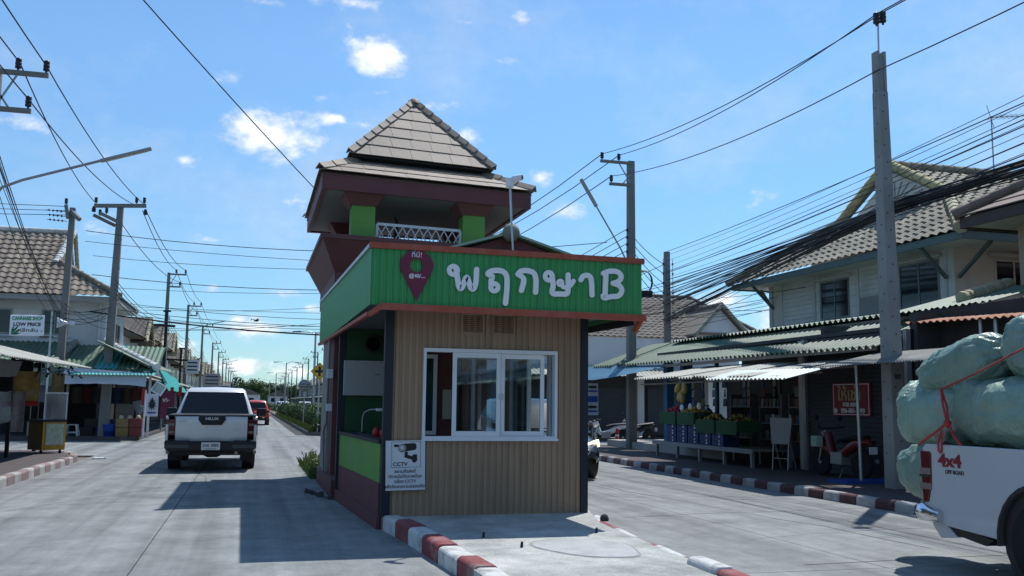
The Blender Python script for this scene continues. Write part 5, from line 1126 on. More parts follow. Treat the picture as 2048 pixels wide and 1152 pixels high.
# side wall window (faces the camera side)
f = window(rh, 17.15-20, 18.3-20, 4.25, 5.12, -3.9, M_wallw, M_gdark, 1, fw=.06); HM().box(16.9,18.6,18.66,18.78,4.02,4.12).obj('sill', M_wallw, f); HM().box(17.0,18.5,18.70,18.78,5.16,5.26).obj('lintel', M_wallw, f)
# eaves, brackets
EX, EZ2 = 15.1, 5.42
mb = HM(); mb.box(EX,EX+.05,17.45,28.0,5.28,5.46).box(EX+.05,26,17.45,17.5,5.28,5.46).box(EX+.05,26,27.95,28.0,5.28,5.46); mb.obj('fascia_board', M_teal, rh)
HM().box(EX+.06,26,17.51,27.94,5.33,5.36).obj('soffit', M_wall, rh)
for (p, q) in (((15.25,19.0,5.32),(15.95,19.0,4.62)),((16.1,17.7,5.32),(16.1,18.76,4.62)),((15.25,26.9,5.32),(15.97,26.9,4.62)),((16.1,27.85,5.32),(16.1,27.15,4.62))): HM().bar(p, q, .075, .075).obj('eave_bracket', M_teal, rh)
roof = HM().prism([(17.5,5.44),(27.95,5.44),(22.4,8.05)], 17.25, 26, 'x').obj('roof', M_tileG, rh)
rs = lambda P: [Vector(p)-HO for p in P]; B = []
B.append(tile_roof(roof, rs([(15.05,28.05,5.48),(15.05,17.4,5.48),(17.2,20.3,7.12),(17.2,24.5,7.12)]), (2.15,0,1.64), (-1.64,0,2.15), 0, .30, .31, M_tileG))
B.append(tile_roof(roof, rs([(15.05,17.4,5.48),(26,17.4,5.48),(26,22.4,8.25),(17.0,22.4,8.25),(17.2,20.3,7.12)]), (0,5.0,2.77), (0,-2.77,5.0), 0, .30, .31, M_tileG))
lay_tiles(roof, B, 300)
gb = HM(); gb.add([(17.22,24.55,7.0),(17.22,20.2,7.0),(17.22,22.4,8.2)], [(0,1,2)]).add([(17.30,24.55,7.0),(17.30,20.2,7.0),(17.30,22.4,8.2)], [(2,1,0)]); gab = gb.obj('gable', M_wall, rh)
for k in range(9):
    a = math.pi*(k+1)/10; HM().bar((17.20,22.4+.12*math.cos(a),7.18+.12*math.sin(a)),(17.20,22.4+1.3*math.cos(a)*(1-.25*math.sin(a)),7.18+.62*math.sin(a)),.02,.02).obj('fan_ray', mat('band_grey',(.27,.29,.29),.8), gab)
HM().bar((17.16,24.4,7.12),(17.16,20.35,7.12),.05,.08).obj('gable_sill', M_wallw, gab)
for (ya, yb_) in ((24.75,22.4),(20.05,22.4)):
    HM().bar((17.05,ya,6.98),(17.05,yb_,8.22),.06,.16).obj('barge_board', M_teal, rh)
    ridge_line(roof, Vector((16.98,ya,7.05))-HO, Vector((16.98,yb_,8.36))-HO, mat('ridge_ochre',(.42,.37,.20),.8,var=.15,vs=5,bump=.3,bs=40,rand=.25,dirt=(.2,.18,.12),damt=.5,dsc=3), .13, .33, 'barge_tile')
ridge_line(roof, Vector((17.0,22.4,8.33))-HO, Vector((26,22.4,8.33))-HO, M_tileG, .12, .35)
ridge_line(roof, Vector((15.0,17.35,5.52))-HO, Vector((17.15,20.3,7.18))-HO, M_ridge, .15, .34, 'hip_tile')
ridge_line(roof, Vector((15.0,28.1,5.52))-HO, Vector((17.15,24.5,7.18))-HO, M_tileG, .12, .34, 'hip_tile')
an = thing('tv_antenna', 'thin rooftop TV antenna above the olive tiled ridge', 'antenna', (20.6, 22.4, 8.3)); MB().tube([(0,0,0),(0,0,1.75)], .02, 6).obj('mast', M_grey, an)
mb = MB(); mb.bar((-.1,0,1.7),(1.1,-.3,1.78),.02,.02)
for k in range(6): mb.bar((.15*k+.1,-.04*k-.28,1.72+.012*k),(.15*k+.1,-.04*k+.28,1.72+.012*k),.012,.012)
mb.bar((.0,-.1,1.35),(-.05,.1,2.1),.015,.015); mb.obj('aerial', M_grey, an)

# ---------------------------------------------------------------- the shop row under it
sr = thing('fruit_shop', 'open-fronted fruit shop under green corrugated awnings by the right kerb', 'shop', (13, 21, .13)); SO = Vector((13, 21, .13))
class SM(CM_):
    def __init__(s, o=None): CM_.__init__(s, SO if o is None else o)
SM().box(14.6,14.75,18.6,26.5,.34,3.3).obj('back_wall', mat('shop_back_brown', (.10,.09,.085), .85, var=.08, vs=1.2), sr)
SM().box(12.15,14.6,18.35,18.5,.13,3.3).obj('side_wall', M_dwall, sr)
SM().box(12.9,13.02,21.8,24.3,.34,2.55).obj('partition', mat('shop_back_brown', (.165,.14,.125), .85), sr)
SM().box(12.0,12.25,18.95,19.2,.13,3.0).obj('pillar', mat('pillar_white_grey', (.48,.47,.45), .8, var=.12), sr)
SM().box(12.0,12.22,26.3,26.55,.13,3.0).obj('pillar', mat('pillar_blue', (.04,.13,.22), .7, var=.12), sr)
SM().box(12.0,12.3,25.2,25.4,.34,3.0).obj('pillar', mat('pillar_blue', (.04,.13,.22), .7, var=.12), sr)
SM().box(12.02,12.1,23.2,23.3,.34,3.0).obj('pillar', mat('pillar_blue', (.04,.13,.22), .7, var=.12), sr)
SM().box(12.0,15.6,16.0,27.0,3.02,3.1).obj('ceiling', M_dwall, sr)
# roller shutter of the closed bay
for k in range(27): SM().hexa([(11.93,15.4,.14+k*.09),(11.98,15.4,.14+k*.09),(11.98,18.75,.14+k*.09),(11.93,18.75,.14+k*.09)], [(11.955,15.4,.222+k*.09),(11.98,15.4,.222+k*.09),(11.98,18.75,.222+k*.09),(11.955,18.75,.222+k*.09)]).obj('shutter_slat', M_shut, sr)
SM().box(11.98,12.05,15.3,18.85,.13,3.0).obj('shutter_backing', M_black, sr)
SM().box(11.88,12.0,18.75,18.85,.13,3.0).obj('shutter_rail', M_grey, sr); SM().box(11.88,12.0,15.3,15.4,.13,3.0).obj('shutter_rail', M_grey, sr)
SM().box(12.05,15.5,15.2,15.4,.13,3.3).obj('end_wall', M_dwall, sr)
# awnings, one object per sheet
for k in range(18):
    y = 15.5+k*.86
    if abs(y+.43-28.95) < .44: continue
    rows_ = SM(); rows_.corr((11.35,y,2.66+.008*k),(0,.90,.008),(2.15,0,.80),.215,.040); rows_.obj('awning_sheet', M_corg, sr)
q = SM(); q.corr((11.35,28.5,2.77),(0,.30,.0),(2.15,0,.80),.215,.04); q.obj('awning_sheet', M_corg, sr)
for k in range(14):
    y = 16.2+k*.86; q = SM(); q.corr((13.05,y,3.48+.006*k),(0,.90,.006),(2.9,0,.34),.215,.04); q.obj('upper_sheet', M_corg, sr)
for k in range(8):
    y = 16.1+k*.87; q = SM(); q.corr((9.58+rnd.uniform(-.07,.05),y,2.06+.018*k+rnd.uniform(-.025,.025)),(.05*(k < 1),.92,.018+rnd.uniform(-.03,.03)),(2.15,0,.36),.15,.024); q.obj('lower_sheet', M_corw, sr)
q = SM(); q.corr((9.45,15.55,2.02),(0,3.2,.06),(.8,0,.20),.15,.02); q.obj('lower_sheet', mat('sheet_pale_aqua',(.50,.60,.56),.5,var=.08,trans=.2), sr)
for k in range(3): SM().box(9.75+.8*k,9.79+.8*k,16.1,23.0,2.03+.13*k,2.06+.13*k).obj('batten', M_wood, sr)
SM().box(11.40,11.46,15.6,31.2,2.60,2.68).obj('beam', M_wood, sr); SM().box(13.1,13.16,16.2,28.0,3.30,3.42).obj('beam', M_wood, sr)
SM().tube([(10.95,15.5,.13),(10.88,15.45,2.35)], .03, 8).obj('post', M_steel, sr)
mb = SM(); mb.box(12.4,12.5,20.2,22.0,2.28,2.34); mb.obj('tube_lamp', M_grey, sr)
# blue tarp awning and side-street end
tarp('awning_tarp', [(11.45,25.0,2.66),(11.45,31.6,2.86),(10.55,31.6,2.28),(10.9,25.2,2.50)], M_tarpB, 'faded blue tarp awning at the far end of the green awnings', .05, 6, 10, 11)
bn = cloth_banner('banner', (10.98,30.0,2.22), .42, 1.05, M_tarpW, 'white and blue printed banner hanging below the blue tarp', 'banner')
for k, (z, w, h, m_) in enumerate(((-.12,.28,.07,M_navy),(-.26,.33,.05,M_blue),(-.52,.36,.2,M_blue),(-.78,.30,.08,M_navy),(-.92,.33,.05,M_blue))): MB().box(-w/2,w/2,-.034,-.027,z-h/2,z+h/2).obj('print_block', m_, bn)
# for-rent sign on the shutter
rs_ = thing('rent_sign', 'red for-rent sign with yellow Thai lettering on the closed shutter', 'sign', (11.90,17.1,1.68), R(-90))
MB().box(-.64,.64,-.01,.012,-.34,.34).obj('panel', mat('rent_red', (.20,.02,.035), .6, var=.05), rs_)
mb = MB()
for (a,b,c,d) in ((-.60,.60,.30,.315),(-.60,.60,-.315,-.30),(-.60,-.585,-.30,.30),(.585,.60,-.30,.30)): mb.box(a,b,-.013,-.01,c,d)
mb.obj('border', M_plate, rs_)
text('lettering', 'ให้เช่า', .36, mat('rent_yellow', (.36,.33,.16), .6), rs_, (-.05,-.013,.09), FACE_Y, off=.006, sx=1.05)
text('lettering', 'FOR RENT', .115, M_plate, rs_, (0,-.013,-.11), FACE_Y, off=.004)
text('lettering', '096-081-1393', .135, M_plate, rs_, (.06,-.013,-.235), FACE_Y, off=.004, sx=1.05)
MB().lathe([(.0,-.012),(.06,-.012),(.06,-.010),(0,-.010)], (-.53,0,-.235), 16, 'y').obj('phone_dot', M_plate, rs_)
# fruit bench, crates, piles
fb = thing('fruit_bench', 'long low grey plank bench in front of the fruit shop', 'bench', (11.3,22.2,.13)); FO = Vector((11.3,22.2,.13))
class FM(CM_):
    def __init__(s, o=None): CM_.__init__(s, FO if o is None else o)
for k in range(4): FM().box(10.93+.27*k,10.93+.27*k+.25,19.4,24.9,.50,.545).obj('plank', M_wood, fb)
for y in (19.5,20.8,22.1,23.4,24.7):
    for x in (10.95,11.92): FM().box(x,x+.07,y,y+.07,.13,.50).obj('leg', M_grey, fb)
FM().box(10.90,10.93,19.4,24.9,.45,.55).obj('front_rail', mat('rail_grey',(.26,.27,.29),.7), fb)
def crate_mesh(w, d, h, m):
    mb = MB(); t = .012; mb.box(-w/2,w/2,-d/2,d/2,0,.012)
    for s in (-1,1):
        for k in range(4): z0 = .02+k*h/4; mb.box(-w/2,w/2,s*d/2-t/2,s*d/2+t/2,z0,z0+h/4-.014); mb.box(s*w/2-t/2,s*w/2+t/2,-d/2+t,d/2-t,z0,z0+h/4-.014)
        for r_ in (-1,1): mb.box(s*(w/2-.015)-.018,s*(w/2-.015)+.018,r_*(d/2-.015)-.018,r_*(d/2-.015)+.018,0,h)
    return mb.mesh('crate', m)
cmh = crate_mesh(.42,.56,.17,mat('crate_blue', (.02,.05,.17), .55, var=.1)); cmg = crate_mesh(.62,1.02,.26,mat('crate_green',(.02,.09,.035),.6)); handle = MB().box(-.03,.03,-.006,.006,-.02,.02).mesh('handle', M_plate)
for r_ in range(5):
    for z in range(3 if r_ > 1 else 2):
        c = thing('fruit_crate', ('bottom','middle','top')[z if r_ > 1 or z == 0 else 1]+' blue plastic crate of the '+('nearest','second','third','fourth','farthest')[r_]+' stack on the fruit bench', 'crate', (11.2,21.2+.66*r_,.55+.178*z), 0, 'blue crates on the fruit bench')
        place(cmh, 'crate_body', c)
        for k, zz in enumerate((.05,.12)): place(handle, 'label_tag', c, loc=(-.218,-.1+.0*k,zz), rot=(0,0,R(90)))
rg = random.Random(21); sph = {}
def pile(parent, y0, y1, x0, x1, z, cols, n, name='fruit', r=.042):
    for k in range(n):
        m_ = rg.choice(cols)
        if m_ not in sph: sph[m_] = MB().lathe([(0,-.9),(.55,-.75),(.95,-.2),(.9,.35),(.5,.8),(0,.92)], n=8).mesh(name, mat(*m_[:1], m_[1], .45, var=.1))
        u, v = rg.random(), rg.random(); h = .16*math.sin(math.pi*u)*math.sin(math.pi*v)+rg.uniform(0,.03)
        o = place(sph[m_], name, parent, loc=(lerp(x0,x1,u),lerp(y0,y1,v),z+h), rot=(rg.uniform(0,3),rg.uniform(0,3),0)); o.scale = (r*rg.uniform(.8,1.2),)*3
RED, YEL, ORG, GRN, BRN = ('fruit_red',(.38,.03,.04)),('fruit_yellow',(.62,.42,.05)),('fruit_orange',(.55,.22,.03)),('fruit_green',(.25,.32,.06)),('fruit_brown',(.2,.12,.06))
for k, (y, cols, lb_, n) in enumerate(((23.95,(RED,),'green basket heaped with red fruit at the far end of the bench',46),(22.85,(YEL,YEL,ORG),'green basket heaped with yellow fruit next to the red one',46),(21.75,(GRN,YEL,BRN),'green basket heaped with mixed green and brown fruit',46),(20.65,(BRN,ORG,GRN),'nearest green basket heaped with dull brown fruit',46))):
    b = thing('fruit_basket', lb_, 'basket', (11.25,y,(.55+.178*3) if y > 22 else .55+.178*2), 0, 'green fruit baskets'); place(cmg, 'basket_body', b)
    pile(b, -.45, .45, -.26, .26, .22, cols, n)
    MB().box(-.325,-.318,-.5,.5,-.06,.25).obj('green_cloth', mat('green_cloth',(.018,.08,.03),.8,var=.15), b)
for (x, y, z) in ((11.0,22.2,1.42),(11.1,22.9,1.40),(11.05,23.3,1.36)):
    t = thing('price_card', 'round white price card standing in the fruit', 'sign', (x,y,z), R(-80), 'price cards in the fruit'); MB().lathe([(0,-.004),(.09,-.004),(.09,.004),(0,.004)], (0,0,.09), 16, 'y').obj('card', M_plate, t); MB().tube([(0,0,-.22),(0,.006,.1)], .006, 5).obj('stick', M_wood, t)
hb = thing('hanging_fruit', 'bunch of pale yellow gourds hanging in the fruit shop front', 'fruit', (11.4,24.05,2.12))
MB().tube([(0,0,.5),(0,0,0)], .006, 5).obj('string', M_wire, hb)
for k, (dx, dy, dz) in enumerate(((-.03,.14,-.10),(.02,-.16,-.12),(0,.10,-.34),(-.02,-.08,-.38),(.06,0,-.22))): MB().lathe([(0,-.17),(.06,-.15),(.09,-.06),(.075,.04),(.05,.11),(.03,.16),(0,.17)], n=10).obj('gourd', mat('gourd_yellow',(.50,.36,.10),.6,var=.1), hb, loc=(dx,dy,dz), rot=(rg.uniform(-.3,.3),rg.uniform(-.3,.3),0))
bg_ = thing('plastic_bags', 'pale blue plastic bags bundled behind the fruit baskets', 'bags', (11.9,23.6,1.3))
for k in range(4): MB().lathe([(0,-.16),(.13,-.12),(.17,0),(.10,.12),(.03,.18),(.06,.24)], n=10).obj('bag', M_tarpB if k % 2 else M_plast, bg_, loc=(.1*k-.1,.22*k-.3,0))
bd = thing('folding_board', 'white board panel on thin metal legs beside the fruit stall', 'board', (11.4,19.0,.13), R(-62))
MB().hexa([(-.22,-.03,.56),(.22,-.03,.56),(.22,0,.56),(-.22,0,.56)], [(-.29,.03,1.14),(.27,.03,1.14),(.27,.06,1.14),(-.29,.06,1.14)]).obj('panel', mat('board_grey_white', (.36,.37,.38), .7, var=.06), bd, bevel=.01)
for x in (-.19,.19): MB().tube([(x,-.06,0),(x,.0,.56),(x*1.15,.05,1.22)], .014, 6).obj('leg', M_steel, bd); MB().tube([(x,.3,0),(x,.02,.7)], .014, 6).obj('leg', M_steel, bd)
MB().tube([(-.19,-.04,.25),(.19,-.04,.25)], .012, 6).obj('crossbar', M_steel, bd)

rg = random.Random(77); GC = [mat('pack_'+n_, c_, .45, var=.2, vs=9) for n_, c_ in (('red',(.10,.02,.02)),('yellow',(.15,.11,.03)),('green',(.03,.08,.03)),('blue',(.025,.04,.10)),('white',(.17,.17,.17)),('orange',(.14,.06,.02)))]
pk = MB(); pk.hexa([(-.07,-.02,-.10),(.07,-.02,-.10),(.07,.02,-.10),(-.07,.02,-.10)], [(-.07,-.004,.10),(.07,-.004,.10),(.07,.004,.10),(-.07,.004,.10)])
PK = [pk.mesh('pack', m_) for m_ in GC]; CT = [MB().box(-.2,.2,-.27,.27,0,.26).mesh('carton', mat('carton_brown',(.20,.14,.08),.8,var=.12)), MB().box(-.16,.16,-.22,.22,0,.3).mesh('carton', GC[4])]
for r_ in range(9):                              # strings of packets under the awning edge
    t = thing('packet_string', 'string of bright snack packets hanging in the fruit shop front', 'goods', (12.1+rg.uniform(-.1,.2),19.6+.62*r_,2.45), R(-90), 'hanging packet strings')
    MB().tube([(0,0,.15),(0,0,-.95)], .004, 4).obj('string', M_wire, t)
    for k in range(4): place(PK[rg.randrange(6)], 'pack', t, loc=(rg.uniform(-.02,.02),-.02,-.12-.24*k), rot=(0,0,rg.uniform(-.4,.4)))
for k, (x, y, z) in enumerate(((13.4,19.4,.34),(13.4,19.4,.60),(13.45,20.05,.34),(13.4,20.1,.60),(13.4,19.7,.86),(13.5,24.9,.34),(13.5,24.9,.60),(13.3,25.5,.34))):
    o = place(CT[k % 2 if k in (2,5) else 0], 'carton', None, loc=(x,y,z), rot=(0,0,rg.uniform(-.1,.1))); tag(o, 'plain carton stacked inside the shaded fruit shop', 'carton', 'cartons inside the fruit shop')
for k in range(6):
    o = place(PK[k], 'poster', sr, loc=(14.58-13,19.2+k*1.05-21,1.85-.13+.12*(k % 3)), rot=(0,0,R(-90))); o.scale = (2.6,1,2.2)
for k, y in enumerate((20.0,21.4,22.9)):
    t = thing('goods_rack', ('nearest','middle','far')[k]+' low rack of bagged goods behind the fruit baskets', 'rack', (12.75,y,.34), R(-90), 'racks in the fruit shop')
    for z in (.35,.75,1.15):
        MB().box(-.55,.55,-.2,.2,z,z+.02).obj('shelf', M_grey, t)
        for i in range(6): place(PK[rg.randrange(6)], 'pack', t, loc=(-.45+.18*i,-.12,z+.125), rot=(0,0,rg.uniform(-.2,.2)))
    for x in (-.54,.52): MB().box(x,x+.02,-.2,.2,0,1.5).obj('upright', M_grey, t)
# ---------------------------------------------------------------- motorbikes
def motorbike(label, loc, rz, m_body, m_seat=None, group=None):
    t = thing('motorbike', label, 'motorbike', loc, rz, group)
    for y, nm in ((-.60,'rear_wheel'),(.62,'front_wheel')):
        w = MB().lathe([(.22,-.035),(.27,-.045),(.295,0),(.27,.045),(.22,.035)], (0,y,.295), 24, 'x').obj(nm, M_tyre, t)
        mb = MB(); mb.lathe([(.235,-.02),(.235,.02)], (0,y,.295), 24, 'x')
        for k in range(5): a = 2*math.pi*k/5; mb.bar((0,y,.295),(0,y+.23*math.cos(a),.295+.23*math.sin(a)),.025,.03)
        mb.lathe([(.05,-.05),(.05,.05)], (0,y,.295), 10, 'x'); mb.obj('rim', M_rim, w)
    mb = MB(); mb.tube([(0,.18,.42),(0,-.1,.50),(0,-.45,.68),(0,-.72,.74),(0,-.88,.72)], [.07,.10,.12,.09,.03], 10); mb.tube([(0,.44,.88),(0,.40,.6),(0,.22,.40)], [.10,.14,.06], 10); mb.obj('body', m_body, t)
    mb = MB(); mb.grid([[(x*w,y,z-.03*x*x) for x in (-1,-.5,0,.5,1)] for y, z, w in ((.02,.70,.08),(-.2,.76,.13),(-.5,.79,.14),(-.78,.82,.09))], True, .05); mb.obj('seat', M_black, t)
    mb = MB(); mb.tube([(-.07,.62,.295),(-.06,.48,.72),(-.05,.42,.92)], .022, 8); mb.tube([(.07,.62,.295),(.06,.48,.72),(.05,.42,.92)], .022, 8); mb.obj('fork', M_rim, t)
    mb = MB(); mb.tube([(-.33,.30,.99),(-.15,.40,.96),(.15,.40,.96),(.33,.30,.99)], .018, 8); mb.obj('handlebar', M_black, t)
    for s in (-1,1): q = MB(); q.tube([(s*.22,.36,.98),(s*.28,.38,1.14)], .008, 6); q.lathe([(0,-.01),(.05,-.01),(.055,.01),(0,.012)], (s*.29,.39,1.17), 10, 'y'); q.obj('mirror', M_black, t)
    MB().lathe([(0,.10),(.06,.09),(.085,.04),(.07,-.04),(0,-.05)], (0,.46,.86), 12, 'y').obj('headlight', M_lens, t)
    mb = MB(); mb.grid([[(x*.06, .62+.33*math.cos(a), .295+.34*math.sin(a)) for x in (-1,0,1)] for a in [math.pi*(.25+.08*k) for k in range(8)]], True, .006); mb.obj('mudguard', m_body, t)
    mb = MB(); mb.box(-.11,.11,-.12,.22,.26,.50); mb.tube([(.12,.1,.28),(.14,-.3,.26),(.15,-.85,.36)], [.02,.03,.05], 8); mb.obj('engine', M_grey, t, bevel=.03)
    MB().box(-.09,.09,-.93,-.915,.50,.64).obj('number_plate', M_plate, t); MB().box(-.07,.07,-.90,-.86,.68,.75).obj('tail_light', M_tail, t)
    MB().tube([(0,-.05,.2),(-.16,-.12,.01)], .012, 6).obj('kickstand', M_grey, t)
    return t
motorbike('red motorbike parked on the pavement before the closed shutter', (11.4,16.75,.13), R(4), mat('bike_red',(.14,.015,.018),.3,coat=.6))
t = thing('delivery_box', 'pale box hung on the red motorbike', 'box', (11.1,17.15,.72)); MB().box(-.08,.08,-.1,.1,0,.22).obj('box_body', mat('pale_green_board',(.30,.40,.36),.6), t, bevel=.02)
motorbike('white scooter parked on the sunlit side street behind the pole', (13.2,34.4,0), R(75), M_carw)
motorbike('dark motorbike parked behind the grey car by the side street', (11.7,31.9,.0), R(150), M_card)
motorbike('dark motorbike half hidden behind the awning pillar in the side street', (14.6,35.0,0), R(95), M_black)
t = thing('traffic_bollard', 'red bollard with a pale band on the side-street edge', 'bollard', (12.9,32.6,0)); MB().lathe([(.16,0),(.16,.03),(.07,.04),(.06,.62),(.03,.68),(0,.69)], n=14).obj('post', M_red, t); MB().lathe([(.068,.38),(.066,.46)], n=14).obj('band', M_plate, t)
# the darker shop backs seen across the side street
bk = thing('side_shop', 'dark shop front across the side street with a pale wall and white awning', 'shop', (15,39,0)); KO = Vector((15,39,0))
class KM(CM_):
    def __init__(s, o=None): CM_.__init__(s, KO if o is None else o)
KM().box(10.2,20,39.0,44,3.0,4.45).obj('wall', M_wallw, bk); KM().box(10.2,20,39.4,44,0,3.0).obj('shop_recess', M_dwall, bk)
for k in range(5): q = KM(); q.corr((10.2+k*2.0,37.7,2.75),(2.02,0,0),(0,1.5,.55),.2,.02); q.obj('awning_sheet', M_corw, bk)
for x in (10.3,13.0,16.4,19.8): KM().box(x,x+.3,39.0,39.38,0,3.0).obj('pillar', M_wall, bk)
for k in range(3): KM().box(10.8+3.1*k,12.9+3.1*k,39.32,39.39,.2,2.3).obj('shutter', M_shut, bk)
KM().box(11.3,12.9,38.2,38.9,.0,1.0).obj('counter', M_corw, bk); KM().box(13.2,14.2,38.95,38.99,1.7,2.0).obj('tube_light', M_plate, bk)
# brown roofed house with cross gable behind
mh = thing('gabled_house', 'house with wide dull brown roof and a cross gable behind the slim pole', 'house', (20,48,0)); GO = Vector((20,48,0))
class GM(CM_):
    def __init__(s, o=None): CM_.__init__(s, GO if o is None else o)
GM().box(14,24.5,45.2,54,0,5.0).obj('wall', M_wall, mh); GM().box(21.9,24.3,44.4,46,3,5.2).obj('wall', M_wallw, mh)
rf = GM().prism([(44.9,4.98),(55.1,4.98),(50,7.55)], 13.6, 24.3, 'x').obj('roof', M_tileM, mh); gs = lambda P: [Vector(p)-GO for p in P]
B = [tile_roof(rf, gs([(13.3,44.6,4.95),(26.5,44.6,4.95),(24.3,50,7.7),(13.3,50,7.7)]), (0,5.4,2.75), (0,-2.75,5.4), 0, .34, .36, M_tileM)]
lay_tiles(rf, B, 40)
ridge_line(rf, Vector((13.3,50,7.74))-GO, Vector((24.3,50,7.74))-GO, M_tileM, .12, .5)
ridge_line(rf, Vector((24.3,50,7.72))-GO, Vector((26.5,44.6,5.0))-GO, M_tileM, .12, .5, 'hip_tile')
GM().prism([(21.8,5.15),(24.4,5.15),(23.06,6.5)], 44.05, 44.12, 'y').obj('gable', M_wallw, mh)
GM().box(21.9,24.3,43.98,44.05,5.12,5.25).obj('gable_band', mat('gable_brown',(.20,.15,.11),.8), mh)
for s, xe in ((-1,21.55),(1,24.6)):
    g = GM().hexa([(23.06,43.8,6.55),(23.06,49.5,6.55),(xe,49.5,5.05),(xe,43.8,5.05)][::-s], [(23.06,43.8,6.66),(23.06,49.5,6.66),(xe,49.5,5.16),(xe,43.8,5.16)][::-s]).obj('gable_roof', M_tileM, mh)
    ridge_line(g, Vector((xe,43.75,5.12))-GO, Vector((23.06,43.75,6.68))-GO, mat('mossy_ridge',(.24,.25,.20),.85), .10, .33, 'barge_tile')
ridge_line(rf, Vector((23.06,43.8,6.7))-GO, Vector((23.06,48.5,6.7))-GO, M_tileM, .11, .4)
# neighbour at the right picture edge: eave corner, wall, lean-to sheets
nh = thing('edge_house', 'beige house corner with dark flat-tiled eave at the right edge', 'house', (17,14,0)); EO = Vector((17,14,0))
class EM(CM_):
    def __init__(s, o=None): CM_.__init__(s, EO if o is None else o)
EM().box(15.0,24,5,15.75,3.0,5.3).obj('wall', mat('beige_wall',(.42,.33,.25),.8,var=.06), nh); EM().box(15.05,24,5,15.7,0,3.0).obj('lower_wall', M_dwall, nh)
EM().box(14.02,24,4,16.15,5.24,5.28).obj('soffit', mat('pale_soffit',(.40,.37,.33),.8), nh)
mb = EM(); mb.box(13.98,14.03,4,16.2,5.20,5.42).box(14.03,24,16.15,16.2,5.20,5.42); mb.obj('fascia_board', mat('fascia_dark',(.07,.055,.05),.7), nh)
er = EM().hexa([(14.0,4,5.40),(24,4,5.40),(24,16.2,5.40),(14.0,16.2,5.40)], [(18.4,4,7.9),(20,4,7.9),(20,11.8,7.9),(18.4,11.8,7.9)]).obj('roof', mat('flat_tile',(.15,.115,.095),.75,var=.1), nh)
for r_ in range(9):
    for k in range(14):
        t0 = r_/12; x0 = 13.93+4.4*t0; z0 = 5.44+2.5*t0; y1 = 16.25-4.4*t0; y = y1-.5*(k+1)-(r_ % 2)*.25
        if y < 8: break
        EM().hexa([(x0,y+.004,z0),(x0+.40,y+.004,z0+.20),(x0+.40,y+.496,z0+.20),(x0,y+.496,z0)][::1], [(x0,y+.004,z0+.025),(x0+.40,y+.004,z0+.222),(x0+.40,y+.496,z0+.222),(x0,y+.496,z0+.025)]).obj('roof_tile', mat('flat_tile_piece',(.17,.125,.10),.75,var=.1,rand=.25), er)
ridge_line(er, Vector((13.9,16.3,5.5))-EO, Vector((18.4,11.8,8.0))-EO, mat('flat_tile_piece',(.17,.125,.10),.75), .13, .40, 'hip_tile')
ln = thing('lean_to', 'patched lean-to of grey, white and rusty sheets right of the near pole', 'lean-to', (12.5,13.5,0)); LO = Vector((12.5,13.5,0))
class LM(CM_):
    def __init__(s, o=None): CM_.__init__(s, LO if o is None else o)
for k in range(5): q = LM(); q.corr((10.2,11.1+k*.9,2.26),(0,.93,0),(1.3,0,.28),.076,.012); q.obj('awning_sheet', M_corgr, ln)
q = LM(); q.corr((12.0,12.6,3.02),(0,2.9,.1),(1.2,0,.2),.177,.02); q.obj('rusty_sheet', M_rust, ln)
q = LM(); q.corr((12.9,11.0,3.45),(0,2.6,0),(1.6,0,.3),.177,.015); q.obj('white_sheet', M_corw, ln)
for k in range(6): q = LM(); q.corr((12.6,13.9+k*.5,3.42),(0,.53,0),(1.9,0,.5),.177,.022); q.obj('olive_sheet', M_corg, ln)
ridge_line(ln, Vector((13.0,15.1,3.60))-LO, Vector((14.6,15.6,4.02))-LO, M_ridge, .13, .16)
LM().box(12.6,12.7,9,16,.13,3.4).obj('back_wall', mat('stall_dark',(.045,.045,.05),.9), ln); LM().box(13.3,15.0,9.5,16.6,3.1,3.5).obj('upper_wall', M_dwall, ln)
for y in (10.6,12.4,13.4,13.75): LM().tube([(12.2,y,.13),(12.2,y,3.1)], .035, 8).obj('post', M_steel, ln)
tag(MB().box(-.6,.6,-.3,.3,0,.05).obj('blue_mat', M_blue, loc=(11.1,15.6,.13)), 'flat blue mat on the pavement left of the near pole', 'mat')
# ---------------------------------------------------------------- vehicles
def wheel(parent, x, y, z, r, w, name='wheel', side=1):
    t = MB().lathe([(r*.62,-w/2),(r*.9,-w/2),(r*.985,-w*.36),(r,-w*.15),(r,w*.15),(r*.985,w*.36),(r*.9,w/2),(r*.62,w/2)], (0,0,0), 32, 'x').obj(name, M_tyre, parent, loc=(x,y,z))
    mb = MB(); s = side; mb.lathe([(r*.63,s*-w*.1),(r*.66,s*w*.42),(r*.60,s*w*.46),(r*.56,s*w*.30)], n=28, axis='x')
    for k in range(6):
        a = 2*math.pi*k/6; mb.bar((s*w*.33,r*.1*math.cos(a),r*.1*math.sin(a)),(s*w*.36,r*.6*math.cos(a),r*.6*math.sin(a)),.05,.07,up=(1,0,0))
    mb.lathe([(r*.16,s*w*.2),(r*.14,s*w*.44),(0,s*w*.45)], n=14, axis='x'); mb.obj('rim', M_rim, t)
    MB().lathe([(r*.62,0),(0.001,0)], (s*-w*.05,0,0), 20, 'x').obj('brake_disc', M_black, t)
    return t
def side_poly(parent, s, pts, arches, m, hw, th=.05, name='body_side', bevel=.02):
    """Side panel (y,z outline) with wheel-arch cut-outs already in the outline."""
    mb = MB(); mb.prism(pts, s*hw, s*(hw-th), 'x'); return mb.obj(name, m, parent, bevel=bevel, seg=3)
def arch(cy, cz, r, n=10, a0=180, a1=0): return [(cy+r*math.cos(R(lerp(a0,a1,k/n))), cz+r*math.sin(R(lerp(a0,a1,k/n)))) for k in range(n+1)]
def loft(secs, smooth=True):                  # secs: lists of points of equal length, closed across
    mb = MB(); mb.grid(secs, smooth); return mb
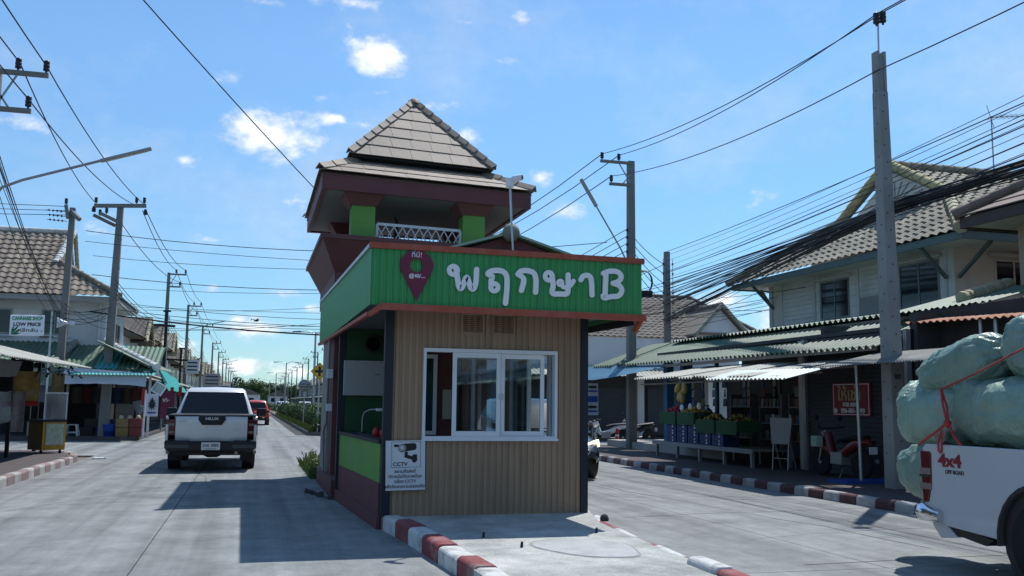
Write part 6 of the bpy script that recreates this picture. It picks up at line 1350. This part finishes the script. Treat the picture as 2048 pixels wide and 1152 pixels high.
def pickup(label, loc, rz, m, hw=.92, wheel_y=1.38, tail='A', ride=0.):
    t = thing('pickup_truck', label, 'pickup truck', loc, rz); H = 1.17
    # bed sides
    by0, by1 = .02, 1.62+wheel_y-.98
    arc = arch(wheel_y, .40, .47, 12, 180, 0)
    for s in (-1, 1):
        low = [(.02,.64),(.05,.56),(.16,.47),(.34,.42),(wheel_y-.49,.38)]
        pts = [(.0,.66),(-.005,.95),(.03,H-.03),(.07,H),(by1,H),(by1,.40),(wheel_y+.49,.40)]+[p for p in reversed(arc)]+list(reversed(low[1:]))
        mb = MB(); n = len(pts); ring = []
        for off, k in ((hw-.012,1),(hw-.012,0)): pass
        mb.prism(pts, s*hw, s*(hw-.06), 'x'); mb.obj('bed_side', m, t, bevel=.03, seg=3)
        fl = MB(); a2 = arch(wheel_y, .40, .50, 14, 188, -8); a1 = arch(wheel_y, .40, .455, 14, 188, -8)
        vs = [(s*(hw+.035),y,z) for y,z in a1]+[(s*(hw+.012),y,z) for y,z in a2]+[(s*(hw-.1),y,z) for y,z in a1]; k = len(a1)
        fl.add(vs, [(i,i+1,k+i+1,k+i) for i in range(k-1)]+[(i+1,i,2*k+i,2*k+i+1) for i in range(k-1)], True); fl.obj('wheel_arch_trim', M_black if tail == 'B' else m, t)
        MB().lathe([(.45,s*(hw-.28)),(.45,s*(hw-.02))], (0,wheel_y,.42), 20, 'x').obj('arch_liner', M_black, t)
        lm = MB(); L0, L1 = (.62,1.10); lp_ = [(.0,L1),(.14,L1),(.155,L1-.03),(.15,.80),(.10,L0),(.02,L0-.01)] if tail == 'B' else [(-.005,1.10),(.13,1.10),(.13,.80),(.02,.76)]
        lm.prism(lp_, s*(hw+.012), s*(hw-.20), 'x'); la = lm.obj('tail_lamp', M_tail, t, bevel=.012)
        if tail == 'B':
            for z in (.94,.80): MB().prism([(-.006,z-.06),(.145,z-.06),(.145,z),(-.006,z)], s*(hw+.015), s*(hw-.202), 'x').obj('clear_lens', M_lens, la)
            MB().prism([(-.007,.855),(.146,.855),(.146,.875),(-.007,.875)], s*(hw+.016), s*(hw-.203), 'x').obj('dark_band', M_black, la)
        else:
            for z in (.99,.83): MB().box(*sorted((s*(hw-.17),s*(hw-.05))),-.012,.02,z-.02,z+.025).obj('clear_lens', M_lens, la)
    MB().box(-hw+.07,hw-.07,.06,by1,.62,.68).obj('bed_floor', M_black, t); MB().box(-hw+.07,hw-.07,by1-.06,by1,.68,H).obj('bed_front', m, t)
    # tailgate
    tw_ = hw-.20; g = MB(); g.grid([[(x,y+.012*(x/tw_)**2,z) for x in [tw_*(-1+2*i/8) for i in range(9)]] for z, y in ((.64,.02),(.68,-.005),(.85,-.02),(1.02,-.03),(1.12,-.03),(1.165,.0),(1.17,.05))], True, .05); tg = g.obj('tailgate', m, t)
    if tail == 'A':
        MB().prism([(-.27,1.185),(.27,1.185),(.28,1.10),(.20,.985),(-.20,.985),(-.28,1.10)], -.065, -.03, 'y').obj('handle_panel', M_black, tg, bevel=.012)
        text('lettering', 'HILUX', .075, M_plate, tg, (0,-.067,1.115), FACE_Y, off=.002, sx=1.25)
        text('lettering', 'Revo', .06, M_chrome, tg, (.50,-.042,.86), FACE_Y, shear=.3); text('lettering', 'TOYOTA', .045, M_chrome, tg, (-.60,-.046,1.06), FACE_Y)
        MB().box(-hw+.03,hw-.03,.0,by1,1.165,1.20).obj('bed_cover', M_black, t, bevel=.015)
        b = MB(); b.prism([(-hw,.66),(-hw+.0,.50),(-hw+.12,.42),(-.5,.44),(.5,.44),(hw-.12,.42),(hw,.50),(hw,.66),(.44,.66),(.40,.615),(-.40,.615),(-.44,.66)], -.14, .10, 'y'); bp = b.obj('rear_bumper', M_black, t, bevel=.03)
        for s in (-1,1): MB().box(*sorted((s*.44,s*(hw-.02))),-.155,-.13,.50,.58).obj('bumper_step', mat('bumper_grey',(.06,.065,.07),.5), bp, bevel=.01)
    else:
        b = MB(); b.tube([(-hw-.02,.28,.50),(-hw+.0,.02,.52),(-hw+.12,-.10,.54),(0,-.13,.54),(hw-.12,-.10,.54),(hw,.02,.52),(hw+.02,.28,.50)], [.05,.085,.095,.095,.095,.085,.05], 10); bp = b.obj('rear_bumper', M_chrome, t)
        MB().box(-.85,.85,-.17,.0,.585,.605).obj('bumper_step', M_black, bp)
        for s in (-1,1): MB().prism([(.04,.60),(.10,.40),(.20,.30),(.42,.33),(.30,.42),(.16,.48)], s*(hw-.03), s*(hw-.14), 'x').obj('bumper_end', m, bp, bevel=.01); MB().prism([(.16,.45),(.30,.36),(.75,.30),(.85,.36),(.40,.43)], s*(hw-.05), s*(hw-.3), 'x').obj('mud_guard', M_black, bp)
    pl = MB().box(-.19,.19,-.165,-.155,.465,.625).obj('number_plate', M_plate, t, bevel=.004) if tail == 'A' else MB().box(-.19,.19,-.24,-.23,.50,.64).obj('number_plate', M_plate, t)
    if tail == 'A': text('lettering', '2ขธ 3885', .085, M_black, pl, (0,-.168,.56), FACE_Y, off=.001); text('lettering', 'กรุงเทพมหานคร', .035, M_black, pl, (0,-.168,.49), FACE_Y)
    # cab
    c0, c1 = by1+.02, by1+2.05; P = lambda w, y, z: (w, y, z)
    cab = MB(); secs = []
    for y, zb, w0, zr, w1 in ((c0,1.14,hw-.05,1.15,hw-.08),(c0+.13,1.14,hw-.05,1.42,hw-.16),(c0+.34,1.14,hw-.05,1.755,hw-.27),(c0+.60,1.14,hw-.05,1.80,hw-.28),(c0+1.35,1.14,hw-.05,1.80,hw-.28),(c0+1.62,1.14,hw-.05,1.74,hw-.27),(c0+2.30,1.12,hw-.06,1.14,hw-.12)):
        secs.append([(-w0,y,zb),(-w1-.01,y,zr-.05 if zr > 1.3 else zr-.003),(-w1+.06,y,zr),(0,y,zr+.02),(w1-.06,y,zr),(w1+.01,y,zr-.05 if zr > 1.3 else zr-.003),(w0,y,zb)])
    cb = loft(secs).obj('cab', m, t)
    rw = [(-hw+.17,c0+.0,1.215),(hw-.17,c0+.0,1.215),(hw-.30,c0+.265,1.70),(-hw+.30,c0+.265,1.70)]
    MB().hexa([rw[0],rw[1],(rw[1][0],rw[1][1]+.03,rw[1][2]),(rw[0][0],rw[0][1]+.03,rw[0][2])], [rw[3],rw[2],(rw[2][0],rw[2][1]+.03,rw[2][2]),(rw[3][0],rw[3][1]+.03,rw[3][2])]).obj('rear_window', M_gdark, cb)
    for s in (-1,1):
        q = MB(); a = [(s*(hw-.045),c0+.22,1.19),(s*(hw-.045),c0+2.0,1.19),(s*(hw-.245),c0+1.55,1.70),(s*(hw-.255),c0+.50,1.72)]; q.add([(x+s*.004,y,z) for x,y,z in a]+[(x-s*.02,y,z) for x,y,z in a], [(0,1,2,3),(7,6,5,4),(0,4,5,1),(1,5,6,2),(2,6,7,3),(3,7,4,0)]); q.obj('side_window', M_gdark, cb)
        MB().prism([(c0,.42),(c0+2.15,.42),(c0+2.35,1.14),(c0,1.16)], s*hw, s*(hw-.07), 'x').obj('door', m, t, bevel=.025)
        mr = MB(); mr.box(*sorted((s*(hw+.02),s*(hw+.26))),c0+1.68,c0+1.80,1.12,1.32); mr.obj('mirror', M_black, t, bevel=.03)
        for yy, rr in ((c0+.75,.42),):
            pass
    wsh = [(-hw+.16,c0+2.27,1.17),(hw-.16,c0+2.27,1.17),(hw-.33,c0+1.66,1.74),(-hw+.33,c0+1.66,1.74)]; MB().hexa(wsh[:2]+[(wsh[1][0],wsh[1][1]-.03,wsh[1][2]),(wsh[0][0],wsh[0][1]-.03,wsh[0][2])], [wsh[3],wsh[2],(wsh[2][0],wsh[2][1]-.03,wsh[2][2]),(wsh[3][0],wsh[3][1]-.03,wsh[3][2])]).obj('windscreen', M_gdark, cb)
    fy0 = c0+2.2; sec = []
    for y, w, z in ((fy0-.1,hw,1.14),(fy0+.5,hw,1.10),(fy0+1.0,hw-.02,1.05),(fy0+1.2,hw-.10,.92),(fy0+1.22,hw-.12,.5)): sec.append([(-w,y,.45),(-w,y,z-.12),(-w+.1,y,z),(0,y,z+.03),(w-.1,y,z),(w,y,z-.12),(w,y,.45)])
    loft(sec).obj('bonnet', m, t)
    MB().box(-.75,.75,.15,fy0+1.0,.34,.55).obj('chassis', M_black, t)
    MB().prism([(-.5,.44),(.5,.44),(.10,.24),(-.10,.24)], wheel_y-.12, wheel_y+.12, 'y').obj('rear_axle', M_black, t, bevel=.03)
    MB().tube([(.52,-.02,.40),(.5,.5,.42)], .035, 10).obj('exhaust', M_grey, t)
    for s in (-1,1):
        wheel(t, s*(hw-.14), wheel_y, .39, .39, .265, side=s); wheel(t, s*(hw-.14), wheel_y+3.05, .39, .39, .265, side=s)
        if tail == 'A': MB().box(*sorted((s*.60,s*.88)),wheel_y-.50,wheel_y-.485,.20,.50).obj('mud_flap', M_black, t)
    return t
pu = pickup('white double-cab pickup driving away on the left lane, black tailgate badge', (-.76,21.4,0), R(0.3), M_carw, .93, 1.25, 'A')
lp2 = pickup('white pickup loaded high with green sacks at the right edge', (7.23,7.97,0), R(180), mat('car_white_dull', (.46,.475,.50), .3, var=.02, coat=.5, dirt=(.40,.39,.37), damt=.35, dsc=1.5), .93, 1.45, 'B')
st = text('sticker', '4x4', .16, mat('sticker_red', (.20,.015,.025), .4), lp2, (.93+.004,.40,1.02), (R(90),0,R(90)), off=.006, ext=.002, sx=1.25)
text('sticker', 'OFF ROAD', .05, M_black, st, (.06,-.10,.001), (0,0,0), off=.001, ext=.001)

# generic hatchback / saloon / crossover
def car(name, label, loc, rz, m, L_=4.2, hw=.87, H=1.5, cat='car', group=None, face=False, rear=True):
    t = thing(name, label, cat, loc, rz, group); sec = []; sh = H*.60
    prof = [(0,.50,.78,hw-.10),(.06,.36,sh-.06,hw-.03),(.5,.30,sh+.02,hw),(L_*.35,.28,sh+.02,hw),(L_*.66,.28,sh-.02,hw),(L_*.80,.28,sh-.08,hw-.01),(L_*.94,.32,sh-.20,hw-.06),(L_-.03,.40,sh-.36,hw-.16),(L_,.45,.60,hw-.25)]
    for y, zb, zt, w in prof: zm = lerp(zb, zt, .55); sec.append([(-w*.92,y,zb),(-w,y,lerp(zb,zm,.4)),(-w,y,zm),(-w*.93,y,zt-.03),(-w*.75,y,zt),(0,y,zt+.02),(w*.75,y,zt),(w*.93,y,zt-.03),(w,y,zm),(w,y,lerp(zb,zm,.4)),(w*.92,y,zb)])
    body = loft(sec); body.add(sec[0], [tuple(range(len(sec[0])))]); body.add(sec[-1], [tuple(reversed(range(len(sec[-1]))))]); bd_ = body.obj('body', m, t)
    cs = []; y0 = .10; y1 = L_*.74
    for y, zr, w1 in ((y0,sh+.0,hw-.12),(y0+.22,H-.10,hw-.22),(y0+.6,H,hw-.24),(L_*.48,H,hw-.24),(L_*.55,H-.04,hw-.25),(y1,sh-.02,hw-.12)): cs.append([(-hw+.06,y,sh-.05),(-w1-.01,y,zr-.05),(-w1+.08,y,zr),(0,y,zr+.015),(w1-.08,y,zr),(w1+.01,y,zr-.05),(hw-.06,y,sh-.05)])
    cb = loft(cs).obj('cabin', m, t)
    def pane(nm, a): 
        q = MB(); q.add(a+[(x*.98,y,z-.02) for x,y,z in a], [(0,1,2,3),(7,6,5,4),(0,4,5,1),(1,5,6,2),(2,6,7,3),(3,7,4,0)]); q.obj(nm, M_gdark, cb)
    e = .012; hz = H-.12
    pane('rear_window', [(-hw+.20,y0+.035-e,sh+.07),(hw-.20,y0+.035-e,sh+.07),(hw-.30,y0+.215-e,hz),(-hw+.30,y0+.215-e,hz)])
    ya, yb_ = L_*.55+.05, y1-.04; pane('windscreen', [(hw-.20,yb_+.02,sh+.03),(-hw+.20,yb_+.02,sh+.03),(-hw+.32,ya+.03,H-.09),(hw-.32,ya+.03,H-.09)])
    for s in (-1,1):
        pane('side_window', [(s*(hw-.075),y0+.35,sh+.03),(s*(hw-.075),L_*.68,sh+.01),(s*(hw-.225),L_*.53,H-.10),(s*(hw-.225),y0+.5,H-.08)])
        MB().box(*sorted((s*(hw-.24),s*(hw-.02))),-.012,.10,sh-.14,sh-.0).obj('tail_lamp', M_tail, t, bevel=.02)
        hl = MB().hexa([(s*(hw-.42),L_-.10,.62),(s*(hw-.05),L_-.26,.66),(s*(hw-.05),L_-.34,.66),(s*(hw-.42),L_-.2,.62)][::s], [(s*(hw-.40),L_-.13,.72),(s*(hw-.06),L_-.30,.80),(s*(hw-.06),L_-.38,.80),(s*(hw-.40),L_-.23,.72)][::s]).obj('headlight', M_head if face else M_lens, t)
        MB().box(*sorted((s*(hw-.01),s*(hw+.16))),L_*.62,L_*.62+.1,sh,sh+.14).obj('mirror', m if not face else M_black, t, bevel=.03)
        for yy in (.78,L_-.82): MB().lathe([(.36,s*(hw-.23)),(.36,s*(hw+.004)),(.335,s*(hw+.006))], (0,yy,.33), 22, 'x').obj('arch_liner', M_black, t); wheel(t, s*(hw-.10), yy, .325, .325, .21, side=s)
    MB().box(-hw+.10,hw-.10,-.025,.12,.30,.46).obj('rear_bumper', M_black, t, bevel=.03); pl = MB().box(-.18,.18,-.03,-.015,.60,.72).obj('number_plate', M_plate, t)
    MB().box(-.5,.5,L_-.05,L_+.015,.32,.58).obj('grille', M_black, t, bevel=.03)
    if face:
        for z in (.40,.48,.56): MB().box(-.48,.48,L_+.014,L_+.02,z,z+.012).obj('grille_bar', M_chrome, t)
        MB().tube([(-.62,L_-.02,.68),(-.5,L_+.01,.52),(-.42,L_+.0,.36)], .014, 6).obj('trim_strip', M_chrome, t); MB().tube([(.62,L_-.02,.68),(.5,L_+.01,.52),(.42,L_+.0,.36)], .014, 6).obj('trim_strip', M_chrome, t)
        MB().box(-.17,.17,L_+.02,L_+.03,.36,.46).obj('number_plate', M_plate, t)
    return t
car('hatchback', 'orange red hatchback driving away ahead of the white pickup', (.35,62,0), 0, M_carr, 4.1, .87, 1.55)
car('crossover_car', 'graphite crossover with a lit headlamp coming from behind the booth', (6.02,22.6,0), R(181), M_card, 4.35, .91, 1.62, 'car', None, True)
for k, (x, y, m_, rz, lb_) in enumerate(((6.3,118,M_carw,180,'white car far off in the oncoming lane, nearest of the distant ones'),(7.9,150,M_cars,180,'silver car far off at the right side of the oncoming lane'),(6.0,176,M_carw,180,'white car in the middle of the distant oncoming lane'),(6.2,215,M_carw,180,'farthest white car in the oncoming lane'))):
    car('distant_car', lb_, (x,y,0), R(rz), m_, 4.4, .88, 1.5, 'car', 'cars far down the oncoming lane')

# ---------------------------------------------------------------- the sacks on the loaded pickup
from mathutils import noise as mn
def sack(label, c, half, rot, seed, tie=None, group='green sacks on the loaded pickup'):
    mb = MB(); nu, nv = 84, 60; rows = []; off = Vector((seed*7.3, seed*3.1, seed*1.7))
    sgp = lambda x, p: math.copysign(abs(x)**p, x)
    ridge = lambda q: (1-min(1, abs(mn.noise(q))*2.6))**2
    for i in range(nv+1):
        ph = -math.pi/2+math.pi*i/nv; row = []
        for j in range(nu+1):
            th = 2*math.pi*(j % nu)/nu; x = sgp(math.cos(ph),.60)*sgp(math.cos(th),.74); y = sgp(math.sin(ph),.80); z = sgp(math.cos(ph),.60)*sgp(math.sin(th),.74)
            p = Vector((x, y, z)); e = abs(y)
            if tie and y*tie > .60: k = (y*tie-.60)/.40; p.x *= 1-.78*k**.8; p.z *= 1-.78*k**.8; p.y *= 1+.26*k
            d = 1+.11*mn.noise(p*1.2+off)+.05*mn.noise(p*2.6+off)
            w = Vector((p.x*1.5, p.y*4.2+1.3*mn.noise(p*1.4-off), p.z*1.5))
            fold = .050*ridge(w+off)+.018*ridge(Vector((p.x*4.5,p.y*2.0,p.z*4.5))-off*.7)+.008*ridge(p*5.5+off)-.04
            if tie and y*tie > .2: fold += .075*min(1, (y*tie-.2)*1.6)*(abs(math.sin(th*7+seed+2*mn.noise(p*1.5+off)))-.5)
            elif e > .6: fold += .05*(e-.6)/.4*(abs(math.sin(th*6+seed*2))-.5)
            row.append((p.x*half[0]*(d+fold), p.y*half[1]*(d+fold*.4), p.z*half[2]*(d+fold)))
        rows.append(row)
    mb.grid(rows, True); o = mb.obj('grain_sack', M_sack, loc=c, rot=tuple(R(a) for a in rot)); return tag(o, label, 'sack', group)
sack('bulging green sack lying lowest at the tail end of the pickup bed', (6.80,8.10,1.47), (.44,.52,.34), (4,0,8), 1, None)
sack('large green sack tilted up over the tail sack, tied at its upper end', (6.78,7.72,1.92), (.37,.58,.24), (-15,4,6), 2, -1)
sack('broad green sack lying along the side rail at the picture edge', (6.74,6.95,1.48), (.42,.66,.33), (3,0,-4), 3, 1)
sack('upright green sack topmost at the right picture edge', (6.85,6.78,2.02), (.40,.46,.32), (8,10,0), 4)
sack('small green sack squeezed between the tail sack and the broad one', (6.80,7.50,1.48), (.36,.42,.33), (20,0,0), 5)
sack('green sack lying behind on the far top of the load', (7.45,7.75,1.96), (.40,.52,.30), (-6,-8,20), 6, -1)
sack('green sack in the back row low against the far rail', (7.65,7.75,1.40), (.42,.55,.34), (0,0,0), 7)
sack('green sack in the back row near the cab', (7.65,6.75,1.45), (.42,.6,.38), (0,0,0), 8)
sack('topmost pale green sack with a knotted mouth', (7.3,7.2,2.14), (.34,.48,.22), (0,0,30), 9, -1)
sack('round green sack sitting on the rear bumper left of the tail lamp', (6.95,8.46,.85), (.36,.44,.30), (0,0,0), 10)
rp_ = thing('tie_rope', 'red rope lashed across the green sacks and knotted at the rail', 'rope', (6.4,7.6,1.4)); RO = Vector((6.4,7.6,1.4))
class RM(CM_):
    def __init__(s): CM_.__init__(s, RO)
RM().tube([(6.42,6.3,2.18),(6.40,6.9,1.97),(6.40,7.3,1.83),(6.39,7.72,1.70)], .008, 7).obj('rope_strand', M_rope, rp_)
RM().tube([(6.36,7.72,1.70),(6.34,7.68,1.55),(6.34,7.64,1.40),(6.34,7.60,1.36)], .011, 7).obj('rope_strand', M_rope, rp_)
RM().tube([(6.37,7.73,1.70),(6.37,7.66,1.52),(6.345,7.62,1.38)], .011, 7).obj('rope_strand', M_rope, rp_)
RM().tube([(6.34,7.62,1.38),(6.31,7.80,1.26),(6.33,8.02,1.16)], .012, 7).obj('rope_strand', M_rope, rp_)
RM().tube([(6.34,7.61,1.38),(6.31,7.52,1.26),(6.32,7.42,1.16)], .011, 7).obj('rope_strand', M_rope, rp_)
RM().tube([(6.33,7.70,1.30),(6.285,7.70,1.18),(6.28,7.69,1.11),(6.285,7.67,1.09),(6.29,7.66,1.12),(6.31,7.67,1.28)], .009, 7).obj('rope_end', M_rope, rp_)
RM().lathe([(0,-.05),(.03,-.03),(.035,.02),(0,.04)], (6.335,7.62,1.37), 10).obj('knot', M_rope, rp_)
# ---------------------------------------------------------------- median, hedge, weeds, trees, street signs
md = struct(MB().prism([(2.72,44.5),(3.2,43.5),(4.3,43.5),(4.85,44.5),(4.85,640),(2.62,640)], -.05, .15, 'z').obj('median', M_earth))
kerb(md, [(4.3,43.4),(3.15,43.4),(2.66,44.4),(2.56,140)], .9, .16, .17, (mat('kerb_old', (.20,.19,.17), .9, var=.2, vs=4, rand=.2),), slump=.02)
rg = random.Random(31)
hg = thing('hedge', 'clipped dark green hedge running down the median', 'hedge', (3.6,70,.15))
for k in range(26):
    mb = MB(); y = -25.6+k*2.4; s = rg.uniform(.98,1.28); leaves(mb, (rg.uniform(-.1,.1),y,.52*s), (.80,1.35,.56*s), 1000 if k < 8 else 420, .075 if k < 8 else .12, rg, shell=.72)
    mb.obj('shrub', M_leafd if k % 3 else M_leafm, hg)
    MB().lathe([(.55,.0),(.66,.3),(.6,.7),(.35,.95),(0,1.0)], (0,y,0), 10).obj('twigs', mat('twig_dark', (.02,.026,.014), .9), hg)
mb = MB(); leaves(mb, (0,130,.45), (.8,96,.55), 5000, .22, rg, shell=.3); o = mb.obj('far_foliage', M_leafd, hg); o['kind'] = 'stuff'
mb = MB()
def blades(mb, n, x0, x1, y0, y1, h, z=.13):
    for k in range(n):
        x, y = rg.uniform(x0,x1), rg.uniform(y0,y1); a = rg.uniform(0,6.28); hh = h*rg.uniform(.4,1.2); dx, dy = math.cos(a)*hh*.45, math.sin(a)*hh*.45; w = .012+.012*rg.random()
        mb.add([(x-w*math.sin(a),y+w*math.cos(a),z),(x+w*math.sin(a),y-w*math.cos(a),z),(x+dx*.5,y+dy*.5,z+hh*.75),(x+dx,y+dy,z+hh*.9)], [(0,1,2),(0,2,3)])
blades(mb, 2600, 2.62,3.1,44,60,.30); blades(mb, 900, 2.5,3.0,60,100,.32); blades(mb, 700, 3.1,4.6,43.6,46,.35)
o = mb.obj('grass', M_grass); o['kind'] = 'stuff'
mb = MB(); blades(mb, 700, 1.20,1.44,19.2,23.5,.20, 0); blades(mb, 500, 1.3,3.8,20.8,24,.22,.15); leaves(mb, (1.42,21.4,.16), (.12,.7,.18), 240, .035, rg, shell=.2); o = mb.obj('weeds', M_grass); o['kind'] = 'stuff'
cwsg = thing('crossroads_sign', 'yellow diamond crossroads sign on a thin pale post beside the hedge', 'road sign', (2.98,43.9,.15), R(-4))
MB().prism([(0,2.32),(.40,2.72),(0,3.12),(-.40,2.72)][::-1], -.02, -.005, 'y').obj('panel', M_yband, cwsg)
MB().prism([(0,2.345),(.375,2.72),(0,3.095),(-.375,2.72)][::-1], -.024, -.0205, 'y').obj('border', M_black, cwsg); MB().prism([(0,2.37),(.35,2.72),(0,3.07),(-.35,2.72)][::-1], -.028, -.0245, 'y').obj('face', M_yband, cwsg)
mb = MB(); mb.box(-.055,.055,-.033,-.029,2.50,2.94); mb.box(-.22,-.056,-.033,-.029,2.665,2.775); mb.box(.056,.22,-.033,-.029,2.665,2.775); mb.obj('cross_symbol', M_black, cwsg)
MB().tube([(0,.02,-.1),(0,.02,3.0)], .035, 8).obj('post', M_steel, cwsg)
rs2 = thing('round_sign', 'grey back of a round road sign on its post in the hedge', 'road sign', (2.42,51.5,.15)); rs2.location.x = 2.75
MB().lathe([(0,-.01),(.32,-.01),(.32,.01),(0,.01)], (0,0,2.2), 24, 'y').obj('disc', M_grey, rs2); MB().tube([(0,.03,-.1),(0,.03,2.4)], .035, 8).obj('post', M_steel, rs2)
for k in range(2): MB().box(-.22,.22,-.016,-.01,2.12+.13*k,2.15+.13*k).obj('print_line', M_black, rs2)
for k, (x, y, h) in enumerate(((3.75,60,5.6),(3.7,108,5.6),(3.7,150,5.6),(3.7,200,5.6))):
    t = thing('street_lamp', ('nearest','second','third','farthest')[k]+' pale lamp post standing in the median hedge', 'street lamp', (x,y,.15), 0, 'lamp posts in the median'); MB().tube([(0,0,0),(0,0,h)], [.09,.06], 8).obj('post', M_steel, t)
    for s in (-1,1): MB().tube([(0,0,h-.1),(s*.5,0,h+.12),(s*.95,0,h+.05)], .03, 6).obj('arm', M_steel, t); MB().bar((s*.9,0,h+.06),(s*1.4,0,h+.02),.18,.08).obj('lamp_head', M_grey, t)
def tree(x, y, h, r, label, m, n=1500, sz=.42, seed=1):
    t = thing('tree', label, 'tree', (x,y,0), 0, 'trees at the end of the street'); g = random.Random(seed)
    MB().tube([(0,0,-.1),(.1,0,h*.3),(-.05,.1,h*.6)], [r*.10,r*.075,r*.03], 8).obj('trunk', M_bark, t); mb = MB()
    for k in range(9):
        a = g.uniform(0,6.28); rr = r*g.uniform(.15,.7); c = (rr*math.cos(a), rr*math.sin(a), h*g.uniform(.42,.85)); q = g.uniform(.28,.5); leaves(mb, c, (r*q*1.2, r*q*1.2, r*q*.85), n//9, sz, g, shell=.45)
    mb.obj('crown', m, t)
TL = ['low dark round tree at the far street end, leftmost','tall dark tree beside the far left poles','broad dark tree over the far left lane','mid green tree at the centre of the street end','pale topped tree right of the street axis','dark spreading tree over the far right cars','low tree at the far right row','dark tree behind the far right houses']
for k, (x, y, h, r) in enumerate(((-7,318,7.5,4.5),(-1.5,330,9.5,5),(2.5,322,8,4.5),(7,340,8.2,4.5),(11.5,335,7.4,4.2),(15,330,8.6,4.6),(20,325,8.5,5),(27,320,9.5,5))): tree(x, y, h, r, TL[k], M_leafd if k % 3 != 2 else M_leafm, 1500, .40, k+3)
mb = MB(); leaves(mb, (0,520,4), (160,30,5), 9000, 1.5, random.Random(2), shell=.2); o = mb.obj('far_woods', M_leafd); o['kind'] = 'stuff'
for (x0, w, h, lb_, m_) in ((-4,7,4.6,'small grey roofed hut under the far trees',M_wall),(5.5,6,4.2,'pale low building under the far trees at the street end',M_wallw)):
    t = thing('far_building', lb_, 'building', (x0,312,0)); MB().box(0,w,0,8,0,h-1).obj('wall', m_, t); MB().prism([(-.4,h-1.1),(w+.4,h-1.1),(w/2,h+.7)], -.4, 8.4, 'y').obj('roof', M_tileM, t)
    for k in range(2): window(t, .8+2.8*k, 2.4+2.8*k, 1.2, 2.6, 0, M_white, M_gdark, 0)
